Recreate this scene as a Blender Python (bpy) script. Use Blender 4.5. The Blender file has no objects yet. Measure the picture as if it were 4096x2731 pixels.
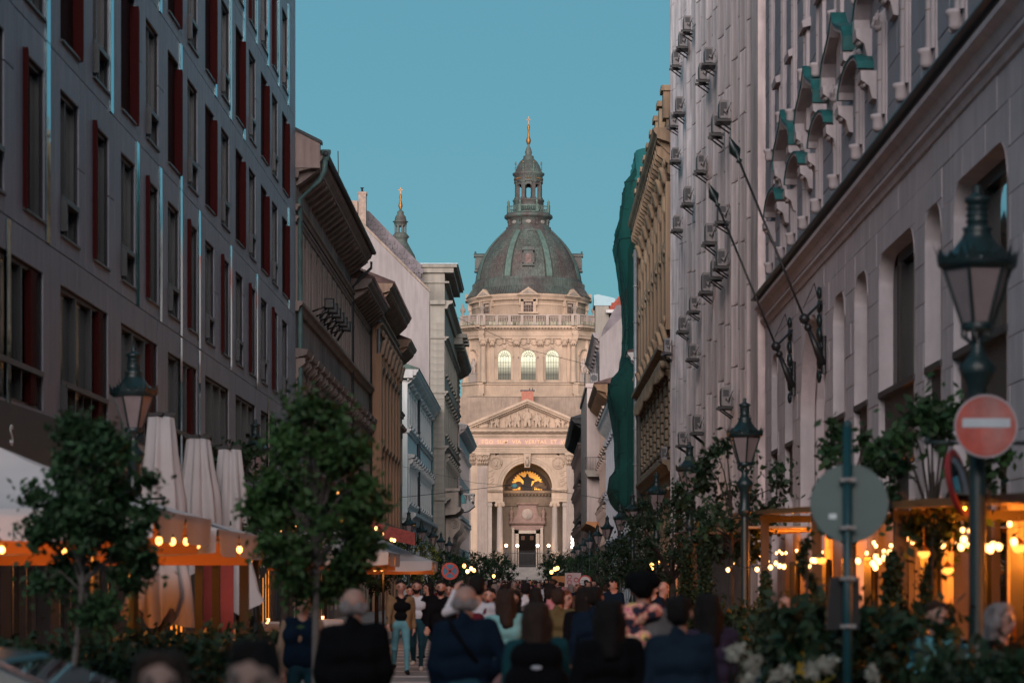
import bpy, bmesh, math, random
import numpy as np
from mathutils import Vector, Matrix, noise as mno
rnd = random.Random(7)
PI = math.pi
S = bpy.context.scene
COL = S.collection
# ------------------------------------------------------------------ camera, sky, sun, exposure
F = 9671.0            # focal length in photo pixels (85 mm on a 36 mm frame 4096 px wide)
VX, HY, H = 2137.0, 2322.0, 1.8
cd = bpy.data.cameras.new('camera'); cam = bpy.data.objects.new('camera', cd); COL.objects.link(cam)
cam.location = (0, 0, H); cam.rotation_euler = (PI/2, 0, 0)
cd.sensor_width = 36; cd.lens = 85; cd.clip_end = 3000; cd.clip_start = .1
cd.shift_x = (2048-VX)/4096; cd.shift_y = (HY-1365.5)/4096
cd.dof.use_dof = True; cd.dof.focus_distance = 260; cd.dof.aperture_fstop = 2.3
S.camera = cam
W = bpy.data.worlds.new('World'); S.world = W; W.use_nodes = True
wn, wl = W.node_tree.nodes, W.node_tree.links
wn.clear()
sky = wn.new('ShaderNodeTexSky'); sky.sky_type = 'NISHITA'; sky.sun_disc = False
SUN_EL, SUN_ROT = math.radians(7.0), math.radians(172)
sky.sun_elevation = SUN_EL; sky.sun_rotation = SUN_ROT; sky.air_density = 1.0; sky.dust_density = 0.6; sky.ozone_density = 3.5
tint = wn.new('ShaderNodeMix'); tint.data_type = 'RGBA'; tint.blend_type = 'MULTIPLY'; tint.inputs[0].default_value = 1
tint.inputs[7].default_value = (0.60, 0.70, 0.575, 1)
bg = wn.new('ShaderNodeBackground'); bg.inputs[1].default_value = 0.15
wo = wn.new('ShaderNodeOutputWorld')
wl.new(sky.outputs[0], tint.inputs[6]); veil = wn.new('ShaderNodeMix'); veil.data_type = 'RGBA'; veil.inputs[0].default_value = .62; veil.inputs[7].default_value = (.66, 1.82, 2.33, 1)   # even twilight veil
wl.new(tint.outputs[2], veil.inputs[6]); wl.new(veil.outputs[2], bg.inputs[0]); wl.new(bg.outputs[0], wo.inputs[0])
sl = bpy.data.lights.new('sun', 'SUN'); sl.energy = 4.6; sl.angle = math.radians(48); sl.color = (1.0, .86, .83)
so = bpy.data.objects.new('sun', sl); COL.objects.link(so)
# sun stands behind the camera, slightly to its left
az = math.radians(7)
LE = math.radians(13)   # centre of the broad afterglow
dvec = Vector((math.sin(az)*math.cos(LE), math.cos(az)*math.cos(LE), -math.sin(LE)))
so.rotation_euler = dvec.to_track_quat('-Z', 'Y').to_euler(); so.location = (-10, -50, 60)
S.view_settings.view_transform = 'Standard'; S.view_settings.look = 'None'
S.view_settings.exposure = 0.4; S.view_settings.gamma = 1; S.view_settings.use_curve_mapping = False
S.render.engine = 'CYCLES'
cy = S.cycles; cy.use_denoising = True; cy.max_bounces = 4; cy.diffuse_bounces = 2; cy.glossy_bounces = 3
cy.transmission_bounces = 3; cy.transparent_max_bounces = 6; cy.sample_clamp_indirect = 4; cy.caustics_reflective = False; cy.caustics_refractive = False
cy.use_adaptive_sampling = True; cy.adaptive_threshold = .02

# ------------------------------------------------------------------ helpers
def put(px, py, Y):   # photo measurement -> world point at depth Y
    return Vector(((px-VX)*Y/F, Y, H+(HY-py)*Y/F))
def tag(o, label=None, cat=None, group=None, kind=None):
    if label: o['label'] = label
    if cat: o['category'] = cat
    if group: o['group'] = group
    if kind: o['kind'] = kind
    return o
def empty(name, loc=(0, 0, 0), rz=0, label=None, cat=None, group=None):
    o = bpy.data.objects.new(name, None); COL.objects.link(o)
    o.location = loc; o.rotation_euler = (0, 0, rz); o.empty_display_size = .3
    return tag(o, label, cat, group)
def obj(name, me, parent=None, loc=(0, 0, 0), rz=0, scale=None, mat=None):
    o = bpy.data.objects.new(name, me); COL.objects.link(o)
    if parent: o.parent = parent
    o.location = loc
    if rz: o.rotation_euler = (0, 0, rz)
    if scale: o.scale = scale
    if mat:
        o.material_slots[0].link = 'OBJECT'; o.material_slots[0].material = mat
    return o
KIDS = {}
def kids(o):
    return [c for c in S.objects if c.parent == o] if False else list(o.children)
def copy_tree(o, loc=None, rz=None, parent=None, label=None, scale=None):
    c = o.copy(); COL.objects.link(c); c.parent = parent
    if loc is not None: c.location = loc
    if rz is not None: c.rotation_euler = (0, 0, rz)
    if scale is not None: c.scale = scale
    if label: c['label'] = label
    for ch in list(o.children): copy_tree(ch, parent=c)
    return c

class MB:
    def __init__(s): s.v = []; s.f = []; s.m = []; s.mi = 0; s.T = None
    def add(s, vs, fs, smooth=False):
        b = len(s.v)
        if s.T is not None: vs = [tuple(s.T @ Vector(p)) for p in vs]
        s.v.extend(vs); s.f.extend([tuple(i+b for i in f) for f in fs]); s.m.extend([s.mi + (100 if smooth else 0)]*len(fs))
        return s
    def box(s, x0, x1, y0, y1, z0, z1):
        return s.add([(x0,y0,z0),(x1,y0,z0),(x1,y1,z0),(x0,y1,z0),(x0,y0,z1),(x1,y0,z1),(x1,y1,z1),(x0,y1,z1)],
              [(0,3,2,1),(4,5,6,7),(0,1,5,4),(1,2,6,5),(2,3,7,6),(3,0,4,7)])
    def bev(s, x0, x1, y0, y1, z0, z1, b):   # box with a chamfered front (towards -y)
        a = [(x0,y1,z0),(x1,y1,z0),(x1,y1,z1),(x0,y1,z1),(x0,y0+b,z0),(x1,y0+b,z0),(x1,y0+b,z1),(x0,y0+b,z1),
             (x0+b,y0,z0+b),(x1-b,y0,z0+b),(x1-b,y0,z1-b),(x0+b,y0,z1-b)]
        return s.add(a, [(0,1,5,4),(1,2,6,5),(2,3,7,6),(3,0,4,7),(4,5,9,8),(5,6,10,9),(6,7,11,10),(7,4,8,11),(8,9,10,11)])
    def poly(s, pts, ax, a0, a1):   # polygon extruded along axis ax ('x','y','z') from a0 to a1
        n = len(pts)
        def P(p, a): return (a, p[0], p[1]) if ax == 'x' else (p[0], a, p[1]) if ax == 'y' else (p[0], p[1], a)
        vs = [P(p, a0) for p in pts]+[P(p, a1) for p in pts]
        fs = [tuple(range(n))[::-1], tuple(range(n, 2*n))]+[(i, (i+1) % n, n+(i+1) % n, n+i) for i in range(n)]
        return s.add(vs, fs)
    def lathe(s, prof, c=(0, 0, 0), n=16, a0=0, a1=2*PI, sm=True, fr=None):   # prof [(r,z)]
        vs = []; full = abs(a1-a0-2*PI) < 1e-6; k = n if full else n+1
        for r, z in prof:
            for i in range(k):
                a = a0+(a1-a0)*i/n
                q = r if fr is None else r*fr(a, z)
                vs.append((c[0]+q*math.cos(a), c[1]+q*math.sin(a), c[2]+z))
        fs = []
        for j in range(len(prof)-1):
            for i in range(n):
                i2 = (i+1) % k
                fs.append((j*k+i, j*k+i2, (j+1)*k+i2, (j+1)*k+i))
        s.add(vs, fs, sm)
        if full:
            if prof[0][0] > .01: s.add([vs[i] for i in range(k)], [tuple(range(k))[::-1]])
            if prof[-1][0] > .01: s.add([vs[(len(prof)-1)*k+i] for i in range(k)], [tuple(range(k))])
        return s
    def tube(s, pts, r, n=6, caps=True):
        pts = [Vector(p) for p in pts]; rs = r if isinstance(r, (list, tuple)) else [r]*len(pts)
        vs = []; up = Vector((0, 0, 1))
        for i, p in enumerate(pts):
            d = (pts[min(i+1, len(pts)-1)]-pts[max(i-1, 0)])
            if d.length < 1e-9: d = Vector((0, 0, 1))
            d.normalize()
            a = d.cross(up if abs(d.z) < .95 else Vector((1, 0, 0))).normalized(); b = d.cross(a)
            for k in range(n):
                t = 2*PI*k/n; q = p+(a*math.cos(t)+b*math.sin(t))*rs[i]; vs.append(tuple(q))
        fs = [(j*n+k, j*n+(k+1) % n, (j+1)*n+(k+1) % n, (j+1)*n+k) for j in range(len(pts)-1) for k in range(n)]
        if caps: fs += [tuple(range(n))[::-1], tuple(range((len(pts)-1)*n, len(pts)*n))]
        return s.add(vs, fs, n > 5)
    def ball(s, c, r, n=10, sq=(1, 1, 1)):
        m = max(4, n//2); prof = [(math.sin(PI*j/m), -math.cos(PI*j/m)) for j in range(m+1)]
        vs = [(c[0]+r*sq[0]*p[0]*math.cos(2*PI*i/n), c[1]+r*sq[1]*p[0]*math.sin(2*PI*i/n), c[2]+r*sq[2]*p[1]) for p in prof for i in range(n)]
        return s.add(vs, [(j*n+i, j*n+(i+1) % n, (j+1)*n+(i+1) % n, (j+1)*n+i) for j in range(m) for i in range(n)], True)
    def mesh(s, name, mats):
        me = bpy.data.meshes.new(name); me.from_pydata(s.v, [], s.f)
        for m in (mats if isinstance(mats, (list, tuple)) else [mats]): me.materials.append(m)
        me.polygons.foreach_set('material_index', [m % 100 for m in s.m])
        me.polygons.foreach_set('use_smooth', [m >= 100 for m in s.m])
        me.update(); return me
    def mark(s):      # the pieces added from here on are one object of their own
        s.g = getattr(s, 'g', []); s.g.append((len(s.v), len(s.f))); return s
    def each(s, name, mats, parent=None, loc=(0, 0, 0), rz=0):
        out = []; g = s.g+[(len(s.v), len(s.f))]
        for (v0, f0), (v1, f1) in zip(g, g[1:]):
            m = MB(); m.v = s.v[v0:v1]; m.f = [tuple(i-v0 for i in f) for f in s.f[f0:f1]]; m.m = s.m[f0:f1]
            out.append(m.build(name, mats, parent, loc, rz))
        return out
    def stuff(s, name, mats, parent=None, loc=(0, 0, 0), rz=0): return tag(s.build(name, mats, parent, loc, rz), kind='stuff')
    def build(s, name, mats, parent=None, loc=(0, 0, 0), rz=0):
        return obj(name, s.mesh(name, mats), parent, loc, rz)

def wall_holes(mb, x0, x1, z0, z1, y0, y1, holes):
    xs = sorted({x0, x1, *[min(max(a, x0), x1) for h in holes for a in h[:2]]}); zs = sorted({z0, z1, *[min(max(a, z0), z1) for h in holes for a in h[2:]]})
    for a, b in zip(zs, zs[1:]):
        if b-a < 1e-4: continue
        run = None
        for c, d in zip(xs, xs[1:]):
            if d-c < 1e-4: continue
            mx, mz = (c+d)/2, (a+b)/2
            hole = any(h[0] < mx < h[1] and h[2] < mz < h[3] for h in holes)
            if hole:
                if run is not None: mb.box(run, c, y0, y1, a, b); run = None
            elif run is None: run = c
        if run is not None: mb.box(run, x1, y0, y1, a, b)

# ------------------------------------------------------------------ materials
MATS = {}
def mat(name, col, rough=.75, metal=0, var=.18, scale=1.5, bump=.0, streak=0, emis=None, es=1, spec=.4, alpha=None, rand=0, col2=None, detail=6, bscale=None, trans=0):
    if name in MATS: return MATS[name]
    m = bpy.data.materials.new(name); m.use_nodes = True; n, l = m.node_tree.nodes, m.node_tree.links
    b = n['Principled BSDF']; b.inputs['Roughness'].default_value = rough; b.inputs['Metallic'].default_value = metal
    b.inputs['Specular IOR Level'].default_value = spec
    c = (*col, 1); b.inputs['Base Color'].default_value = c
    if trans: b.inputs['Transmission Weight'].default_value = trans
    if var or streak or rand or col2:
        tc = n.new('ShaderNodeTexCoord'); nz = n.new('ShaderNodeTexNoise'); nz.inputs['Scale'].default_value = scale; nz.inputs['Detail'].default_value = detail
        nz.inputs['Roughness'].default_value = .65
        l.new(tc.outputs['Object'], nz.inputs['Vector'])
        ramp = n.new('ShaderNodeMapRange'); ramp.inputs[1].default_value = .3; ramp.inputs[2].default_value = .7
        ramp.inputs[3].default_value = 1-var; ramp.inputs[4].default_value = 1+var
        l.new(nz.outputs[0], ramp.inputs[0])
        base = n.new('ShaderNodeMix'); base.data_type = 'RGBA'; base.blend_type = 'MULTIPLY'; base.inputs[0].default_value = 1; base.inputs[6].default_value = c
        if col2:
            mx = n.new('ShaderNodeMix'); mx.data_type = 'RGBA'; mx.inputs[6].default_value = c; mx.inputs[7].default_value = (*col2, 1)
            n2 = n.new('ShaderNodeTexNoise'); n2.inputs['Scale'].default_value = scale*.6; n2.inputs['Detail'].default_value = 5
            mr = n.new('ShaderNodeMapRange'); mr.inputs[1].default_value = .42; mr.inputs[2].default_value = .62
            mp = n.new('ShaderNodeMapping'); mp.inputs['Scale'].default_value = (1, 1, .45); mp.inputs['Location'].default_value = (3, 5, 7)
            l.new(tc.outputs['Object'], mp.inputs[0]); l.new(mp.outputs[0], n2.inputs['Vector']); l.new(n2.outputs[0], mr.inputs[0]); l.new(mr.outputs[0], mx.inputs[0]); l.new(mx.outputs[2], base.inputs[6])
        l.new(ramp.outputs[0], base.inputs[7]); out = base.outputs[2]
        if streak:
            mp = n.new('ShaderNodeMapping'); mp.inputs['Scale'].default_value = (2.6, 2.6, .3); l.new(tc.outputs['Object'], mp.inputs[0])
            ns = n.new('ShaderNodeTexNoise'); ns.inputs['Scale'].default_value = 1.3; ns.inputs['Detail'].default_value = 7; l.new(mp.outputs[0], ns.inputs['Vector'])
            mr = n.new('ShaderNodeMapRange'); mr.inputs[1].default_value = .35; mr.inputs[2].default_value = .6; mr.inputs[3].default_value = 1-streak*.75; mr.inputs[4].default_value = 1
            l.new(ns.outputs[0], mr.inputs[0])
            m2 = n.new('ShaderNodeMix'); m2.data_type = 'RGBA'; m2.blend_type = 'MULTIPLY'; m2.inputs[0].default_value = 1
            l.new(out, m2.inputs[6]); l.new(mr.outputs[0], m2.inputs[7]); out = m2.outputs[2]
        if rand:
            oi = n.new('ShaderNodeObjectInfo'); mr = n.new('ShaderNodeMapRange'); mr.inputs[3].default_value = 1-rand; mr.inputs[4].default_value = 1+rand
            l.new(oi.outputs['Random'], mr.inputs[0]); m3 = n.new('ShaderNodeMix'); m3.data_type = 'RGBA'; m3.blend_type = 'MULTIPLY'; m3.inputs[0].default_value = 1
            l.new(out, m3.inputs[6]); l.new(mr.outputs[0], m3.inputs[7]); out = m3.outputs[2]
        l.new(out, b.inputs['Base Color'])
        if bump:
            bp = n.new('ShaderNodeBump'); bp.inputs['Strength'].default_value = bump; bp.inputs['Distance'].default_value = .03
            nb = n.new('ShaderNodeTexNoise'); nb.inputs['Scale'].default_value = bscale or scale*8; nb.inputs['Detail'].default_value = 4
            l.new(tc.outputs['Object'], nb.inputs['Vector']); l.new(nb.outputs[0], bp.inputs['Height']); l.new(bp.outputs[0], b.inputs['Normal'])
    if emis:
        b.inputs['Emission Color'].default_value = (*emis, 1); b.inputs['Emission Strength'].default_value = es
        m.cycles.emission_sampling = 'NONE'
    MATS[name] = m; return m
def leaf_mat(name, col, col2=None):
    m = mat(name, col, rough=.6, var=.5, scale=2.2, col2=col2 or tuple(c*1.7 for c in col), spec=.25, rand=.15)
    return m
GLASS = mat('window_glass', (.015, .022, .026), rough=.04, var=0, spec=.9)
GLASSW = mat('wavy_glass', (.012, .02, .024), rough=.05, var=.1, scale=.5, spec=1.0, bump=.25, bscale=.9)
REFG = mat('reflective_glass', (.42, .47, .48), rough=.03, metal=1, var=.25, scale=.35, bump=.12, bscale=.7)
REFD = mat('dim_reflective_glass', (.20, .215, .22), rough=.05, metal=1, var=.35, scale=.5, bump=.2, bscale=.8)
MIRROR = mat('mirror_strip_glass', (.30, .46, .50), rough=.03, metal=1, var=.02, scale=.5, bump=.1, bscale=.8)
IRON = mat('green_black_iron', (.006, .018, .020), rough=.42, var=.3, scale=6, spec=.5, bump=.15)
DARK = mat('dark_interior', (.012, .011, .012), rough=.9, var=.1)
BLACKM = mat('black_metal', (.012, .012, .014), rough=.45, var=.2)
BULB = mat('warm_bulb_glass', (1, .6, .3), rough=.4, var=0, emis=(1, .42, .10), es=4.2)
BULBHOT = mat('white_bulb_glass', (1, .8, .6), rough=.4, var=0, emis=(1, .50, .16), es=5)
GLOBE = mat('frosted_globe', (1, .9, .8), rough=.4, var=0, emis=(1, .66, .38), es=7)
LAMPGLASS = mat('frosted_lantern_glass', (.20, .16, .165), rough=.35, var=.12, scale=4, spec=.5)
LAMPS = []
def point(name, loc, e, col=(1, .45, .15), r=.06, parent=None):
    l = bpy.data.lights.new(name, 'POINT'); l.energy = e; l.color = col; l.shadow_soft_size = r
    o = bpy.data.objects.new(name, l); COL.objects.link(o); o.location = loc
    if parent: o.parent = parent
    return o

# ------------------------------------------------------------------ implicit bodies: smooth union of tapered capsules, polygonised by surface nets
def nets(caps, h=.03, k=.03, name='body', mats=None, rough=0, fr=14):
    # caps: (p, q, rp, rq, mat)
    A = np.array([[*c[0], *c[1], c[2], c[3]] for c in caps], float)
    lo = np.minimum(A[:, :3]-A[:, 6:7], A[:, 3:6]-A[:, 7:8]).min(0)-k-2*h
    hi = np.maximum(A[:, :3]+A[:, 6:7], A[:, 3:6]+A[:, 7:8]).max(0)+k+2*h
    n = np.ceil((hi-lo)/h).astype(int)+1
    Fd = np.full(n, 1.0); R = np.full(n, 9.0); M = np.zeros(n, int)
    for c, a in zip(caps, A):
        p, q, r1, r2 = a[:3], a[3:6], a[6], a[7]
        rm = max(r1, r2)+k+2*h
        i0 = np.maximum(((np.minimum(p, q)-rm-lo)/h).astype(int), 0); i1 = np.minimum(((np.maximum(p, q)+rm-lo)/h).astype(int)+2, n)
        sl = tuple(slice(x, y) for x, y in zip(i0, i1))
        g = [lo[d]+h*np.arange(i0[d], i1[d]) for d in range(3)]
        X, Y, Z = g[0][:, None, None], g[1][None, :, None], g[2][None, None, :]
        d = q-p; L = max(float(d@d), 1e-9)
        t = np.clip(((X-p[0])*d[0]+(Y-p[1])*d[1]+(Z-p[2])*d[2])/L, 0, 1)
        D = np.sqrt((X-p[0]-t*d[0])**2+(Y-p[1]-t*d[1])**2+(Z-p[2]-t*d[2])**2)-(r1+(r2-r1)*t)
        fo = Fd[sl]; hh = np.clip(.5+.5*(fo-D)/k, 0, 1)
        Fd[sl] = fo*(1-hh)+D*hh-k*hh*(1-hh)
        if c[4] >= 0:
            sel = D < R[sl]; R[sl] = np.where(sel, D, R[sl]); M[sl] = np.where(sel, c[4], M[sl])
    ins = Fd < 0
    nc = n-1
    cnt = np.zeros(nc); acc = np.zeros((*nc, 3))
    cor = [(a, b, c) for a in (0, 1) for b in (0, 1) for c in (0, 1)]
    def sub(arr, o): return arr[o[0]:o[0]+nc[0], o[1]:o[1]+nc[1], o[2]:o[2]+nc[2]]
    for a in cor:
        for ax in range(3):
            if a[ax]: continue
            b = list(a); b[ax] = 1
            fa, fb = sub(Fd, a), sub(Fd, b); cr = (fa < 0) != (fb < 0)
            t = np.where(cr, fa/np.where(cr, fa-fb, 1), 0)
            cnt += cr
            for d in range(3): acc[..., d] += np.where(cr, a[d]+(t if d == ax else 0), 0)
    act = cnt > 0; idx = np.full(nc, -1); idx[act] = np.arange(act.sum())
    ii = np.argwhere(act); V = lo+h*(ii+acc[act]/cnt[act][:, None])
    vm = M[:-1, :-1, :-1][act]
    if rough:     # cloth folds / hair locks
        V = np.array([v+rough*np.array(mno.noise_vector((v[0]*fr, v[1]*fr, v[2]*fr*.45))) for v in V])
    faces = []
    for ax in range(3):
        u, w = [(1, 2), (2, 0), (0, 1)][ax]
        s0 = [slice(1, None)]*3; s0[ax] = slice(0, -1); s1 = list(s0); s1[ax] = slice(1, None)
        a, b = ins[tuple(s0)], ins[tuple(s1)]
        for sgn in (0, 1):
            e = np.argwhere((a & ~b) if sgn == 0 else (~a & b))
            if not len(e): continue
            e[:, [d for d in range(3) if d != ax]] += 1
            e = e[(e < nc).all(1)]
            q = []
            for du, dw in ((0, 0), (-1, 0), (-1, -1), (0, -1)):
                c = e.copy(); c[:, u] += du; c[:, w] += dw; q.append(idx[c[:, 0], c[:, 1], c[:, 2]])
            q = np.stack(q if sgn == 0 else q[::-1], 1); faces.append(q[(q >= 0).all(1)])
    Fc = np.concatenate(faces)
    me = bpy.data.meshes.new(name); me.from_pydata(V.tolist(), [], Fc.tolist())
    for m in (mats if isinstance(mats, (list, tuple)) else [mats]): me.materials.append(m)
    me.polygons.foreach_set('material_index', vm[Fc[:, 0]].astype(np.int32)); me.polygons.foreach_set('use_smooth', [True]*len(Fc))
    me.update(); return me

def text_obj(name, fc, parent, loc, width=None, rz=0):
    t = bpy.data.objects.new('text_tmp', fc); COL.objects.link(t); bpy.context.view_layer.update()
    me = bpy.data.meshes.new_from_object(t.evaluated_get(bpy.context.evaluated_depsgraph_get())); bpy.data.objects.remove(t)
    xs = [v.co.x for v in me.vertices]; w = max(xs)-min(xs)
    o = obj(name, me, parent, loc); o.rotation_euler = (PI/2, 0, rz); o['kind'] = 'stuff'
    if width: o.scale = (width/w, 1, 1)
    return o
def text(name, body, size, m, parent, loc, width=None, ext=.01, rz=0, align='CENTER'):
    fc = bpy.data.curves.new(name, 'FONT'); fc.body = body; fc.size = size; fc.extrude = ext; fc.align_x = align; fc.materials.append(m)
    return text_obj(name, fc, parent, loc, width, rz)
# ------------------------------------------------------------------ ground
ASPH = mat('street_paving', (.16, .15, .155), rough=.75, var=.3, scale=.8, bump=.3, bscale=6)
STONE = mat('pale_limestone', (.44, .312, .225), rough=.85, var=.16, scale=.35, streak=.15, col2=(.33, .24, .175), bump=.2, bscale=3)
STONE2 = mat('grey_limestone', (.335, .262, .222), rough=.85, var=.16, scale=.4, streak=.15, bump=.2, bscale=3)
STONED = mat('weathered_stone', (.27, .21, .17), rough=.9, var=.25, scale=.5, streak=.35, bump=.3, bscale=2)
PINKM = mat('pink_marble', (.42, .25, .20), rough=.6, var=.2, scale=1.2)
COPPER = mat('weathered_copper', (.075, .092, .08), rough=.7, var=.3, scale=.35, streak=.5, col2=(.07, .06, .055), bump=.3, bscale=2.5)
COPPERD = mat('dark_copper', (.07, .055, .05), rough=.65, var=.3, scale=.8, streak=.4, col2=(.06, .085, .075))
COPPERG = mat('green_copper', (.085, .13, .11), rough=.7, var=.25, scale=.8, streak=.35)
GOLD = mat('gilding', (.33, .16, .055), rough=.6, metal=1, var=.15, scale=4)
def dome_tiles():
    m = mat('copper_scales', (.085, .10, .085), rough=.65, var=.3, scale=.3, streak=.55, col2=(.085, .062, .055))
    n, l = m.node_tree.nodes, m.node_tree.links
    b = n['Principled BSDF']; tc = n.new('ShaderNodeTexCoord'); sx = n.new('ShaderNodeSeparateXYZ'); l.new(tc.outputs['Object'], sx.inputs[0])
    at = n.new('ShaderNodeMath'); at.operation = 'ARCTAN2'; l.new(sx.outputs[0], at.inputs[0]); l.new(sx.outputs[1], at.inputs[1])
    mu = n.new('ShaderNodeMath'); mu.operation = 'MULTIPLY'; mu.inputs[1].default_value = 11; l.new(at.outputs[0], mu.inputs[0])
    cb = n.new('ShaderNodeCombineXYZ'); l.new(mu.outputs[0], cb.inputs[0]); l.new(sx.outputs[2], cb.inputs[1])
    br = n.new('ShaderNodeTexBrick'); br.inputs['Scale'].default_value = 1; br.inputs['Brick Width'].default_value = .75; br.inputs['Row Height'].default_value = .42
    br.inputs['Mortar Size'].default_value = .035; br.inputs['Color1'].default_value = (1.15, 1.15, 1.15, 1); br.inputs['Color2'].default_value = (.8, .8, .8, 1); br.inputs['Mortar'].default_value = (.42, .42, .42, 1)
    l.new(cb.outputs[0], br.inputs['Vector'])
    src = b.inputs['Base Color'].links[0].from_socket
    mx = n.new('ShaderNodeMix'); mx.data_type = 'RGBA'; mx.blend_type = 'MULTIPLY'; mx.inputs[0].default_value = 1
    l.new(src, mx.inputs[6]); l.new(br.outputs[0], mx.inputs[7]); l.new(mx.outputs[2], b.inputs['Base Color'])
    return m
SCALES = dome_tiles()

g = MB(); g.box(-160, 160, -140, 620, -.4, 0); tag(g.build('ground', mat('earth_ground', (.1, .095, .09), rough=.95)), kind='structure')
g = MB(); g.box(-8.98, 6.18, -60, 345, .002, .006); tag(g.build('street', ASPH), kind='structure')
g = MB(); g.box(-60, 60, 345, 400, .002, .008); tag(g.build('square_paving', mat('plaza_stone', (.24, .21, .2), var=.2, scale=.5)), kind='structure')
# pavement bands set proud of the carriageway, pale strips crossing it
g = MB()
for y in np.arange(14, 200, 2.6): g.box(-3.6, 2.6, y, y+.32, .006, .011)
pv = g.build('pale_paving_strips', mat('pale_paving', (.42, .38, .37), var=.25, scale=2)); pv.name = 'paving_bands'; tag(pv, kind='structure')
g = MB(); g.box(-8.97, -4.2, 10, 345, .006, .12); g.box(3.0, 6.17, 10, 345, .006, .12); tag(g.build('pavement', mat('pavement_slabs', (.22, .2, .2), var=.25, scale=1.2, bump=.3)), kind='structure')
NEAR = MB()

# ------------------------------------------------------------------ the basilica
BX, BY = -1.18, 408.0
k0 = BY/F
def bx(px): return (px-2109.5)*k0
def bz(py): return H+(HY-py)*k0
bas = empty('basilica', (BX, BY, 0), 0, 'great domed stone basilica with columned portico closing the far end of the street', 'church')
def B(mb, name, m, par=None): return mb.build(name, m, par or bas)
def cornice(mb, x0, x1, prof):     # prof: (y,z) polygon
    mb.poly(prof, 'x', x0, x1)
# main body behind the portico
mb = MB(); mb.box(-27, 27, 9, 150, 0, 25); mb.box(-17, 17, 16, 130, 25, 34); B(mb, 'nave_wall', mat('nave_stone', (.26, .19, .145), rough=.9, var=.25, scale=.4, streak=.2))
mb = MB()
wall_holes(mb, -9.5, 9.5, 4.1, 23.3, .35, 1.6, [(-6.62, 6.62, 4.1, 17.5), (-5.4, 5.4, 17.4, 23.3)])
# masonry round the arch
cx, cz, r0, N = 0, 17.5, 4.2, 28
for i in range(N):
    a, b2 = PI*i/N, PI*(i+1)/N
    def edge(t):
        c, s = math.cos(t), math.sin(t); kx = 5.4/abs(c) if abs(c) > 1e-6 else 1e9; kz = 5.8/s if s > 1e-6 else 1e9; q = min(kx, kz); return (c*q, cz+s*q)
    p = [(r0*math.cos(a), cz+r0*math.sin(a)), edge(a), edge(b2), (r0*math.cos(b2), cz+r0*math.sin(b2))]
    mb.poly(p, 'y', .35, 1.6)
mb.box(-9.5, 9.5, .25, 9, 23.3, 28.0)
B(mb, 'facade_wall', STONE)
mb = MB()     # archivolt in three steps
for ra, rb, yo in ((4.2, 4.62, .12), (4.64, 5.0, .0), (5.02, 5.32, -.12)):
    for i in range(40):
        a, b2 = PI*i/40, PI*(i+1)/40
        mb.poly([(ra*math.cos(a), cz+ra*math.sin(a)), (rb*math.cos(a), cz+rb*math.sin(a)), (rb*math.cos(b2), cz+rb*math.sin(b2)), (ra*math.cos(b2), cz+ra*math.sin(b2))], 'y', yo, .36)
B(mb, 'arch_moulding', STONE)
mb = MB(); mb.poly([(-.45, 20.9), (.45, 20.9), (.62, 23.25), (-.62, 23.25)], 'y', -.55, .3); kst = B(mb, 'keystone', STONE)
mb = MB(); mb.tube([(0, -.6, 21.2), (0, -.75, 21.8), (0, -.7, 22.4)], [.25, .32, .18], 8); mb.ball((0, -.75, 22.65), .2, 8); mb.build('carved_figure', STONE, kst)
# barrel vault and back wall of the porch
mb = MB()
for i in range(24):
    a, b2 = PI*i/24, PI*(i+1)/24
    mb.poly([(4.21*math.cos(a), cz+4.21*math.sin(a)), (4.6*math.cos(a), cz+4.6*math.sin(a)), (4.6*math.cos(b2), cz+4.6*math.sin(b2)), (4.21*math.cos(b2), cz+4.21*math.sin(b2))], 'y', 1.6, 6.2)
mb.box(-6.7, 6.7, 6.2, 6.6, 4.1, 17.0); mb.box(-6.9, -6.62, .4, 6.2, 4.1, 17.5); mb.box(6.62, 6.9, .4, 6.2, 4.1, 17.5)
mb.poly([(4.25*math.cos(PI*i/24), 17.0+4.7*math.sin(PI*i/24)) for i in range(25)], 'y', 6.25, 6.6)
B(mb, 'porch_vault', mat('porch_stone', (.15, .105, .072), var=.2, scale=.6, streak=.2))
# lunette picture: dark ground, gold sunburst, plain dark robed figure
mb = MB(); mb.poly([(3.9*math.cos(PI*i/24), 17.3+3.5*math.sin(PI*i/24)) for i in range(25)], 'y', 6.1, 6.2); lun = B(mb, 'lunette', mat('dark_mosaic', (.035, .022, .018), var=.5, scale=1.2))
mb = MB(); rr = random.Random(3); pts = []
for i in range(31):
    t = PI*(.07+.86*i/30); q = 2.55+(.18 if i % 2 else -.12); pts.append((q*1.02*math.cos(t), 17.9+q*1.02*math.sin(t)))
for i in range(14):
    t = i/13; x = -2.2+4.4*t; pts.append((x, 18.1+.5*math.sin(9*t)+.35*abs(x)/2+rr.uniform(-.1, .1)))
mb.poly(pts, 'y', 6.03, 6.09)
mb.build('gold_sky', mat('gold_mosaic', (.85, .42, .05), rough=.5, var=.3, scale=3), lun)
mb = MB(); fig = [(-.95, 17.4), (-.9, 18.3), (-.75, 19.1), (-1.1, 19.5), (-1.75, 20.25), (-1.55, 20.35), (-.8, 19.85), (-.35, 20.0), (-.22, 20.45), (0, 20.62), (.22, 20.45), (.3, 20.0), (.7, 19.75), (1.55, 19.45), (1.5, 19.25), (.95, 19.1), (.8, 18.2), (.95, 17.4)]
fig = [(x*.82, 17.4+(z-17.4)*.86) for x, z in fig]; mb.poly(fig, 'y', 5.96, 6.02); mb.build('robed_figure', mat('dark_robe_mosaic', (.012, .010, .011), var=.4, scale=3), lun)
mb = MB()
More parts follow.
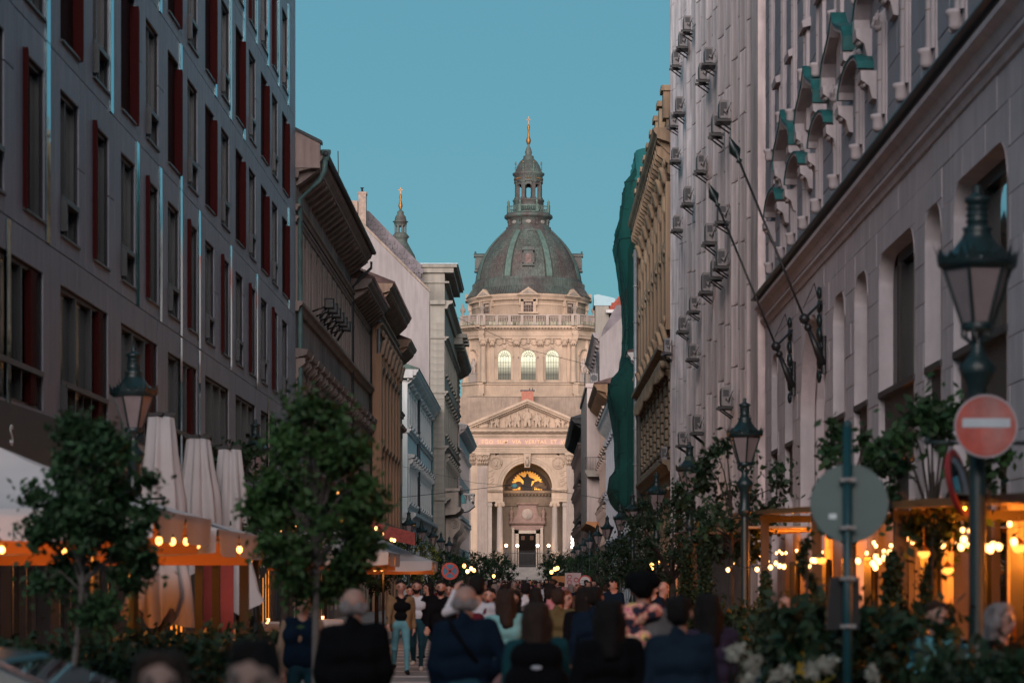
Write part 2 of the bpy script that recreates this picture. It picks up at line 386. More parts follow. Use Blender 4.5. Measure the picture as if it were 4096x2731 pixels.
for x, z, r in ((-1.6, 17.95, .5), (-2.3, 18.2, .6), (-2.9, 17.8, .5), (1.7, 18.1, .45), (2.4, 18.3, .6), (2.9, 17.8, .5), (.9, 17.7, .35)): mb.ball((x, 5.99, z), r, 10, (1.2, .06, .7))
mb.stuff('painted_clouds', mat('cloud_mosaic', (.06, .04, .03), var=.4, scale=2), lun)
mb = MB()
for s in (-1, 1):
    for i in range(5): mb.box(s*(1.3+.28*i)-.09, s*(1.3+.28*i)+.09, 5.9, 5.95, 17.35, 17.35+.5-.09*i)
mb.stuff('gold_rays', MATS['gold_mosaic'], lun)
point('vault_lamp', (BX-2.2, BY+4.2, 18.1), 110, (1, .6, .22), .4); point('vault_lamp', (BX+2.2, BY+4.2, 18.1), 110, (1, .6, .22), .4)
# entablature of the big order
mb = MB(); cornice(mb, -9.9, 9.9, [(-.35, 23.3), (-.35, 23.65), (-.45, 23.65), (-.45, 24.0), (-.55, 24.0), (-.55, 24.3), (-.75, 24.45), (.3, 24.45), (.3, 23.3)])
B(mb, 'architrave', STONE)
mb = MB(); mb.box(-9.75, 9.75, -.35, .3, 24.452, 25.95); fr = B(mb, 'frieze', STONE)
mb = MB(); mb.box(-8.35, 8.35, -.45, -.35, 24.72, 25.72); mb.build('inscription_panel', PINKM, fr)
fc = bpy.data.curves.new('inscription', 'FONT'); fc.body = 'EGO  SUM  VIA  VERITAS  ET  VITA'; fc.size = .86; fc.extrude = .03; fc.align_x = 'CENTER'; fc.space_character = 1.1; fc.offset = .004
fc.materials.append(mat('gilt_letters', (.72, .42, .2), rough=.5, var=.1)); fo = text_obj('inscription', fc, fr, (0, -.47, 24.92), 15.4)
mb = MB(); cornice(mb, -10.1, 10.1, [(-.45, 25.95), (-.55, 26.15), (-.55, 26.5), (-.8, 26.55), (-1.45, 26.95), (-1.45, 27.25), (-1.7, 27.55), (.3, 27.55), (.3, 25.95)])
co = B(mb, 'main_cornice', STONE)
mb = MB()
for i in range(17): x = -9.2+1.15*i; mb.mark().poly([(-.85, 26.9), (-1.4, 26.95), (-1.35, 26.8), (-.8, 26.55)], 'x', x-.2, x+.2)
mb.each('modillion', STONE, co)
mb = MB()
for i in range(50): x = -9.55+.39*i; mb.box(x-.11, x+.11, -.68, -.54, 26.2, 26.48)
mb.stuff('dentils', STONE, co)
# pediment
mb = MB(); mb.poly([(-9.4, 27.56), (9.4, 27.56), (0, 31.3)], 'y', .0, 12); B(mb, 'tympanum', STONE)
sl_ = math.atan2(32.3-28.05, 9.85)
for s in (-1, 1):
    mb = MB()
    def rk(d0, d1, y0, y1):
        nx, nz = -math.sin(sl_)*-s, math.cos(sl_)
        a = (s*10.1, 27.95); b2 = (0, 32.2)
        mb.poly([(a[0], a[1]+d0), (b2[0], b2[1]+d0), (b2[0], b2[1]+d1), (a[0], a[1]+d1)], 'y', y0, y1)
    rk(-.28, .18, -1.7, 12.4); rk(-.62, -.29, -1.35, 12.2); rk(-.95, -.63, -.6, .1)
    for i in range(26):
        x = s*(.45+.36*i); z = 32.2-abs(x)/10.1*4.25; mb.box(x-.1, x+.1, -.85, -.6, z-.92, z-.66)
    B(mb, 'raking_cornice', STONE)
mb = MB(); mb.box(-1.05, 1.05, 14, 15.5, 31.5, 34.9); B(mb, 'brick_chimney', mat('red_brick', (.33, .12, .08), var=.3, scale=3))
mb = MB(); mb.box(-1.25, 1.25, 13.9, 15.6, 34.9, 35.1); mb.lathe([(.12, 0), (0, .5)], (.35, 14.6, 35.1), 8); mb.lathe([(.12, 0), (0, .5)], (.9, 14.6, 35.1), 8); B(mb, 'chimney_cap', BLACKM)
# tympanum sculpture
def robed(x, z, h, lean=0, seat=False, mi=0, y=-.45):
    u = h/6.0; L = []
    if seat:
        L += [((x, y, z+u*2.6), (x+lean*.3, y, z+u*4.2), u*.85, u*.7, mi), ((x-u*.5, y, z+u*2.4), (x-u*.7, y-.45*u, z+u*.3), u*.6, u*.55, mi), ((x+u*.5, y, z+u*2.4), (x+u*.8, y-.45*u, z+u*.3), u*.6, u*.5, mi)]
        sh = z+u*4.3
    else:
        L += [((x, y, z+.2*u), (x+lean*.3, y, z+u*4), u*.9, u*.62, mi)]; sh = z+u*4.2
    hx = x+lean*.5
    L += [((x-u*.9, y, sh), (x-u*1.3, y-.3*u, sh-u*1.5), u*.35, u*.3, mi), ((x+u*.9, y, sh), (x+u*1.2, y-.4*u, sh-u*1.4), u*.35, u*.3, mi),
          ((x-u*.5, y, sh), (x+u*.5, y, sh), u*.5, u*.5, mi), ((hx, y-.1*u, sh+u*.9), (hx, y-.1*u, sh+u*1.2), u*.48, u*.45, mi)]
    return L
caps = []
caps += robed(0, 27.75, 3.1, 0, True); caps += [((.35, -.7, 29.2), (.3, -.7, 29.6), .22, .18, 0)]
for s in (-1, 1):
    caps += robed(s*1.75, 27.65, 2.6, -s*.3, True); caps += robed(s*3.2, 27.65, 2.15, -s*.4, True)
    caps += robed(s*5.15, 27.65, 1.9, s*.1, True); caps += robed(s*6.0, 27.65, 1.5, 0)
    caps += [((s*6.9, -.4, 27.9), (s*7.9, -.4, 27.8), .38, .3, 0), ((s*6.9, -.4, 28.2), (s*6.8, -.4, 28.5), .2, .17, 0)]
    caps += [((s*1.05, -.5, 27.8), (s*1.0, -.5, 29.9), .06, .05, 0), ((s*2.4, -.5, 27.9), (s*3.4, -.5, 28.4), .07, .07, 0)]
tm = nets(caps, .075, .1, 'tympanum_figures', STONE); obj('tympanum_figures', tm, bas)
# big pilasters
def pil_mesh(w=1.78):
    mb = MB(); mb.box(-w/2, w/2, .02, .36, 5.1, 21.2)
    n = 7
    for i in range(n): x = -w/2+w*(i+.5)/n; mb.poly([(-w/n*.32+x, .02), (x-w/n*.2, -.12), (x+w/n*.2, -.12), (x+w/n*.32, .02)], 'z', 5.1, 21.0)
    mb.box(-w/2-.12, w/2+.12, -.2, .36, 4.2, 4.75); mb.box(-w/2-.06, w/2+.06, -.14, .36, 4.75, 5.1)
    return mb.mesh('pilaster', STONE2)
def cap_mesh(w=1.78):
    mb = MB(); mb.poly([(-w/2, 21.2), (w/2, 21.2), (w/2+.12, 22.2), (w/2+.3, 23.0), (-w/2-.3, 23.0), (-w/2-.12, 22.2)], 'y', -.12, .36)
    for row, (z, n, o) in enumerate(((21.35, 5, .0), (21.95, 4, .1))):
        for i in range(n):
            x = (i-(n-1)/2)*w/n*1.05; mb.tube([(x, -.12, z), (x, -.3-o, z+.35), (x, -.5-o, z+.55), (x, -.42-o, z+.42)], [.17, .19, .12, .05], 6)
    for s in (-1, 1):
        mb.tube([(s*w/2+s*.22*math.cos(t), -.35, 22.7+.22*math.sin(t)) for t in np.linspace(0, 6, 10)], .1, 5)
        mb.tube([(s*.2+s*.13*math.cos(t), -.35, 22.75+.13*math.sin(t)) for t in np.linspace(0, 6, 8)], .07, 5)
    mb.box(-w/2-.35, w/2+.35, -.5, .36, 23.0, 23.3); mb.ball((0, -.5, 23.0), .2, 8)
    return mb.mesh('capital', STONE)
pm, cm = pil_mesh(), cap_mesh()
for x in (-7.55, 7.55): p = obj('pilaster', pm, bas, (x, 0, 0)); obj('capital', cm, p)
for x in (-9.25, 9.25):
    p = obj('pilaster', pm, bas, (x, .55, 0)); p.scale = (.55, 1, 1); obj('capital', cm, p)
# spandrel ornament
for s in (-1, 1):
    mb = MB()
    c = (s*5.25, 21.75)
    mb.tube([(c[0]+.98*math.cos(t), .3, c[1]+.98*math.sin(t)) for t in np.linspace(0, 2*PI, 25)], .13, 6)
    mb.tube([(c[0]+.74*math.cos(t), .3, c[1]+.74*math.sin(t)) for t in np.linspace(0, 2*PI, 25)], .06, 6)
    B(mb, 'roundel', STONE)
    cp = robed(c[0], c[1]-.62, 1.2, 0, True, y=.25)
    for i in range(16):
        z = 17.9+.34*i; x = s*(6.05+.22*math.sin(i*1.9)); 
        if z < 20.6: cp.append(((x-.25, .33, z), (x+.3, .33, z+.2), .14, .1, 0))
        if i < 9: q = 4.6-.42*i; cp.append(((s*q, .33, 22.85-.1*i*.0+.1*math.sin(2*i)), (s*(q-.2), .33, 22.7), .12, .09, 0))
    obj('spandrel_relief', nets(cp, .07, .06, 'spandrel_relief', STONE), bas)
# serliana: side blocks, columns, small pilasters
for s in (-1, 1):
    mb = MB(); x0, x1 = sorted((s*4.1, s*6.7))
    cornice(mb, x0, x1, [(-.1, 15.15), (-.1, 15.55), (-.2, 15.55), (-.2, 15.95), (.0, 15.95), (.0, 16.7), (-.3, 16.75), (-.7, 17.1), (-.75, 17.5), (1.5, 17.5), (1.5, 15.15)])
    for i in range(5): mb.box(x0+.3+.52*i-.09, x0+.3+.52*i+.09, -.5, -.2, 16.82, 17.0)
    B(mb, 'side_entablature', STONE)
    cxx = s*4.63
    mb = MB(); mb.lathe([(.62, 6.7), (.62, 6.95), (.55, 7.1), (.54, 8), (.47, 14.1), (.5, 14.25)], (cxx, .6, 0), 24); col = B(mb, 'column', STONE2)
    mb = MB(); mb.box(cxx-.75, cxx+.75, -.1, 1.35, 14.85, 15.15); mb.lathe([(.48, 14.25), (.6, 14.55), (.6, 14.85)], (cxx, .6, 0), 20)
    for q in (-1, 1): mb.tube([(cxx+q*.6, -.12, 14.6), (cxx+q*.6, 1.3, 14.6)], .3, 12)
    mb.build('ionic_capital', STONE, col)
    mb = MB(); mb.box(cxx-.8, cxx+.8, -.2, 1.4, 4.1, 4.5); mb.box(cxx-.68, cxx+.68, -.08, 1.28, 4.5, 6.3); mb.box(cxx-.8, cxx+.8, -.2, 1.4, 6.3, 6.7); mb.build('pedestal', STONE, col)
    mb = MB(); mb.box(*sorted((s*5.98, s*6.64)), .2, 1.4, 4.1, 15.15); mb.box(*sorted((s*5.9, s*6.66)), .05, 1.4, 14.4, 14.8); B(mb, 'side_pilaster', STONE2)
mb = MB(); cornice(mb, -4.1, 4.1, [(5.9, 14.6), (5.8, 15.2), (5.95, 15.2), (5.95, 16.3), (5.6, 16.5), (5.3, 16.8), (5.3, 17.2), (6.2, 17.2), (6.2, 14.6)])
for i in range(14): mb.box(-3.8+.58*i-.12, -3.8+.58*i+.12, 5.35, 5.6, 16.35, 16.6)
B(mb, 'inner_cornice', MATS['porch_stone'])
# portal
mb = MB(); mb.box(-2.75, -1.45, 5.7, 6.2, 4.1, 10.6); mb.box(1.45, 2.75, 5.7, 6.2, 4.1, 10.6); mb.box(-2.75, 2.75, 5.7, 6.2, 9.9, 11.3)
cornice(mb, -3.05, 3.05, [(5.75, 11.3), (5.3, 11.5), (5.15, 11.75), (5.15, 11.9), (6.2, 11.9), (6.2, 11.3)]); por = B(mb, 'portal', mat('rosy_marble', (.21, .13, .105), var=.2, scale=1.5))
mb = MB(); mb.box(-2.0, -1.48, 5.55, 5.72, 4.1, 10.4); mb.box(1.48, 2.0, 5.55, 5.72, 4.1, 10.4); mb.box(-2.0, 2.0, 5.55, 5.72, 9.9, 10.42)
for s in (-1, 1): mb.box(s*2.45-.22, s*2.45+.22, 5.4, 5.7, 4.1, 10.9)
mb.build('door_frame', mat('carved_marble', (.36, .29, .23), var=.3, scale=5), por)
mb = MB(); mb.box(-1.45, 1.45, 5.95, 6.1, 4.1, 9.9)
for i in range(4):
    for j in range(7):
        x = -1.4+.7*i; mb.box(x+.08, x+.62, 5.88, 5.95, 4.3+.55*j, 4.72+.55*j)
door = B(mb, 'church_door', mat('dark_bronze_door', (.008, .006, .005), spec=.03, rough=.95, var=.3, scale=3))
mb = MB()
for s in (-1, 1): mb.box(s*.75-.3, s*.75+.3, 5.9, 5.94, 8.8, 9.5)
mb.build('lit_fanlight', mat('dim_gold_glass', (.05, .02, .008), emis=(1, .35, .08), es=.015, var=.5, scale=6), door)
mb = MB(); mb.box(-1.55, 1.55, 5.75, 6.2, 11.9, 14.7); cornice(mb, -1.8, 1.8, [(5.75, 14.7), (5.45, 14.95), (5.45, 15.1), (6.2, 15.1), (6.2, 14.7)])
for s in (-1, 1): mb.poly([(s*1.55, 11.9), (s*2.7, 11.9), (s*2.35, 12.6), (s*1.9, 13.0), (s*1.65, 13.9), (s*1.55, 14.2)], 'y', 5.8, 6.2)
aed = B(mb, 'aedicule', MATS['rosy_marble'])
mb = MB(); mb.lathe([(0, 0), (.85, 0), (.95, .1), (.95, .2)], (0, 0, 0), 24); v = [(x, 5.55+z, 13.2+y) for x, y, z in mb.v]; mb.v = v
mb.build('roundel', STONE2, aed)
obj('portrait_relief', nets(robed(0, 12.6, 1.15, 0, True, y=5.5), .06, .06, 'portrait_relief', STONE2), aed)
for s in (-1, 1):
    mb = MB(); mb.lathe([(.35, 11.9), (.35, 12.5), (.45, 12.6), (.2, 12.8), (.38, 13.2), (.42, 13.6), (.2, 13.9), (.1, 14.1), (.14, 14.3), (0, 14.5)], (s*2.75, 5.7, 0), 12); mb.build('stone_urn', MATS['rosy_marble'], aed)
STEPM = mat('worn_grey_steps', (.19, .165, .15), rough=.9, var=.2, scale=.6)
# steps, iron fence and globe lamps
mb = MB(); mb.box(-20, 20, -2.4, 9, 0, 4.1); plat = B(mb, 'porch_platform', STEPM)
st = MB(); st.box(-20, 20, -.44, 0, 0, .17); stm = st.mesh('step', STEPM)
for i in range(24):
    s_ = MB(); s_.box(-20, 20, -2.4-.44*(24-i), -2.4-.44*(23-i), 0, .17*(i+1)-.001); B(s_, 'step', STEPM)
fence = empty('iron_fence', (BX, BY-.3, 4.1), 0, 'black iron railing with gilt posts across the basilica porch between the two columns', 'fence')
mb = MB()
for i in range(58):
    x = -4.0+.14*i
    if abs(x) < .0: continue
    mb.box(x-.018, x+.018, -.02, .02, 0, 2.6+.25*(i % 2))
mb.box(-4.1, 4.1, -.03, .03, .25, .32); mb.box(-4.1, 4.1, -.03, .03, 2.3, 2.38); mb.stuff('railing', BLACKM, fence)
for x in (-3.56, -1.67, 1.75, 3.6):
    p = MB(); p.box(x-.1, x+.1, -.1, .1, 0, 3.0); p.lathe([(.16, 3.0), (.06, 3.15), (.14, 3.3)], (x, 0, 0), 8); pp = p.build('lamp_post', BLACKM, fence)
    q = MB(); q.ball((x, 0, 3.65), .27, 14); q.build('globe_lamp', GLOBE, pp)
    point('globe_light', (BX+x, BY-1.0, 7.75), 14, (1, .6, .3), .25)
# iron railing at the foot of the steps
f2 = empty('plaza_railing', (BX, 392, 0), 0, 'long low black railing at the foot of the basilica steps behind the crowd', 'fence')
mb = MB()
for i in range(121): x = -18+.3*i; mb.box(x-.03, x+.03, -.03, .03, 0, 2.1)
for i in range(9): x = -18+4.5*i; mb.box(x-.09, x+.09, -.09, .09, 0, 2.45)
mb.box(-18, 18, -.03, .03, 1.9, 2.0); mb.box(-18, 18, -.03, .03, .2, .3); mb.stuff('railing', BLACKM, f2)
# glowing white figure-shaped sign beside the right pilaster
sg = empty('lit_figure_sign', put(2292, 2190, 404), 0, 'bright white lit sign shaped like a small figure beside the portico', 'sign')
mb = MB(); mb.bev(-.32, .32, -.1, .1, 1.3, 1.95, .05); mb.lathe([(.18, 1.25), (.42, .8), (.2, .65), (.36, .3), (.34, -.1)], (0, 0, 0), 12)
mb.build('glowing_panel', mat('white_light_panel', (1, 1, 1), var=0, emis=(1, .93, .9), es=3), sg)
mb = MB(); mb.box(-.06, .06, -.06, .06, -6.9, -.1); mb.build('post', BLACKM, sg)

# ---- bands between portico and drum
DC = 88.0
def plan(k=1.0, off=0.0):   # octagonal plan with projecting diagonal piers
    q = [(8.5, -11.9), (8.5, -13.0), (9.6, -13.0), (13.0, -9.6), (13.0, -8.5), (11.9, -8.5)]
    P4 = []
    for r in range(4):
        a = r*PI/2
        for x, y in q:
            X, Y = x*k, y*k; X += off*np.sign(x); Y += off*np.sign(y)
            P4.append((X*math.cos(a)-Y*math.sin(a), X*math.sin(a)+Y*math.cos(a)))
    return P4
def tier(mb, k, off, z0, z1): mb.poly([(x, y+DC) for x, y in plan(k, off)], 'z', z0, z1)
mb = MB(); tier(mb, 1.05, .9, 24, 34.6); tier(mb, 1.05, 1.1, 34.6, 35.2); tier(mb, 1.04, .6, 35.2, 37.4); tier(mb, 1.03, 1.0, 37.4, 37.9); tier(mb, 1.02, .5, 37.9, 38.5)
B(mb, 'drum_base', mat('darker_limestone', (.29, .21, .155), rough=.9, var=.25, scale=.3, streak=.2, col2=(.33, .25, .19), bump=.3, bscale=2))  # drum base in a darker mottled tone than the drum wall
mb = MB()
for k_, o_, z_ in ((1.05, 1.16, 35.2), (1.03, 1.06, 37.9), (1.0, .66, 41.35), (1.0, 1.24, 52.752), (1.02, .62, 38.501)): tier(mb, k_, o_, z_, z_+.09)
for k_ in range(4): tier(mb, 1.05, .93-.0*k_, 26+2.1*k_, 26.05+2.1*k_)
mb.stuff('mossy_ledges', mat('mossy_stone', (.07, .06, .045), rough=.95, var=.4, scale=1), bas)
mb = MB(); tier(mb, 1.0, .55, 38.5, 39.1); tier(mb, 1.0, .35, 39.1, 41.0); tier(mb, 1.0, .6, 41.0, 41.35); B(mb, 'drum_plinth', STONE)
# drum wall : core + front wall with three arched windows
wins = [(-4.78, 1.28), (0, 1.45), (4.78, 1.28)]
mb = MB(); yw = DC-11.9
holes = [(x-r, x+r, 42.0, 48.0) for x, r in wins]
wall_holes(mb, -8.6, 8.6, 41.35, 50.2, yw, yw+1.2, holes)
mb.box(-8.6, 8.6, yw+1.2, yw+1.3, 41.35, 50.2)
for s in (-1, 1): mb.box(*sorted((s*8.45, s*12.0)), yw+1.3, DC+11.5, 41.35, 50.2)
B(mb, 'drum_wall', STONE)
winm = mat('drum_window_glow', (.10, .10, .08), rough=.7, var=0, spec=.05)
n_, l_ = winm.node_tree.nodes, winm.node_tree.links
tc = n_.new('ShaderNodeTexCoord'); sx = n_.new('ShaderNodeSeparateXYZ'); l_.new(tc.outputs['Object'], sx.inputs[0])
mr = n_.new('ShaderNodeMapRange'); mr.inputs[1].default_value = 42.9; mr.inputs[2].default_value = 46.6; mr.interpolation_type = 'SMOOTHSTEP'; mr.inputs[3].default_value = .06; l_.new(sx.outputs[2], mr.inputs[0])
nz = n_.new('ShaderNodeTexNoise'); nz.inputs['Scale'].default_value = .6; l_.new(tc.outputs['Object'], nz.inputs['Vector'])
mm = n_.new('ShaderNodeMath'); mm.operation = 'MULTIPLY'; l_.new(mr.outputs[0], mm.inputs[0]); mr2 = n_.new('ShaderNodeMapRange'); mr2.inputs[3].default_value = .55; mr2.inputs[4].default_value = 1.1; l_.new(nz.outputs[0], mr2.inputs[0]); l_.new(mr2.outputs[0], mm.inputs[1])
bs = n_['Principled BSDF']; bs.inputs['Emission Color'].default_value = (1, .93, .66, 1); l_.new(mm.outputs[0], bs.inputs['Emission Strength']); winm.cycles.emission_sampling = 'NONE'
for x, r in wins:
    mb = MB(); n = 16     # arch head filler + surround
    for i in range(n):
        a, b2 = PI*i/n, PI*(i+1)/n; zc = 48.0-r
        def e2(t): c, s = math.cos(t), math.sin(t); q = min(r/abs(c) if abs(c) > 1e-6 else 1e9, r/s if s > 1e-6 else 1e9); return (x+c*q, zc+s*q)
        if i not in (-1,): mb.poly([(x+r*.999*math.cos(a), zc+r*.999*math.sin(a)), e2(a), e2(b2), (x+r*.999*math.cos(b2), zc+r*.999*math.sin(b2))], 'y', yw+.001, yw+1.19)
        ra, rb = r+.02, r+.5
        mb.poly([(x+ra*math.cos(a), zc+ra*math.sin(a)), (x+rb*math.cos(a), zc+rb*math.sin(a)), (x+rb*math.cos(b2), zc+rb*math.sin(b2)), (x+ra*math.cos(b2), zc+ra*math.sin(b2))], 'y', yw-.22, yw)
    for s in (-1, 1): mb.box(*sorted((x+s*(r+.02), x+s*(r+.4))), yw-.18, yw, 42, zc); mb.box(*sorted((x+s*(r+.02), x+s*(r+.6))), yw-.28, yw, zc-.25, zc)
    mb.box(x-.3, x+.3, yw-.5, yw, 48.3, 49.0)
    w_ = B(mb, 'arched_window', STONE)
    mb = MB(); mb.box(x-r, x+r, yw+.7, yw+.75, 42.0, 48.0); mb.build('pane', winm, w_)
    mb = MB()
    for i in range(1, 5): X = x-r+2*r*i/5; mb.box(X-.035, X+.035, yw+.6, yw+.68, 42, 46.6)
    for i in range(4): z = 42.0+1.2*(i+.95); mb.box(x-r, x+r, yw+.6, yw+.68, z-.04, z+.04)
    for q in (.3, .62): mb.tube([(x+r*q*math.cos(t), yw+.64, 46.6+r*q*math.sin(t)) for t in np.linspace(0, PI, 12)], .035, 4)
    for i in range(1, 8): t = PI*i/8; mb.tube([(x+r*.3*math.cos(t), yw+.64, 46.6+r*.3*math.sin(t)), (x+r*math.cos(t), yw+.64, 46.6+r*math.sin(t))], .03, 4)
    mb.stuff('glazing_bars', BLACKM, w_)
# pilasters of the drum
def drum_pil(x, y, w, ang=0, rnd_=False):
    mb = MB()
    if rnd_: mb.lathe([(.72, 41.4), (.72, 41.8), (.6, 42.0), (.58, 46), (.52, 48.5)], (0, 0, 0), 18)
    else: mb.box(-w/2, w/2, -.28, .3, 41.9, 48.5); mb.box(-w/2-.12, w/2+.12, -.4, .3, 41.35, 41.9)
    p = B(mb, 'drum_pilaster', STONE); p.location = (x, y, 0); p.rotation_euler = (0, 0, ang)
    mb = MB(); mb.poly([(-w/2, 48.5), (w/2, 48.5), (w/2+.2, 49.9), (-w/2-.2, 49.9)], 'y', -.45, .3); mb.box(-w/2-.3, w/2+.3, -.6, .3, 49.9, 50.2)
    for i in range(3): X = (i-1)*w*.38; mb.tube([(X, -.45, 48.7), (X, -.62, 49.1), (X, -.8, 49.3)], [.2, .2, .08], 6)
    for s in (-1, 1): mb.ball((s*(w/2+.1), -.55, 49.65), .25, 8)
    mb.build('capital', STONE, p)
for x in (-2.4, 2.4): drum_pil(x, yw, 1.15)
for s in (-1, 1):
    drum_pil(s*7.25, yw, .8)
    drum_pil(s*9.0, DC-12.75, 1.1, 0, True)
    drum_pil(s*12.7, DC-9.0, 1.1, s*PI/2, True)
# garlands
gl = []
for x in (-5.9, -3.6, -1.1, 1.1, 3.6, 5.9):
    for i in range(7): t = i/6; xx = x-.85+1.7*t; zz = 49.9-.9*math.sin(PI*t); gl.append(((xx, yw-.12, zz), (xx+.2, yw-.12, zz), .17, .17, 0))
for x in (-4.78, 0, 4.78): gl.append(((x, yw-.25, 49.4), (x, yw-.3, 50.0), .3, .25, 0))
obj('garlands', nets(gl, .08, .08, 'garlands', STONE), bas)
# diagonal piers with niches
for s in (-1, 1):
    ang = s*PI/4
    c_ = Vector((s*10.8, DC-10.8, 0))
    T = Matrix.Translation(c_) @ Matrix.Rotation(ang, 4, 'Z')
    mb = MB(); mb.T = T; hw = 1.18; zc = 46.9
    wall_holes(mb, -2.5, 2.5, 41.35, 50.2, -.35, .5, [(-hw, hw, 41.35, 48.1)])
    for i in range(12):
        a, b2 = PI*i/12, PI*(i+1)/12
        def e3(t): c, q2 = math.cos(t), math.sin(t); q = min(hw/abs(c) if abs(c) > 1e-6 else 1e9, hw/q2 if q2 > 1e-6 else 1e9)*1.0; return (c*q, zc+q2*q+.0)
        mb.poly([(hw*.999*math.cos(a), zc+hw*.999*math.sin(a)), e3(a), e3(b2), (hw*.999*math.cos(b2), zc+hw*.999*math.sin(b2))], 'y', -.349, .49)
        ra, rb = hw+.02, hw+.4
        mb.poly([(ra*math.cos(a), zc+ra*math.sin(a)), (rb*math.cos(a), zc+rb*math.sin(a)), (rb*math.cos(b2), zc+rb*math.sin(b2)), (ra*math.cos(b2), zc+ra*math.sin(b2))], 'y', -.55, -.35)
    mb.lathe([(1.35, 41.35), (1.35, 46.9), (1.2, 47.5), (.7, 48.1), (0, 48.3)], (0, .3, 0), 14, 0, PI)
    B(mb, 'niche', STONE)
    mb = MB(); mb.T = T; mb.box(-.95, .95, -.75, .3, 41.35, 43.4); mb.box(-1.05, 1.05, -.85, .3, 43.25, 43.45); ped = B(mb, 'statue_pedestal', STONE2)
    L = robed(0, 43.4, 3.1, .1*s, True, y=-.25)
    L += [((-.9, -.3, 44), (-.5, -.5, 45.2), .3, .2, 0)] if s < 0 else [((.7, -.3, 44), (.95, -.4, 45), .35, .2, 0)]
    sm_ = nets(L, .09, .1, 'seated_statue', STONE2); so_ = obj('seated_statue', sm_, bas, c_); so_.rotation_euler = (0, 0, ang)
# drum entablature, cornice, balustrade
mb = MB(); tier(mb, 1, .35, 50.2, 50.75); tier(mb, 1, .45, 50.75, 51.1); tier(mb, 1, .3, 51.1, 51.9); tier(mb, 1, .6, 51.9, 52.1); tier(mb, 1, 1.2, 52.3, 52.75); B(mb, 'drum_entablature', STONE)
mb = MB(); P_ = [(x, y+DC) for x, y in plan(1, .62)]; P2 = [(x, y+DC) for x, y in plan(1, .45)]
mod = MB(); bal = MB(); pan = MB(); rail = MB(); pier = MB()
Pb = [(x, y+DC) for x, y in plan(1, .35)]
for (a, b2, m1, m2) in [(P_[i], P_[(i+1) % 24], Pb[i], Pb[(i+1) % 24]) for i in range(24)]:
    va, vb = Vector((*a, 0)), Vector((*b2, 0)); L = (vb-va).length; n = max(1, int(L/.62))
    ang = math.atan2(vb.y-va.y, vb.x-va.x)
    for i in range(n):
        c = va.lerp(vb, (i+.5)/n); mod.T = Matrix.Translation(c) @ Matrix.Rotation(ang, 4, 'Z'); mod.mark().box(-.15, .15, -.4, .1, 52.08, 52.32)
    va, vb = Vector((*m1, 0)), Vector((*m2, 0)); L = (vb-va).length; M_ = lambda t: Matrix.Translation(va.lerp(vb, t)) @ Matrix.Rotation(ang, 4, 'Z')
    pan.T = M_(.5); pan.mark().box(-L/2, L/2, -.18, .18, 52.75, 53.6)
    rail.T = M_(.5); rail.mark().box(-L/2-.1, L/2+.1, -.26, .26, 54.75, 55.0)
    nb = max(1, round(L/2.45)); 
    for i in range(nb+1):
        pier.T = M_(i/nb); pier.mark().box(-.3, .3, -.27, .27, 52.76, 54.74)
        if i < nb:
            seg = L/nb; kk = int((seg-.7)/.36)
            for j in range(kk):
                t = (i*seg+.45+(j+.5)*(seg-.9)/max(kk, 1))/L; bal.T = M_(min(t, 1)); bal.lathe([(.06, 53.6), (.13, 53.85), (.06, 54.2), (.12, 54.5), (.07, 54.75)], (0, 0, 0), 6)
mod.each('modillion', STONE, bas); pan.each('balustrade_panel', mat('mossy_streaked_stone', (.34, .30, .22), rough=.9, var=.3, scale=1.5, streak=1.0), bas); rail.each('handrail', STONE2, bas); pier.each('balustrade_pier', STONE2, bas); bal.stuff('balusters', STONE2, bas)
um = MB(); um.lathe([(.55, 0), (.35, .25), (.18, .5), (.5, .95), (.55, 1.4), (.3, 1.7), (.2, 1.9), (.28, 2.1), (.1, 2.4), (0, 2.7)], (0, 0, 0), 12); um = um.mesh('urn', STONED)
for x, y in ((9.3, -12.9), (13.2, -8.9), (-9.3, -12.9), (-13.2, -8.9)): obj('urn', um, bas, (x, y+DC, 55.0))
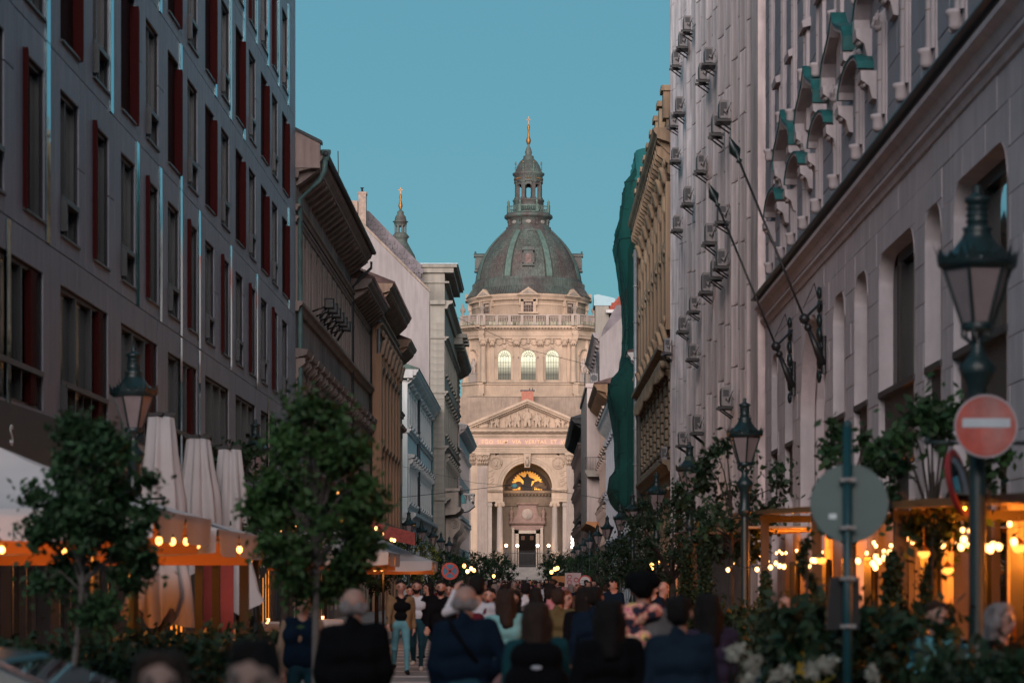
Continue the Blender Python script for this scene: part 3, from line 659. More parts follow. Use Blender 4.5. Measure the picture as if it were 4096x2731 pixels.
# attic
mb = MB(); mb.lathe([(11.7, 52.7), (11.7, 58.0), (12.1, 58.2), (12.2, 58.5), (12.7, 58.9), (12.75, 59.3), (11, 59.3)], (0, DC, 0), 64); mb.lathe([(11.85, 57.1), (11.85, 57.4)], (0, DC, 0), 64); B(mb, 'attic_drum', STONE)
den = MB()
for i in range(140):
    a = PI+PI*i/139; den.T = Matrix.Translation((12.2*math.cos(a), DC+12.2*math.sin(a), 0)) @ Matrix.Rotation(a, 4, 'Z'); den.box(-.1, .15, -.1, .1, 58.1, 58.45)
den.stuff('dentils', STONE, bas)
for th in (-PI/2, -PI/2-PI/4, -PI/2+PI/4, 0, PI):
    T = Matrix.Translation((0, DC, 0)) @ Matrix.Rotation(th+PI/2, 4, 'Z') @ Matrix.Translation((0, -11.7, 0))
    mb = MB(); mb.T = T
    for s in (-1, 1): mb.box(*sorted((s*.95, s*1.55)), -.35, .1, 55.6, 58.2); mb.box(*sorted((s*1.55, s*1.85)), -.6, .1, 56.9, 58.2)
    mb.box(-1.55, 1.55, -.35, .1, 57.7, 58.2); mb.box(-2.0, 2.0, -.6, .1, 55.25, 55.6)
    mb.poly([(-2.3, 58.9), (2.3, 58.9), (0, 60.5)], 'y', -1.25, .6)
    aw = B(mb, 'attic_window', STONE)
    mb = MB(); mb.T = T; mb.poly([(-1.5, 59.15), (1.5, 59.15), (0, 60.05)], 'y', -1.28, -1.26); mb.build('pediment_field', STONED, aw)
    mb = MB(); mb.T = T; mb.box(-.95, .95, -.12, -.06, 55.6, 57.7); mb.build('pane', mat('dull_attic_glass', (.06, .04, .035), rough=.7, spec=.1, var=.4, scale=2), aw)
    mb = MB(); mb.T = T
    for i in range(1, 4): mb.box(-.95+.475*i-.04, -.95+.475*i+.04, -.18, -.12, 55.6, 57.7)
    for z in (56.3, 57.0): mb.box(-.95, .95, -.18, -.12, z-.04, z+.04)
    mb.stuff('glazing_bars', STONED, aw)
# copper dome
mb = MB(); mb.lathe([(12.9, 59.3), (12.2, 60.0), (11.6, 61.0), (11.45, 61.3), (11.45, 62.3), (11.1, 62.4), (11.05, 62.9)], (0, 0, 0), 72); sk_ = B(mb, 'dome_skirt', COPPER); sk_.location = (0, DC, 0)
mb = MB()
for i in range(150): a = 2*PI*i/150; mb.T = Matrix.Rotation(a, 4, 'Z'); mb.poly([(-11.72, 61.0), (-12.3, 60.0), (-12.95, 59.3), (-13.0, 59.42), (-12.35, 60.12), (-11.8, 61.1)], 'x', -.06, .06); mb.box(-.05, .05, -11.53, -11.4, 61.3, 62.3)
ss = mb.stuff('standing_seams', COPPER, sk_)
prof = [(10.95, 62.9), (10.75, 64.2), (10.3, 65.9), (9.75, 67.2), (9.15, 68.4), (8.45, 69.5), (7.65, 70.5), (6.75, 71.5), (5.8, 72.4), (5.2, 73.0)]
mb = MB(); mb.lathe(prof, (0, 0, 0), 72); dm = B(mb, 'copper_dome', SCALES); dm.location = (0, DC, 0)
for i in range(8):
    a = PI/8+PI/4*i; mb = MB(); mb.T = Matrix.Rotation(a+PI/2, 4, 'Z')
    n = len(prof)
    for w, o in ((.62, .16), (.2, .28)):
        pts = []
        for side in (-1, 1):
            for j, (r, z) in enumerate(prof):
                ww = w*(.55+.45*r/10.9)
                pts += [(side*ww, -r-o, z+o*.4)]
        vs = pts+[(p[0], p[1]+.5, p[2]-.2) for p in pts]
        fs = [(j, n+j, n+j+1, j+1) for j in range(n-1)]+[(j, j+1, 2*n+j+1, 2*n+j) for j in range(n-1)]+[(n+j, 3*n+j, 3*n+j+1, n+j+1) for j in range(n-1)]
        if w < .3: continue
        mb.add(vs, fs)
    B(mb, 'dome_rib', COPPERG).location = (0, DC, 0)
    st_ = MB(); st_.T = Matrix.Rotation(a+PI/2, 4, 'Z')
    for side in (-1, 1):
        for j in range(60):
            t = j/59*(n-1); q = min(int(t), n-2); f = t-q; r = prof[q][0]*(1-f)+prof[q+1][0]*f; z = prof[q][1]*(1-f)+prof[q+1][1]*f
            st_.ball((side*(.78*(.55+.45*r/10.9)), -r-.1, z), .11, 4)
    st_.stuff('rib_beading', COPPERD, dm)
for th in (-PI/2, 0, PI, PI/2):   # dormers
    mb = MB(); mb.T = Matrix.Rotation(th+PI/2, 4, 'Z')
    mb.box(-.95, .95, -10.9, -8.5, 65.2, 68.3); mb.box(-1.2, 1.2, -11.1, -8.5, 65.0, 65.25)
    mb.poly([(1.25*math.cos(PI*i/10), 68.3+.55*math.sin(PI*i/10)) for i in range(11)], 'y', -11.2, -8)
    mb.box(-1.25, 1.25, -11.2, -8, 68.1, 68.3); mb.ball((0, -10.9, 69.1), .22, 8)
    for s in (-1, 1): mb.box(*sorted((s*.95, s*1.2)), -10.98, -9, 65.6, 67.5)
    dd = B(mb, 'dome_dormer', COPPERD); dd.location = (0, DC, 0)
    mb = MB(); mb.T = Matrix.Rotation(th+PI/2, 4, 'Z'); mb.poly([(.55*math.cos(PI*i/10), 66.9+.55*math.sin(PI*i/10)) for i in range(11)]+[(-.55, 65.5), (.55, 65.5)], 'y', -10.95, -10.92)
    mb.build('pane', mat('dull_pinkish_glass', (.16, .11, .10), rough=.8, spec=.05, var=.5, scale=3), dd)  # dormer panes in a matte pinkish brown
# lantern
mb = MB(); mb.lathe([(5.3, 72.9), (5.25, 73.2), (4.7, 73.6), (4.6, 74.1), (4.1, 74.3), (4.1, 75.5), (4.7, 75.9), (4.95, 76.1), (4.95, 76.5), (4.5, 76.9), (3.1, 76.95), (3.1, 79.4), (3.25, 79.5), (3.25, 79.75), (2.9, 79.85)], (0, 0, 0), 48)
lb = B(mb, 'lantern_base', COPPERD); lb.location = (0, DC, 0)
cart = MB(); brk = MB()
for i in range(8):
    a = PI/8+PI/4*i; brk.T = Matrix.Rotation(a+PI/2, 4, 'Z'); brk.mark().poly([(-4.1, 74.3), (-4.5, 74.3), (-4.35, 74.9), (-4.7, 75.6), (-4.1, 75.6)], 'x', -.28, .28)
    cart.T = Matrix.Rotation(a+PI/2+PI/8, 4, 'Z'); cart.mark().ball((0, -4.15, 74.9), .5, 10, (1.3, .25, .8))
cart.each('cartouche', mat('pale_copper', (.19, .17, .15), var=.3, scale=3), lb); brk.each('bracket', COPPERD, lb)
gal = MB(); fin = MB()
for i in range(8):
    a0_, a1_ = PI/8+PI/4*i, PI/8+PI/4*(i+1); p0, p1 = Vector((4.45*math.cos(a0_), 4.45*math.sin(a0_), 0)), Vector((4.45*math.cos(a1_), 4.45*math.sin(a1_), 0))
    L = (p1-p0).length; ang = math.atan2(p1.y-p0.y, p1.x-p0.x); gal.T = Matrix.Translation(p0.lerp(p1, .5)) @ Matrix.Rotation(ang, 4, 'Z')
    gal.box(-L/2, L/2, -.08, .08, 76.9, 77.05); gal.box(-L/2, L/2, -.1, .1, 78.1, 78.3)
    for j in range(6):
        x = -L/2+.4+(L-.8)*(j+.5)/6
        gal.tube([(x-.18, 0, 78.1), (x-.18, 0, 77.6), (x, 0, 77.1), (x+.18, 0, 77.6), (x+.18, 0, 78.1)], .055, 4)
    gal.T = Matrix.Translation(p0) @ Matrix.Rotation(a0_, 4, 'Z'); gal.box(-.22, .22, -.3, .3, 76.9, 78.4)
    fin.mark().lathe([(.2, 78.4), (.1, 78.6), (.28, 78.95), (.25, 79.2), (.06, 79.4), (0, 79.8)], (p0.x, p0.y, 0), 8)
gl_ = gal.build('gallery_railing', COPPERG, lb); fin.each('finial', COPPERG, lb)
mb = MB(); up = MB()
for i in range(8):
    a = PI/8+PI/4*i; mb.T = Matrix.Rotation(a+PI/2, 4, 'Z')
    mb.mark().box(-.38, .38, -2.85, -2.1, 79.85, 83.6); mb.box(-.5, .5, -3.0, -2.1, 79.85, 80.15); mb.box(-.5, .5, -3.0, -2.1, 83.2, 83.5)
    mb.T = Matrix.Rotation(a+PI/2+PI/8, 4, 'Z'); hw = .72
    for j in range(8):
        A0, A1 = PI*j/8, PI*(j+1)/8
        def e4(t): c, q2 = math.cos(t), math.sin(t); return (1.0*c/max(abs(c), abs(q2)), 82.1+1.0*q2/max(abs(c), abs(q2))*1.4)
        mb.poly([(hw*math.cos(A0), 82.1+hw*math.sin(A0)), e4(A0), e4(A1), (hw*math.cos(A1), 82.1+hw*math.sin(A1))], 'y', -2.6, -2.2)
mb.each('lantern_pier', COPPERD, bas, (0, DC, 0))
mb = MB(); mb.lathe([(2.9, 83.4), (2.9, 84.6), (3.25, 84.9), (3.3, 85.2), (2.8, 85.4), (2.75, 85.9), (2.5, 86.0), (2.3, 86.8), (1.8, 87.6), (1.1, 88.3), (1.05, 88.8), (.6, 89.0), (.72, 89.5), (.68, 89.8), (.4, 90.6), (.15, 91.0), (.25, 91.2), (.1, 91.3)], (0, 0, 0), 32)
lc = B(mb, 'lantern_cap', COPPER); lc.location = (0, DC, 0)
mb = MB()
for i in range(8):
    mb.T = Matrix.Rotation(PI/4*i+PI/4+PI/8+PI/8, 4, 'Z')
    mb.mark()
    for j in range(3): mb.tube([(-.65+.43*j+.43*t, -2.95, 84.1-.25*math.sin(PI*t)) for t in (0, .25, .5, .75, 1)], .07, 5)
mb.each('gilt_garland', GOLD, lc)
mb = MB()
for i in range(8): a = PI/8+PI/4*i; mb.mark().lathe([(.14, 85.4), (.08, 85.9), (.17, 86.2), (.08, 86.5), (.08, 87.0)], (2.85*math.cos(a), 2.85*math.sin(a), 0), 6)
mb.each('spike', COPPERG, lc)
mb = MB()
for i in range(8): a = PI/8+PI/4*i; mb.mark().ball((2.85*math.cos(a), 2.85*math.sin(a), 87.25), .16, 6, (1, 1, 1.8))
mb.each('gilt_flame', GOLD, lc)
mb = MB(); mb.lathe([(.1, 91.1), (.35, 91.4), (.52, 91.9), (.45, 92.3), (.2, 92.9), (.16, 94.2), (.3, 94.4), (.18, 94.5), (.3, 94.8), (.12, 95.2), (.05, 95.4)], (0, 0, 0), 16); ff = B(mb, 'gilt_finial', GOLD); ff.location = (0, DC, 0)
mb = MB(); mb.box(-.05, .05, -.04, .04, 95.3, 96.95); mb.box(-.42, .42, -.04, .04, 96.25, 96.35); mb.ball((0, 0, 96.3), .13, 6); mb.build('cross', GOLD, ff)
# bell tower whose top shows over the left roofs
TB = put(1602, 1000, 432); TS = 432/F
def tz(py): return H+(HY-py)*TS
tw = empty('bell_tower', (TB.x, 432, 0), 0, 'small bell tower dome with gilded cross peeping over the slate roof', 'tower')
sc_ = lambda z1, px: (px*TS, z1)
mb = MB(); mb.box(-5, 5, -5, 5, 0, tz(1110)); mb.build('tower_shaft', STONE, tw)
mb = MB(); mb.lathe([sc_(tz(1110), 100), sc_(tz(1060), 70), sc_(tz(1020), 56), sc_(tz(985), 36), sc_(tz(968), 27), sc_(tz(955), 28), sc_(tz(948), 36), sc_(tz(935), 25), sc_(tz(932), 23)], (0, 0, 0), 24); mb.build('tower_dome', COPPER, tw)
mb = MB()
for i in range(8):
    a = PI/8+PI/4*i; r = 21*TS; mb.box(r*math.cos(a)-.17, r*math.cos(a)+.17, r*math.sin(a)-.17, r*math.sin(a)+.17, tz(934), tz(900))
mb.lathe([sc_(tz(906), 24), sc_(tz(890), 26), sc_(tz(888), 32), sc_(tz(883), 24), sc_(tz(868), 21), sc_(tz(856), 12), sc_(tz(849), 14), sc_(tz(842), 6), sc_(tz(836), 3)], (0, 0, 0), 20); mb.build('belfry', COPPERD, tw)
mb = MB(); mb.lathe([sc_(tz(838), 4), sc_(tz(824), 9), sc_(tz(816), 7), sc_(tz(800), 3), sc_(tz(790), 5), sc_(tz(783), 5), sc_(tz(776), 2)], (0, 0, 0), 12); mb.box(-.06, .06, -.05, .05, tz(778), tz(750)); mb.box(-.4, .4, -.05, .05, tz(761), tz(758.5)); mb.build('gilt_finial', GOLD, tw)
# ------------------------------------------------------------------ street buildings
# every building: Empty at the near (left side) or far (right side) end of its front; local x runs along the front, -y faces the street
XL, XR = -9.0, 6.2
def left_root(name, Y0, X, label, cat='building'): return empty(name, (X, Y0, 0), PI/2, label, cat)
def right_root(name, Y1, X, label, cat='building'): return empty(name, (X, Y1, 0), -PI/2, label, cat)
WC = {}
def window(root, x, z, w, h, fm, style='', depth=.28, pane=None, hood=None, sill=None, sm=None, name='window'):
    key = (round(w, 2), round(h, 2), fm.name, style, depth, hood, sill, sm.name if sm else None)
    if key not in WC:
        f = MB(); t = .07; d0, d1 = depth-.08, depth
        f.box(-w/2, -w/2+t, d0, d1, 0, h); f.box(w/2-t, w/2, d0, d1, 0, h); f.box(-w/2+t, w/2-t, d0, d1, 0, t); f.box(-w/2+t, w/2-t, d0, d1, h-t, h)
        if 'v' in style: f.box(-.03, .03, d0+.01, d1, t, h-t)
        if 'V' in style:
            for q in (-1, 1): f.box(q*w/6-.04, q*w/6+.04, d0-.05, d1, t, h-t)
        if 't' in style: f.box(-w/2+t, w/2-t, d0+.02, d1, h*.68, h*.68+.06)
        if 'c' in style: f.box(-w/2+t, w/2-t, d0-.12, d1-.0, h*.24, h*.24+.1); f.box(-w/2+.04, -w/2+.1, d0-.2, d0, t, h*.24); f.box(0, .05, d0-.04, d0, t, h*.24)
        fme = f.mesh('window_frame', fm); p = MB(); p.box(-w/2+t*.5, w/2-t*.5, d1, d1+.02, t*.5, h-t*.5); pme = p.mesh('pane', GLASSW)
        extra = []
        if hood:
            m = MB()
            if hood == 'flat': m.poly([(0, h+.32), (-.3, h+.45), (-.36, h+.62), (.0, h+.66)], 'x', -w/2-.35, w/2+.35); m.box(-w/2-.2, w/2+.2, -.08, 0, h+.02, h+.32)
            if hood == 'bracket':
                m.poly([(0, h+.3), (-.42, h+.42), (-.48, h+.62), (0, h+.68)], 'x', -w/2-.4, w/2+.4)
                for q in (-1, 1): m.poly([(0, h-.5), (-.12, h-.4), (-.1, h-.1), (-.36, h+.1), (-.36, h+.3), (0, h+.3)], 'x', q*(w/2+.2)-.11, q*(w/2+.2)+.11)
            if hood == 'tri':
                m.poly([(0, h+.3), (-.38, h+.42), (-.4, h+.55), (0, h+.55)], 'x', -w/2-.4, w/2+.4); m.poly([(-w/2-.4, h+.552), (w/2+.4, h+.552), (0, h+1.1)], 'y', -.36, 0)
            for q in (-1, 1): m.box(*sorted((q*(w/2+.001), q*(w/2+.16))), -.06, 0, -.05, h+.15)
            m.box(-w/2-.16, w/2+.16, -.06, 0, h+.001, h+.15)
            extra.append(('window_surround', m.mesh('window_surround', sm or fm)))
        if sill: m = MB(); m.poly([(0, -.22), (-.2, -.14), (-.22, 0), (.2, 0), (.2, -.2)], 'x', -w/2-sill, w/2+sill); extra.append(('window_sill', m.mesh('window_sill', sm or fm)))
        WC[key] = (fme, pme, extra)
    fme, pme, extra = WC[key]
    o = obj(name, fme, root, (x, 0, z)); pp = obj('pane', pme, o)
    if pane: pp.material_slots[0].link = 'OBJECT'; pp.material_slots[0].material = pane
    for n_, m_ in extra: obj(n_, m_, o)
    return o
UNIT = {}
def unit(m):
    if m.name not in UNIT:
        b = MB(); b.bev(-.5, .5, -.5, .5, -.5, .5, .04); UNIT[m.name] = b.mesh('block', m)
    return UNIT[m.name]
BLK = {}
def block(name, root, x0, x1, y0, y1, z0, z1, m):
    o = obj(name, unit(m), root, ((x0+x1)/2, (y0+y1)/2, (z0+z1)/2)); o.scale = (x1-x0, y1-y0, z1-z0)
    return o
def ashlar(root, x0, x1, z0, z1, holes, bw, bh, m, y0=-.03, y1=.05, gap=.012, limit=300, name='stone_block', rs=None, jog=.5):
    rs = rs or random.Random(int(x1*7)); cells = []
    r = 0; z = z0
    while z < z1-.05:
        zt = min(z+bh, z1); xs = x0-(bw*jog if r % 2 else 0)
        x = xs
        while x < x1-.02:
            a, b = max(x, x0), min(x+bw, x1)
            parts = [(a, b, z, zt)]
            for h in holes:
                nx = []
                for (p, q, u, v) in parts:
                    if h[1] <= p or h[0] >= q or h[3] <= u or h[2] >= v: nx.append((p, q, u, v)); continue
                    if h[0] > p: nx.append((p, h[0], u, v))
                    if h[1] < q: nx.append((h[1], q, u, v))
                    pp, qq = max(p, h[0]), min(q, h[1])
                    if h[3] < v: nx.append((pp, qq, h[3], v))
                    if h[2] > u: nx.append((pp, qq, u, h[2]))
                parts = nx
            cells += [c for c in parts if c[1]-c[0] > .08 and c[3]-c[2] > .05]
            x += bw
        z = zt; r += 1
    rest = MB()
    for i, c in enumerate(cells):
        d = rs.uniform(-.006, .006)
        if i < limit: block(name, root, c[0]+gap/2, c[1]-gap/2, y0+d, y1, c[2]+gap/2, c[3]-gap/2, m)
        else: rest.box(c[0]+gap/2, c[1]-gap/2, y0+d, y1, c[2]+gap/2, c[3]-gap/2)
    if rest.v: rest.stuff(name+'_courses', m, root)
def shell(root, L, ztop, depth, m, roofm=None, rp=None, holes=(), t=.4, zb=0, endn=True):
    mb = MB(); wall_holes(mb, 0, L, zb, ztop, 0, t, holes); mb.build('street_wall', m, root)
    mb = MB(); mb.box(0.003, L-.003, t+.35, depth, 0, ztop-.02); mb.box(0, .3, t+.001, depth, 0, ztop); mb.box(L-.3, L, t+.001, depth, 0, ztop); mb.build('side_wall', m, root)
    mb = MB(); mb.box(.31, L-.31, t+.3, t+.34, .1, ztop-.05); mb.build('dark_rooms', DARK, root)
def eave(root, L, z, ov, m, x0=0, br=0, brm=None, h=.7, name='cornice', bsz=.3):
    mb = MB(); mb.poly([(.0, z-h), (-.12, z-h), (-.16, z-h*.72), (-.3, z-h*.66), (-ov*.85, z-h*.5), (-ov*.85, z-h*.36), (-ov, z-h*.2), (-ov-.06, z), (0, z+.02)], 'x', x0-.001, L+.001)
    o = mb.build(name, m, root)
    if br:
        mb = MB(); n = int((L-x0)/br)
        for i in range(n):
            x = x0+(i+.5)*(L-x0)/n; mb.mark().poly([(-.0, z-h-.25), (-.2, z-h-.15), (-ov*.8, z-h*.62), (-ov*.82, z-h*.48), (0, z-h*.48)], 'x', x-bsz/2, x+bsz/2)
        mb.each('cornice_bracket', brm or m, o)
    return o
def course(root, L, z, m, d=.15, h=.25, x0=0, name='string_course'):
    mb = MB(); mb.poly([(0, z-h), (-d*.4, z-h), (-d*.6, z-h*.5), (-d, z-h*.3), (-d, z), (0, z+.03)], 'x', x0, L); return mb.build(name, m, root)
def roof(root, L, z, ov, depth, pitch, m, x0=0, tiles=0, name='roof'):
    y1 = depth/2; mb = MB(); zz = z+(y1+ov)*pitch
    mb.poly([(-ov-.05, z+.03), (y1, zz), (depth, z+.03), (depth, z+.0), (-ov, z-.02)], 'x', x0, L); o = mb.build(name, m, root)
    if tiles:
        t = MB(); n = int((L-x0)/tiles)
        for i in range(n): x = x0+(i+.5)*(L-x0)/n; t.tube([(x, -ov-.12, z+.05), (x, y1, zz+.06)], .09, 5)
        t.stuff('roof_tiles', m, o)
    return o
def downpipe(root, x, z0, z1, m, y=-.12, r=.07, jog=None):
    pts = [(x, y, z0), (x, y, z1)]
    if jog: pts += [(x, y+jog*.3, z1+.3), (x, y+jog, z1+.9), (x, y+jog, z1+1.2)]
    mb = MB(); mb.tube(pts, r, 8); 
    for k in range(1, int((z1-z0)/2)): mb.tube([(x, y, z0+2*k), (x, y, z0+2*k+.08)], r*1.3, 8)
    return mb.build('downpipe', m, root)

# ===== left: modern grey building with red fins
GREYP = mat('grey_cladding', (.24, .25, .30), rough=.5, var=.12, scale=.7, streak=.25, rand=.08, spec=.5)
GREYB = mat('grey_cladding_backing', (.03, .03, .034), rough=.8)
REDF = mat('red_fin', (.045, .006, .006), rough=.8, var=.15, scale=2, spec=.1)
REDP = mat('red_shutter', (.028, .005, .005), rough=.85, var=.2, scale=2, spec=.1)
FRM = mat('dark_window_frame', (.035, .04, .045), rough=.4, var=.1)
Y0 = 28.0
LB = left_root('modern_building', Y0, XL, 'modern grey panelled building with tall windows, red fins and mirror strips')
Lm = 90.8-Y0; pitch, ww = 3.355, 1.84; colx = [42.4-Y0+pitch*i for i in range(-4, 14)]; heads = [11.1, 14.8, 18.5, 22.2, 25.9]; ZT = 28.0
holes = []; rs = random.Random(5)
wide = []
for i, x in enumerate(colx):
    for hz in heads: holes.append((x, x+ww, hz-2.75, hz))
for i in range(-3, 14, 2):      # first floor: wide openings over two columns
    x0 = 42.4-Y0+pitch*(i)+.0; wide.append((max(x0, .4), x0+pitch+ww-.1, 4.9, 7.4))
holes += wide
gf = [(1.0+4.2*i, 4.4+4.2*i, .4, 3.6) for i in range(14)]; holes += gf
mb = MB(); wall_holes(mb, 0, Lm, 0, ZT, 0, .35, holes); mb.build('street_wall', GREYB, LB)
mb = MB(); mb.box(0, Lm, .75, 16, 0, ZT-.02); mb.box(Lm-.25, Lm, -.03, .74, 0, ZT); mb.box(0, .2, -.03, .74, 0, ZT); mb.box(0, Lm, -.05, 16, ZT, ZT+.3); mb.build('building_core', GREYP, LB)
joints = [4.2, 8.0, 11.7, 15.4, 19.1, 22.8, 26.5, 28.0]
# cladding panels
nb = 0; rest = MB(); px_ = [0]+[v for x in colx for v in (x, x+ww)]+[Lm-.26]
def panel(a, b, c, d, near=True):
    global nb
    if b-a < .06 or d-c < .06: return
    if nb < 300: block('cladding_panel', LB, a+.012, b-.012, -.035, -.002, c+.012, d-.012, GREYP); nb += 1
    else: rest.box(a+.012, b-.012, -.035, -.002, c+.012, d-.012)
for i, x in enumerate(colx):
    if x < 0: continue
    xe = min(colx[i+1] if i+1 < len(colx) else Lm-.26, Lm-.26)
    for r in range(1, 6):
        z0, z1 = joints[r], joints[r+1]; hz = heads[r-1]
        # strip
        st = (rs.random() < (.18+.11*r)); sx0 = x+ww+.12; sx1 = sx0+.36
        panel(x, x+ww, hz, z1); panel(x, x+ww, z0, hz-2.75)
        if st and xe-sx1 > .2:
            block('mirror_strip', LB, sx0, sx1, -.06, -.002, z0+.01, z1-.01, MIRROR)
            panel(x+ww, sx0, z0, z1); panel(sx1, sx1+(xe-sx1)*.55, z0, z1); panel(sx1+(xe-sx1)*.55, xe, z0, z1)
        else:
            m_ = x+ww+(xe-x-ww)*rs.uniform(.35, .65); zz = z0+rs.choice([1.2, 1.9, 2.6]); panel(x+ww, m_, z0, zz); panel(x+ww, m_, zz, z1); panel(m_, xe, z0, z1)
    if rs.random() < .35: block('mirror_strip', LB, x+ww+.12, x+ww+.45, -.06, -.002, 4.25, 7.95, MIRROR)
for a, b in zip([(0, .4, 0, 0)]+wide, wide): panel(a[1], b[0], 4.2, 8.0)
for w_ in wide:
    n = 3
    for k in range(n): panel(w_[0]+(w_[1]-w_[0])*k/n, w_[0]+(w_[1]-w_[0])*(k+1)/n, 7.4, 8.0); panel(w_[0]+(w_[1]-w_[0])*k/n, w_[0]+(w_[1]-w_[0])*(k+1)/n, 4.2, 4.9)
if rest.v: rest.stuff('cladding_panels', GREYP, LB)
for i, x in enumerate(colx):
    for r, hz in enumerate(heads):
        red = (i % 2 == 1) == (r in (1, 2)); z0 = hz-2.75   # alternate columns
        if i % 2 == 0: red = r in (0, 3, 4)
        else: red = r in (1, 2)
        if x < 0: continue
        if red and i % 2 == 0:
            w_ = window(LB, x+ww/2, z0, ww, 2.75, FRM, '', depth=.13, pane=REFD); block('red_fin', LB, x-.02, x+.05, -.13, .2, z0-.02, hz+.05, REDF)
        elif red:
            block('red_shutter', LB, x+.01, x+ww-.01, .07, .12, z0+.01, hz-.01, REDP); block('red_fin', LB, x+ww-.05, x+ww+.02, -.13, .13, z0-.05, hz-.12, REDF)
        else: w_ = window(LB, x+ww/2, z0, ww, 2.75, FRM, 'vc', depth=.13, pane=REFD)
        block('window_ledge', LB, x-.02, x+ww+.02, -.09, .3, z0-.05, z0-.001, FRM)
for i, w_ in enumerate(wide):
    L_ = w_[1]-w_[0]; window(LB, w_[0]+L_/2, 4.9, L_, 2.5, FRM, 'Vc', depth=.13, pane=REFG if i > 2 else REFD)
    if i < 5: block('red_fin', LB, w_[1]-1.0, w_[1]-.5, -.02, .1, 4.95, 7.35, REDF)
for h in gf: window(LB, (h[0]+h[1])/2, .4, 3.4, 3.2, FRM, 'V', depth=.34)
mb = MB(); mb.box(0, 17, -.3, -.04, 3.7, 4.75); fa = mb.build('shop_fascia', mat('dark_fascia', (.02, .04, .05), rough=.5), LB)
text('shop_letter', 'S', .5, mat('white_letter', (.7, .7, .7)), fa, (12.2, -.31, 4.05))
# warm lit café front under the first floor
# ===== left: dark old house with bracketed eave
TAUPE = mat('taupe_stucco', (.27, .22, .205), rough=.9, var=.22, scale=.6, streak=.5, col2=(.15, .125, .12), bump=.2)
TAUPE2 = mat('taupe_trim', (.23, .19, .175), rough=.9, var=.22, scale=.8, streak=.3)
PINKW = mat('cracked_pink_plaster', (.34, .265, .255), rough=.95, var=.18, scale=.5, streak=.35, col2=(.35, .26, .23), bump=.2)
TILE = mat('dark_roof_tile', (.09, .05, .045), rough=.8, var=.4, scale=2)
PIPE = mat('green_metal_pipe', (.07, .13, .13), rough=.55, var=.3, scale=2)
PIPED = mat('dark_pipe', (.035, .04, .045), rough=.6, var=.3, scale=2)
def old_house(name, label, Y0, Y1, ze, m, tm, npit=2.45, near=True):
    r = left_root(name, Y0, XL, label); L = Y1-Y0; n = int(L/npit); p = L/n; hs = []
    for i in range(n): x = (i+.5)*p; hs += [(x-.55, x+.55, 12.35, 14.9), (x-.6, x+.6, 7.4, 9.9), (x-.7, x+.7, .5, 4.2)]
    shell(r, L, ze-.7, 14, m, holes=hs)
    for i in range(n):
        x = (i+.5)*p; window(r, x, 12.35, 1.1, 2.55, FRM, 'vt', depth=.3); window(r, x, 7.4, 1.2, 2.5, FRM, 'vt', depth=.3, hood='bracket', sm=tm, sill=.15); window(r, x, .5, 1.4, 3.7, FRM, 't', depth=.3)
        block('wall_strip', r, x-.95, x-.72, -.08, -.001, 12.3, 15.2, tm); block('wall_strip', r, x+.72, x+.95, -.08, -.001, 12.3, 15.2, tm)
    course(r, L, 12.3, tm, .3, .35); course(r, L, 15.5, tm, .14, .2); course(r, L, 15.95, tm, .2, .22); course(r, L, 6.2, tm, .3, .4); course(r, L, 4.9, tm, .2, .3)
    eave(r, L, ze, 1.0, tm, br=1.3, h=.8, bsz=.5); roof(r, L, ze, 1.0, 14, .5, TILE, tiles=.45)
    return r
h2 = old_house('old_town_house', 'dark taupe old house with deep bracketed eave beside the modern grey building', 90.85, 118.5, 17.75, TAUPE, TAUPE2)
mb = MB(); mb.poly([(-.95, 17.3), (-.95, 18.25), (7, 22.2), (15, 18.3), (15, 9), (.05, 9), (.05, 17.3)], 'x', -.04, .32); fw = mb.build('gable_wall', PINKW, h2)
mb = MB(); mb.poly([(-1.02, 18.2), (-1.02, 18.32), (7, 22.35), (7, 22.2)], 'x', -.1, .4); mb.build('gable_coping', PIPED, fw)
mb = MB(); mb.tube([(.2, -1.15, 17.85), (.2, -1.1, 17.2), (.25, -.9, 16.9), (.5, -.15, 16.2), (.5, -.15, 12), (.5, -.15, .2)], .1, 10); mb.lathe([(.1, 17.6), (.2, 17.9), (.2, 18.0)], (.2, -1.15, 0), 10); mb.build('downpipe', PIPE, h2)
mb = MB(); mb.tube([(.0, -1.16, 17.85), (27.6, -1.16, 17.85)], .11, 8); mb.build('gutter', PIPED, h2)
downpipe(h2, 27.5, .2, 16.2, PIPED, jog=-.9)
for i in range(6):   # floodlights on the ledge
    f = empty('floodlight', (XL+.75, 97.5+1.75*i, 12.55), 0, 'black floodlight on the ledge of the dark taupe house, '+['nearest of six', 'second of six', 'third of six', 'fourth of six', 'fifth of six', 'farthest of six'][i], 'floodlight', 'floodlights on the ledge of the taupe house')
    mb = MB(); mb.bev(-.2, .2, -.2, .15, .2, .62, .05); mb.build('lamp_head', BLACKM, f)
    mb = MB(); mb.tube([(-.4, 0, -.2), (-.1, 0, .3)], .06, 6); mb.tube([(-.7, 0, .1), (-.15, 0, .3)], .04, 6); mb.build('arm', BLACKM, f)
h2b = old_house('narrow_town_house', 'narrow taupe house with lower eave between the bracketed house and the ochre pilastered one', 118.55, 131.8, 16.6, mat('warm_taupe_stucco', (.32, .24, .20), rough=.9, var=.2, scale=.6, streak=.4), TAUPE2)
downpipe(h2b, 13.0, .2, 15.6, PIPED, jog=-.9)
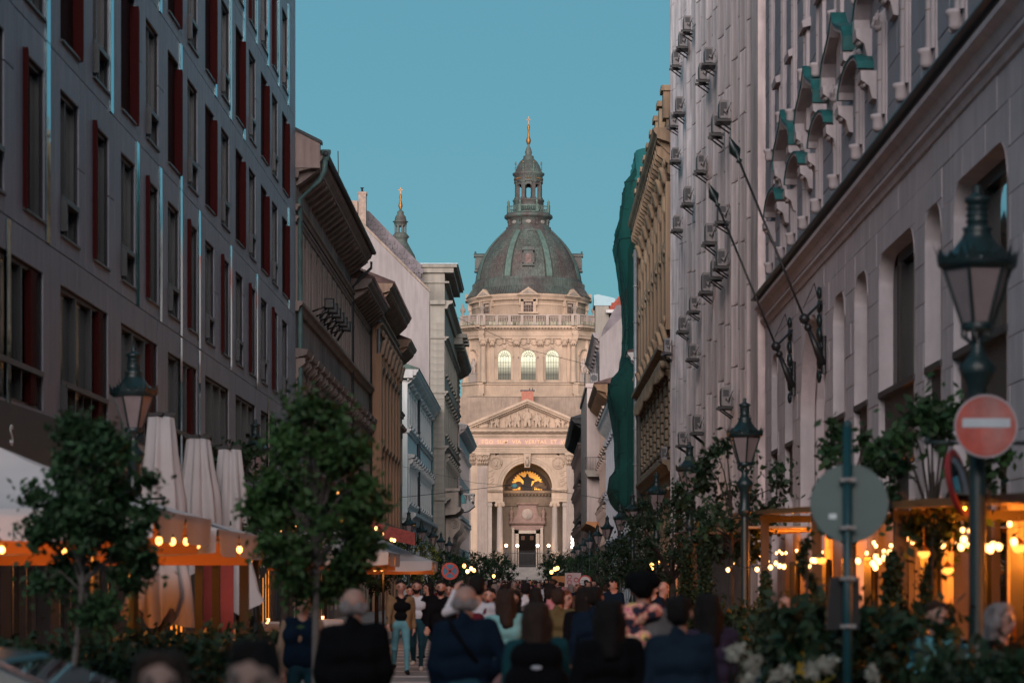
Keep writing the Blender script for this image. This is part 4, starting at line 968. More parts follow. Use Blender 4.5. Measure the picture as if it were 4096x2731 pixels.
# ===== ochre building with giant pilasters
OCHRE = mat('brown_ochre_stucco', (.36, .21, .135), rough=.9, var=.18, scale=.5, streak=.35)
OCHRE2 = mat('ochre_trim', (.27, .18, .13), rough=.9, var=.2, scale=.8, streak=.3)
def scroll_caps(x, z, w=.9, h=1.3, y=-.3, seed=0):
    L = []; r_ = random.Random(seed)
    for i in range(4):
        xx = x-w/2+w*(i+.5)/4; L.append(((xx, y, z), (xx, y-.12, z+h*.45), .13, .12, 0)); L.append(((xx, y-.12, z+h*.45), (xx, y-.25, z+h*.6), .12, .07, 0))
    for s in (-1, 1):
        for t in range(7): a = t; L.append(((x+s*w*.42+.16*math.cos(a), y-.05, z+h*.82+.16*math.sin(a)), (x+s*w*.42+.16*math.cos(a+1), y-.05, z+h*.82+.16*math.sin(a+1)), .07, .06, 0))
    return L
h3 = left_root('pilastered_building', 131.85, -8.6, 'brown ochre building with giant pilasters, carved capitals and deep eave'); L = 18.6
hs = []
for i in range(6): x = 1.55+3.1*i; hs += [(x-.6, x+.6, 10.2, 12.9), (x-.6, x+.6, 6, 8.6), (x-.8, x+.8, .4, 4)]
shell(h3, L, 17.3, 14, OCHRE, holes=hs)
for i in range(6):
    x = 1.55+3.1*i; window(h3, x, 10.2, 1.2, 2.7, FRM, 'vt', hood='flat', sm=OCHRE2); window(h3, x, 6, 1.2, 2.6, FRM, 'vt', hood='flat', sm=OCHRE2); window(h3, x, .4, 1.6, 3.6, FRM, 't')
cpm = nets(scroll_caps(0, 14.2), .06, .06, 'capital', OCHRE2)
for i in range(7):
    x = min(3.1*i, L-.45) if i else .45; p = block('pilaster', h3, x-.45, x+.45, -.28, -.001, 5.0, 14.2, OCHRE); obj('carved_capital', cpm, h3, (x, 0, 0))
course(h3, L, 15.9, OCHRE2, .35, .4); course(h3, L, 16.5, OCHRE2, .25, .3); course(h3, L, 5.0, OCHRE2, .45, .5); eave(h3, L, 18.0, .85, OCHRE2, br=.8, h=.8, x0=-.02); roof(h3, L, 18, .85, 14, .4, TILE, tiles=.45)
downpipe(h3, .2, .2, 16.6, mat('zinc_pipe', (.25, .25, .26), rough=.5, metal=.3, var=.2, scale=3))
h3b = left_root('ochre_wing', 150.5, -8.6, 'low ochre wing with its own eave just beyond the pilastered building'); shell(h3b, 7, 16.0, 12, OCHRE, holes=[(1+2*i, 2+2*i, 8, 11) for i in range(3)])
for i in range(3): window(h3b, 1.5+2*i, 8, 1, 3, FRM, 'vt', hood='flat', sm=OCHRE2)
eave(h3b, 7, 16.8, .9, OCHRE2, br=.8, h=.8); course(h3b, 7, 12.6, OCHRE2, .2, .3); roof(h3b, 7, 16.8, .9, 12, .4, TILE)
# ===== pale blue corner building
PBLUE = mat('pale_blue_stucco', (.68, .69, .67), rough=.9, var=.1, scale=.4, streak=.2)
PWHITE = mat('cream_white_trim', (.60, .57, .55), rough=.9, var=.12, scale=.8, streak=.3)
h4 = left_root('pale_blue_building', 170, -8.9, 'pale blue classical corner building with green shutters and projecting white cornice'); L = 38.8
hs = []; N = 11; p = L/N
for i in range(N): x = (i+.5)*p; hs += [(x-.6, x+.6, 12.8, 15.1), (x-.65, x+.65, 7.4, 10.1), (x-.9, x+.9, .5, 4.6)]
shell(h4, L, 15.9, 14, PBLUE, holes=hs)
GSH = mat('green_shutter', (.02, .09, .08), rough=.6, var=.2, scale=3)
for i in range(N):
    x = (i+.5)*p; window(h4, x, 12.8, 1.2, 2.3, FRM, 'vt', hood='flat', sm=PWHITE, sill=.2); window(h4, x, 7.4, 1.3, 2.7, FRM, 'vt', hood='bracket', sm=PWHITE, sill=.2); window(h4, x, .5, 1.8, 4.1, FRM, 't')
course(h4, L, 12.5, PWHITE, .25, .35); course(h4, L, 6.6, PWHITE, .6, .8, x0=-.3); course(h4, L, 7.2, PWHITE, .15, .25); eave(h4, L, 16.6, .75, PWHITE, br=.9, h=.75, x0=-.7); roof(h4, L, 16.65, .8, 14, .35, COPPERG, x0=-.7)
for i in range(26): block('quoin_band', h4, -.02, L, -.05, -.001, .45+.4*i, .8+.4*i, PWHITE) if i < 13 and i % 1 == 0 and False else None
downpipe(h4, 13.5, 5, 15.8, PIPED, r=.13); downpipe(h4, 38.6, 5, 15.8, PIPE)
# its camera-side front
cs = empty('tmp'); bpy.data.objects.remove(cs)
h4f = obj('side_front', (lambda m_: (wall_holes(m_, -14, 0, 0, 15.9, 0, .3, [(-2.15, -.95, 7.4, 10.1), (-2.15, -.95, 12.8, 15.1), (-4.6, -3.4, 7.4, 10.1)]), m_.mesh('side_front', PBLUE))[1])(MB()), h4, (-.35, 0, 0), -PI/2)
window(h4f, -1.55, 7.4, 1.2, 2.7, GSH, 'vt', hood='tri', sm=PWHITE, sill=.2); window(h4f, -1.55, 12.8, 1.2, 2.3, FRM, 'vt', hood='flat', sm=PWHITE); window(h4f, -4, 7.4, 1.2, 2.7, FRM, 'vt', hood='tri', sm=PWHITE)
mb = MB(); mb.box(-14, .3, -.25, -.001, 6.2, 6.6); mb.box(-14, .1, -.12, -.001, 12.2, 12.5); mb.box(-14, .4, -.5, -.001, 16.0, 16.6); mb.build('string_course', PWHITE, h4f)
sb = empty('shop_sign', (-9.9, 169.3, 5.55), 0, 'dark sign board with pale capital letters on the corner of the pale blue building', 'sign')
mb = MB(); mb.box(-.95, .85, -.06, .06, -.28, .28); mb.build('sign_board', mat('black_board', (.015, .018, .022)), sb); text('lettering', 'TRALE', .5, mat('dim_letters', (.16, .2, .22)), sb, (-.05, -.07, -.16), 1.5)
# ===== firewall building with slate roof and corner bay
FIREW = mat('pale_pink_firewall', (.275, .24, .235), rough=.95, var=.1, scale=.25, streak=.2, col2=(.235, .205, .20), bump=.1)
CREAM = mat('cream_ashlar', (.27, .245, .21), rough=.9, var=.12, scale=.5, streak=.25)
SLATE = mat('slate_roof', (.13, .11, .12), rough=.7, var=.35, scale=1.2)
h5 = left_root('firewall_building', 209, XL, 'tall building with blank pale pink firewall, slate roof and cream corner bay'); L = 33.8
mb = MB(); fp = [(.06, 0), (.06, 26.7), (6.4, 33.0), (11, 34), (13.5, 31), (13.5, 0)]
mb.poly(fp, 'x', 0, .4); mb.build('firewall', FIREW, h5)
mb = MB(); mb.poly([(.0, 26.7), (.0, 26.95), (6.35, 33.25), (6.4, 33.0)], 'x', -.06, .46); mb.build('coping', STONED, h5)
mb = MB(); mb.poly([(.9, 29.0), (.9, 29.45), (5.5, 34.2), (8, 34.6), (14, 31), (14, 29)], 'x', 3, 32); sr = mb.build('slate_roof', SLATE, h5)
sc = MB(); rw = 0     # rows of slates on the face that shows
for r in range(16):
    z = 28.0+.42*r
    for j in range(24):
        y = .9+.42*j+(.21 if r % 2 else 0)
        if z < 29.3+(y-.9)*1.03-.35 and z > 27.1+(y)*1.0-.6: sc.poly([(y-.2, z+.3), (y-.2, z), (y-.1, z-.14), (y+.1, z-.14), (y+.2, z), (y+.2, z+.3)], 'x', 2.9-.04*rw, 2.98)
sc.stuff('slates', SLATE, sr)
mb = MB(); mb.box(0, 1, 5.55, 6.2, 32.5, 35.4); mb.box(.4, 1.6, 6.3, 6.9, 32.5, 34.7); mb.box(-.05, 1.05, 5.5, 6.25, 35.2, 35.4); ch = mb.build('chimney', mat('old_brick_chimney', (.28, .2, .16), var=.35, scale=3, bump=.4), h5)
mb = MB(); mb.lathe([(.08, 35.4), (.08, 35.7), (.16, 35.75), (.16, 35.8)], (.3, 5.9, 0), 8); mb.lathe([(.08, 35.4), (.08, 35.6)], (.7, 5.9, 0), 8); mb.build('chimney_pot', BLACKM, ch)
mb = MB(); mb.tube([(.5, 7.9, 33.5), (.5, 8.0, 39.0)], .045, 5); mb.tube([(.5, 7.2, 35.6), (.5, 9.3, 35.6)], .025, 4); mb.tube([(.5, 7.2, 35.1), (.5, 9.0, 35.1)], .025, 4); mb.build('aerial', BLACKM, h5)
hs = []; N = 8; p = (L-.5)/N
for i in range(N): x = .5+(i+.5)*p; hs += [(x-.7, x+.7, z, z+2.6) for z in (9.6, 14.6, 19.8)]+[(x-.9, x+.9, .4, 5)]
mb = MB(); wall_holes(mb, .41, L, 0, 26, -1.25, -.8, hs); mb.build('street_wall', CREAM, h5)
mb = MB(); mb.box(.41, L, -.5, 13, 0, 25.9); mb.box(.0, .4, -1.25, -.001, 0, 25.9); mb.build('bay_wall', CREAM, h5)
for i in range(N):
    x = .5+(i+.5)*p
    for z in (9.6, 14.6, 19.8):
        w_ = window(h5, x, z, 1.4, 2.6, FRM, 'vt', hood='bracket' if z < 12 else 'flat', sm=CREAM, sill=.25); w_.location.y = -1.25
for z, d, h in ((26.0, .7, .7), (22.9, .35, .35), (18.2, .3, .4), (13.5, .35, .5), (9.0, .5, .5)):
    mb = MB(); mb.poly([(-1.25, z-h), (-1.25-d*.3, z-h), (-1.25-d*.5, z-h*.5), (-1.25-d, z-h*.3), (-1.25-d, z), (-.8, z+.03)], 'x', -.05, L); mb.poly([(0, 0)]*0+[(-.02, z-h), (-.02, z), (-1.25-d*.6, z), (-1.25-d*.6, z-h*.4), (-1.25, z-h)], 'x', -.2, .0) if False else None
    mb.box(-.02-d*.5, -.001, -1.3, 0, z-h*.5, z); mb.build('string_course', CREAM, h5)
for j in range(40): block('ashlar_block', h5, -.05, -.001, -1.22, -.03, .1+.6*j, .68+.6*j, CREAM) if .1+.6*j < 25 else None
mb = MB(); mb.box(4, 22, -1.1, 3, 26.03, 29.3); mb.box(3.7, 22.5, -1.9, 3.2, 28.9, 29.35); mb.box(3.5, 22.6, -2.2, 3.2, 29.35, 29.6); mb.box(3.85, 22.3, -1.5, 3.1, 28.0, 28.15); mb.build('attic_storey', CREAM, h5)
mb = MB(); mb.box(3.4, 22.7, -2.3, 3.3, 29.6, 29.7); mb.build('zinc_roof', mat('zinc_sheet', (.22, .28, .3), rough=.5, metal=.2, var=.15, scale=1), h5)
for a in (24, 27.5, 31): mb = MB(); mb.box(a, a+2.0, -2.1, -.9, 24.6, 25.2); mb.box(a-.1, a+2.1, -2.5, -.9, 25.2, 25.6); mb.build('bracketed_ledge', CREAM, h5)
# balcony and giant scroll consoles
BALC = mat('balcony_stone', (.33, .27, .23), rough=.9, var=.2, scale=.8, streak=.3)
bc = empty('stone_balcony', (-7.75, 211, 7.9), PI/2, 'heavy stone balcony on scroll consoles at the cream corner bay', 'balcony')
mb = MB(); mb.box(-.6, 8, -1.15, 0, .3, 1.7); mb.box(-.75, 8.1, -1.3, 0, 1.7, 1.95); mb.poly([(0, -.4), (-.9, -.3), (-1.3, 0), (-1.4, .3), (0, .3)], 'x', -.8, 8.2); mb.build('parapet', BALC, bc)
for k in range(7):
    r_ = empty('scroll_console', (-7.75-(0 if k < 4 else .1), 212+(3.2 if k < 4 else 3.6)*k, 7.4 if k < 4 else 7.0), PI/2, 'giant stone scroll console under the cream bay balcony, '+['nearest', 'second', 'third', 'fourth', 'fifth', 'sixth', 'farthest'][k]+' of seven', 'console', 'scroll consoles under the balconies')
    mb = MB(); pts = [(0, -.1), (-1.1, -.1), (-1.35, -.5), (-1.25, -1.1), (-.85, -1.5), (-.55, -2.0), (-.5, -2.6), (-.15, -3.0), (0, -3.1)]
    mb.poly(pts, 'x', -.5, .5); mb.build('scroll', BALC, r_)
    mb = MB(); mb.tube([(-.56, -.75+.45*math.cos(t)*(1-t/14), -.65+.45*math.sin(t)*(1-t/14)) for t in np.linspace(0, 12, 30)], .07, 5); mb.tube([(-.2, -.6, -1.6), (-.2, -.5, -2.6)], .1, 6); mb.build('volute', BALC, r_)
# ===== brown palace with coffered cornice
BROWN = mat('brown_rustication', (.19, .13, .105), rough=.9, var=.25, scale=.6, streak=.3)
h6 = left_root('brown_palace', 243, XL, 'brown rusticated palace with deep coffered cornice beyond the cream bay'); L = 44
hs = []
for i in range(12): x = 1.8+3.6*i; hs += [(x-.7, x+.7, z, z+2.6) for z in (18, 13, 8)]
shell(h6, L, 26, 14, BROWN, holes=hs)
for i in range(12):
    for z in (18, 13, 8): window(h6, 1.8+3.6*i, z, 1.4, 2.6, FRM, 'vt', hood='flat' if z > 10 else 'tri', sm=BROWN)
pq = MB(); k = 0
for r in range(7):
    for i in range(24):
        x = .9+1.8*i+(.9 if r % 2 else 0)
        pq.mark().bev(x-.45, x+.45, -.25, -.001, 21.6+.55*r, 22.05+.55*r, .15)
pq.each('rusticated_block', BROWN, h6)
eave(h6, L, 26.7, 1.5, BROWN, br=1.4, h=1.0, x0=-.3, bsz=.5); course(h6, L, 12.3, BROWN, .3, .4); course(h6, L, 17.2, BROWN, .3, .4); course(h6, L, 21.3, BROWN, .35, .4); roof(h6, L, 26.75, 1.5, 14, .3, COPPERG, tiles=1.2)
wb = empty('white_balcony', (-7.9, 278, 10.1), PI/2, 'small white balustraded balcony hanging off the brown palace near the portico', 'balcony')
mb = MB(); mb.box(-1.6, 1.6, -1.0, .9, .25, .45); mb.poly([(.9, -.6), (-.4, -.3), (-1.1, .25), (.9, .25)], 'x', -1.6, 1.6); mb.box(-1.6, -1.35, -1.0, -.8, .45, 1.5); mb.box(1.35, 1.6, -1.0, -.8, .45, 1.5); mb.box(-1.65, 1.65, -1.05, .9, 1.5, 1.7); mb.box(-1.6, -1.5, -1, .9, .45, .8); mb.build('balcony_slab', PWHITE, wb)
mb = MB()
for i in range(8): mb.lathe([(.06, .45), (.11, .8), (.05, 1.1), (.08, 1.5)], (-1.15+.33*i, -.9, 0), 6)
for i in range(5): mb.lathe([(.06, .45), (.11, .8), (.05, 1.1), (.08, 1.5)], (-1.55, -.6+.3*i, 0), 6)
mb.stuff('balusters', PWHITE, wb)
# ===== last left building
h7 = left_root('plaza_corner_house', 290, XL, 'grey white corner house with ornate cornice at the far left end by the plaza'); L = 46
hs = []
for i in range(12): x = 1.9+3.8*i; hs += [(x-.7, x+.7, z, z+2.6) for z in (14.5, 10, 5.8)]
LG = mat('lilac_grey_stucco', (.52, .44, .42), rough=.9, var=.12, scale=.5, streak=.3)
shell(h7, L, 19.8, 14, LG, holes=hs)
for i in range(12):
    for z in (14.5, 10, 5.8): window(h7, 1.9+3.8*i, z, 1.4, 2.6, FRM, 'vt', hood='flat', sm=LG)
eave(h7, L, 20.5, 1.0, LG, br=1.2, h=.9, x0=-.3, bsz=.4); course(h7, L, 9.4, LG, .3, .4); roof(h7, L, 20.5, 1.0, 14, .2, mat('sheet_metal_roof', (.3, .33, .35), rough=.4, metal=.4, var=.1))
mb = MB(); mb.box(1, 4, .4, 2.4, 20.5, 24.2); mb.box(.8, 4.2, .1, 2.6, 24.2, 24.7); tr = mb.build('roof_turret', PINKW, h7)
mb = MB(); mb.poly([(0, 24.7), (2.7, 24.7), (2.0, 29), (.9, 29)], 'x', .8, 4.2); mb.build('turret_roof', SLATE, tr)

# ================================================================= right side
# ===== near right : bank-like palace, stone below, half columns and copper hoods above
GSTU = mat('blue_grey_stucco', (.27, .285, .33), rough=.9, var=.08, scale=.6, streak=.12)
GBLK = mat('mauve_grey_stone', (.50, .45, .485), rough=.85, var=.12, scale=.8, streak=.2, rand=.05)
PALE = mat('pale_pink_stone', (.42, .375, .39), rough=.8, var=.12, scale=1.5, streak=.2)
CGRN = mat('teal_copper_hood', (.012, .095, .095), rough=.55, var=.35, scale=2, streak=.3)
BRONZE = mat('brown_bronze_frame', (.012, .010, .010), rough=.4, var=.15)
Y1 = 64.6; Yn = 10.0; r1 = right_root('palace_with_copper_hoods', Y1, XR, 'grey stone palace on the right with rounded window openings below and small copper hoods above'); L = Y1-Yn
def ly(Y): return Y1-Y
ops = [(31.5, 35.5, 'w'), (36.6, 38.1, 'n'), (39.2, 43.2, 'w'), (44.7, 46.5, 'n'), (48.0, 49.8, 'n'), (51.3, 55.9, 'a'), (57.6, 59.3, 'n'), (61.2, 62.7, 'n'), (24.5, 29.0, 'w'), (17, 22.5, 'w')]
hs = [(ly(b), ly(a), .4, 7.6 if t != 'a' else 7.7) for a, b, t in ops]
mb = MB(); wall_holes(mb, 0, L, 0, 9.1, 0, .6, hs); mb.build('street_wall', GBLK, r1)
mb = MB(); mb.box(0, L, .01, .6, 9.1, 24); mb.build('upper_wall', GSTU, r1)
mb = MB(); mb.box(.002, L, 1.2, 14, 0, 24.1); mb.box(0, .3, .61, 1.19, 0, 24); mb.build('building_core', GBLK, r1)
ashlar(r1, 0, L, 0, 9.0, hs, 1.75, .62, GBLK, limit=260, y0=-.03, y1=-.001)
ashlar(r1, 0, L, 9.4, 20, [], 2.6, .66, GSTU, limit=40, y0=-.02, y1=.009, name='wall_slab', gap=.02, jog=0)
for (a, b, c, d), (ya, yb, t) in zip(hs, ops):
    xc, w_ = (a+b)/2, b-a
    R_ = .55 if t != 'a' else w_/2
    mb = MB()      # rounded head : corner fillers plus a soft bevel frame
    for s in (-1, 1):
        cx_, cz_ = (a+R_ if s < 0 else b-R_), d-R_
        for i in range(6):
            t0, t1 = PI/2*i/6, PI/2*(i+1)/6
            def q(tt): return (cx_+s*R_*math.cos(tt), cz_+R_*math.sin(tt))
            def e(tt): c_, s_ = math.cos(tt), math.sin(tt); k_ = 1/max(c_, s_); return (cx_+s*R_*c_*k_, cz_+R_*s_*k_)
            mb.poly([q(t0), e(t0), e(t1), q(t1)], 'y', -.028, .598)
    mb.stuff('rounded_head', GBLK, r1)
    # splayed pale lining of the reveal
    mb = MB(); pts = [(a, .5), (a, d-R_)]+[(a+R_-R_*math.cos(tt), d-R_+R_*math.sin(tt)) for tt in np.linspace(0, PI/2, 7)]+[(b-R_+R_*math.sin(tt), d-R_+R_*math.cos(tt)) for tt in np.linspace(0, PI/2, 7)]+[(b, d-R_), (b, .5)]
    vs, fs = [], []
    for (x_, z_) in pts: vs += [(x_, -.045, z_), (xc+(x_-xc)*(1-.1/w_*2), .27, z_-(.07 if z_ > 1 else 0))]
    for i in range(len(pts)-1): fs.append((2*i, 2*i+1, 2*i+3, 2*i+2))
    mb.add(vs, fs, True); mb.build('reveal_lining', PALE, r1)
    if t == 'a':
        mb = MB(); mb.box(a, b, .9, 1.0, 0, d); mb.build('portal_niche', mat('terracotta_plaster', (.33, .19, .13), rough=.9, var=.12), r1); continue
    ow = MB(); n = 2 if t == 'w' else 1
    fw_ = .6 if t == 'w' else .55; ow.box(a, a+fw_, .2, .3, .4, d); ow.box(b-.2, b, .2, .3, .4, d); ow.box(a, b, .2, .3, d-.25, d); 
    if t == 'w': ow.box(a+fw_+.25, a+fw_+.6, .18, .3, 5.1, d-.25)
    wf = ow.build('window', BRONZE, r1)
    g_ = MB(); g_.box(a+.05, b-.05, .3, .32, .4, d-.1); g_.build('pane', REFG, wf)
    sp = MB(); sp.box(a+.01, b-.01, .06, .29, 3.9, 5.05); sp.box(a-.03, b+.03, -.06, .27, 5.05, 5.15); sp.build('spandrel_panel', mat('dark_brown_panel', (.05, .042, .045), rough=.6, var=.15), wf)
for yy, z0_, z1_ in ((39.6, 2.9, 4.9), (47.0, 2.9, 3.9)):    # lit strips inside the openings
    block('light_strip', r1, ly(yy)-.05, ly(yy)+.05, .35, .4, z0_-.6, z1_-.6, mat('amber_light_strip', (1, .5, .1), var=0, emis=(1, .36, .05), es=1.5))
course(r1, L, 9.12, GBLK, .32, .3, name='string_course'); course(r1, L, 9.3, mat('lead_flashing', (.03, .04, .05), rough=.4), .42, .1); course(r1, L, 8.75, GBLK, .16, .2)
# half columns with corbel pots
def half_col(root, x, z0, z1, leaf=True, w=.26):
    mb = MB(); mb.lathe([(w/2, z0), (w/2, z1)], (0, -.02, 0), 12, PI, 2*PI); mb.box(-.34, .34, -.05, -.001, z0-.9, z1)
    for s in (-1, 1): mb.lathe([(.06, z0), (.06, z1)], (s*(w/2+.08), -.05, 0), 6, PI, 2*PI)
    c = mb.build('half_column', PALE, root, (x, 0, 0))
    mb = MB()
    for k in range(1, int((z1-z0)/.62)+1): mb.lathe([(w/2+.004, z0+.62*k), (w/2+.004, z0+.62*k+.02)], (0, -.02, 0), 12, PI, 2*PI)
    mb.stuff('joint_line', STONED, c)
    mb = MB(); mb.lathe([(.0, z0-.26), (.07, z0-.26), (.11, z0-.2), (.11, z0-.06), (.14, z0-.03), (.145, z0+.03), (0, z0+.05)], (0, -.13, 0), 14); mb.tube([(-.12, -.13, z0-.13), (-.5, -.1, z0-.13)], .02, 6); mb.ball((-.6, -.08, z0-.12), .055, 8); mb.build('corbel_pot', PALE, c)
    if leaf:
        mb = MB()
        for s in (-1, 0, 1): mb.tube([(s*.06, -.1, z1-.1), (s*.2, -.19, z1+.05), (s*.25, -.17, z1+.2)], [.05, .04, .01], 5)
        mb.ball((0, -.12, z1-.05), .09, 8, (2, 1, 1)); mb.lathe([(w/2+.05, z1-.02), (w/2+.08, z1+.08), (.0, z1+.3)], (0, -.02, 0), 12, PI, 2*PI); mb.build('leaf_ornament', PALE, c)
    return c
ys = [29.6, 32.2, 34.84, 37.4, 40, 42.65, 45.6, 49, 52.1, 54.6, 57.2, 59.6, 62.5]
for i, yy in enumerate(ys):
    half_col(r1, ly(yy), 9.98, 11.6 if yy > 41 else 19)
    if yy > 41: half_col(r1, ly(yy+.0), 12.9+(.4 if i % 2 else 0), 20, leaf=False, w=.22)
def hood(root, x, z, ogee):
    r_ = empty('copper_hood', (XR, Y1-x, z), -PI/2, 'ogee' if ogee else 'round', 'hood'); pts = []
    if ogee: pts = [(-1.0, 0), (-1.02, .45), (-.85, .9), (-.5, 1.2), (-.2, 1.5), (0, 2.0), (.2, 1.5), (.5, 1.2), (.85, .9), (1.02, .45), (1.0, 0)]
    else: pts = [(.8*math.cos(t), .2+.8*math.sin(t)) for t in np.linspace(PI, 0, 11)]
    for (nm, m_, o, y0, y1) in (('copper_cover', CGRN, .07, -.62, 0), ('hood_moulding', PALE, 0, -.58, -.001)):
        mb = MB(); n = len(pts)
        for i in range(n-1):
            a, b = pts[i], pts[i+1]; f = lambda p, k: (p[0]*(1+k), p[1]*(1+k)+0)
            mb.poly([f(a, o+.0), f(b, o+.0), f(b, o-.09 if nm != 'copper_cover' else o-.06), f(a, o-.09 if nm != 'copper_cover' else o-.06)], 'y', y0, y1)
        mb.build(nm, m_, r_)
    mb = MB()
    for s in (-1, 1): mb.poly([(0, -.95), (-.2, -.9), (-.3, -.5), (-.58, -.3), (-.6, 0), (0, 0)], 'x', s*.9-.14, s*.9+.14); mb.ball((s*.9, -.42, -.42), .12, 8)
    mb.stuff('brackets', PALE, r_); r_.scale = (1.8, .52, .55)
    return r_
k = 0
for yy in (42.9, 48.0, 53.0, 57.9): o = hood(r1, ly(yy), 11.9, True); o['label'] = 'pointed green copper hood over upper niche, ' + ['nearest to the camera', 'second from the near end', 'third from the near end', 'beside the finned white facade'][k]; k += 1
k = 0
for yy in (45.5, 50.7, 55.5, 60.6): o = hood(r1, ly(yy), 11.0, False); o['label'] = 'rounded green copper hood set lower between pointed hoods, ' + ['nearest to the camera', 'second from the near end', 'third from the near end', 'at the far end of the palace'][k]; k += 1
for o in [x for x in S.objects if x.name.startswith('copper_hood')]: o['group'] = 'green copper hoods on the grey palace'
for i in range(6):     # slim finials between hoods
    yy = 45.5+2.5*i*1.2; mb = MB(); mb.box(-.3, .3, -.1, -.001, 11.9, 14.2); mb.poly([(0, 14.2), (-.2, 14.15), (-.22, 14.3), (0, 14.4)], 'x', -.5, .5); mb.build('pinnacle', PALE, r1, (ly(yy), 0, 0))
# flagpoles
for k, (yb, lab) in enumerate(((51.1, 'black flagpole with spearhead tip left of the tall arch, higher of the two'), (57.1, 'black flagpole with spearhead tip nearer the finned facade, lower of the two'))):
    fp = empty('flagpole', (6.15, yb, 6.27), 0, lab, 'flagpole', 'flagpoles on the right palace')
    tip = Vector((-1.8, 0, 4.35)); mb = MB(); mb.tube([(0, 0, 0), tip], .026, 8); mb.lathe([(.09, -.1), (.05, .5), (.06, .7)], (-.02, 0, 0), 8); mb.build('pole', BLACKM, fp)
    mb = MB(); d = tip.normalized(); mb.lathe([(.03, 0), (.07, .05), (.03, .1), (.13, .28), (.0, .62)], (0, 0, 0), 4); mb.T = None; v = Matrix.Translation(tip) @ d.to_track_quat('Z', 'Y').to_matrix().to_4x4(); mb.v = [tuple(v @ Vector(p)) for p in mb.v]; mb.build('spearhead', IRON, fp)
    mb = MB(); c = d*1.15; mb.ball(c, .12, 8); mb.ball(d*.95, .09, 8); mb.tube([d*.1, d*.9], [.1, .045], 8); mb.tube([c, (0, .6, 1.5)], .03, 5); mb.tube([c+Vector((0, .2, .25)), (-.15, .7, 1.9), (0, .8, 1.3)], .012, 4); mb.build('bracket', BLACKM, fp)
    mb = MB(); 
    for j in range(7): mb.ball((-.04, .75, -.1+.3*j), .14-.01*abs(j-3), 8, (.5, 1, 1.3))
    mb.build('wall_plaque', IRON, fp)
# ===== white building with concrete fins and air conditioners
FIN = mat('stained_white_concrete', (.95, .80, .78), rough=.9, var=.14, scale=1.3, streak=.5, col2=(.70, .58, .58), rand=.22, bump=.2)
FBK = mat('fin_backing', (.16, .14, .14), rough=.9)
Y2 = 107.8; r2 = right_root('finned_office_block', Y2, XR+.06, 'tall white office block clad in stained vertical concrete fins with air conditioners'); L = Y2-64.65
mb = MB(); mb.box(0, L, .12, 14, 3.8, 31); mb.box(0, L, .6, 14, 0, 3.8); mb.build('block_core', FBK, r2)
mb = MB(); mb.box(0, L, .1, .14, 3.6, 3.85); mb.box(L-2.2, L, -.28, .11, 0, 31.2); mb.box(0, .3, -.2, .11, 0, 31); mb.box(-.1, L, -.3, 2, 31.2, 31.6); mb.build('edge_pier', FIN, r2)
cnt = 0; rest = MB(); jz = [3.85]+[5.93+1.87*k for k in range(14)]
xs_ = np.arange(.35, L-2.3, 1.34)
for fi, x in list(enumerate(xs_))[::-1]:
    d = [.17, .12, .2, .15][fi % 4]
    for a, b in zip(jz, jz[1:]):
        o_ = [0, .5, -.35, .2][fi % 4]; a2, b2 = a+(o_ if a > 4 else 0), b+o_
        if cnt < 300:
            q = block('concrete_fin', r2, x, x+1.26, -.12, .1, a2+.025, b2-.025, FIN); q.rotation_euler = (0, 0, [.10, .22, .05, .16][fi % 4]); cnt += 1
        else:
            rest.T = Matrix.Translation((x+.63, -.01, 0)) @ Matrix.Rotation([.10, .22, .05, .16][fi % 4], 4, 'Z'); rest.box(-.63, .63, -.11, .11, a2+.012, b2-.012)
rest.stuff('concrete_fins', FIN, r2)
gw = MB()
for fi, x in enumerate(xs_):
    for k in range(7): gw.mark().box(x+1.26, x+1.33, .08, .115, 5.0+3.74*k, 7.2+3.74*k)
gw.each('narrow_window', GLASS, r2)
# air conditioners
ACB = mat('ac_casing', (.20, .185, .185), rough=.6, var=.15, scale=4, streak=.3); ACG = mat('ac_grille', (.05, .05, .055), rough=.6)
acs = [(2777,94),(2757,161),(2730,237),(2866,223),(2842,290),(2744,423),(2719,478),(2927,442),(2898,500),(2728,616),(2833,652),(2779,783),(2922,850),(2735,890),(2869,935),(2918,1029),(2895,1073),(2855,1131),(2804,1212),(2759,1293),(2694,1383),(2800,1402),(2935,1586),(2819,1694),(2756,1749),(2681,1811)]
def ac_proto(v):
    r_ = empty('air_conditioner', (0, 0, 0), -PI/2, 'x', 'air conditioner', 'air conditioners on the finned white block')
    mb = MB(); mb.bev(-.42, .42, -.36, -.02, 0, .6, .03); mb.build('casing', ACB, r_)
    mb = MB(); mb.lathe([(.24, 0), (.24, .012)], (0, 0, 0), 14); mb.v = [(x-.1, -.365-z, .3+y) for x, y, z in mb.v]; mb.box(.425, .43, -.3, -.08, .3, .52)
    if v: mb.box(.421, .436, -.33, -.2, .08, .5)
    mb.stuff('fan_grille', ACG, r_)
    mb = MB()
    for x in (-.35, .35): mb.box(x-.04, x+.04, -.5, .1, -.1, -.01); mb.tube([(x, -.45, -.05), (x, .08, -.38)], .028, 4)
    if v: mb.box(-.45, .45, -.48, .1, -.11, -.08)
    mb.build('wall_bracket', BLACKM, r_)
    mb = MB(); mb.tube([(.43, -.2, .25), (.5, -.1, .1), (.48, .0, .35), (.45, .08, .2)], .015, 4); mb.tube([(.43, -.22, .2), (.52, -.12, .15), (.45, .08, .5)], .012, 4); mb.build('pipe', BLACKM, r_)
    return r_
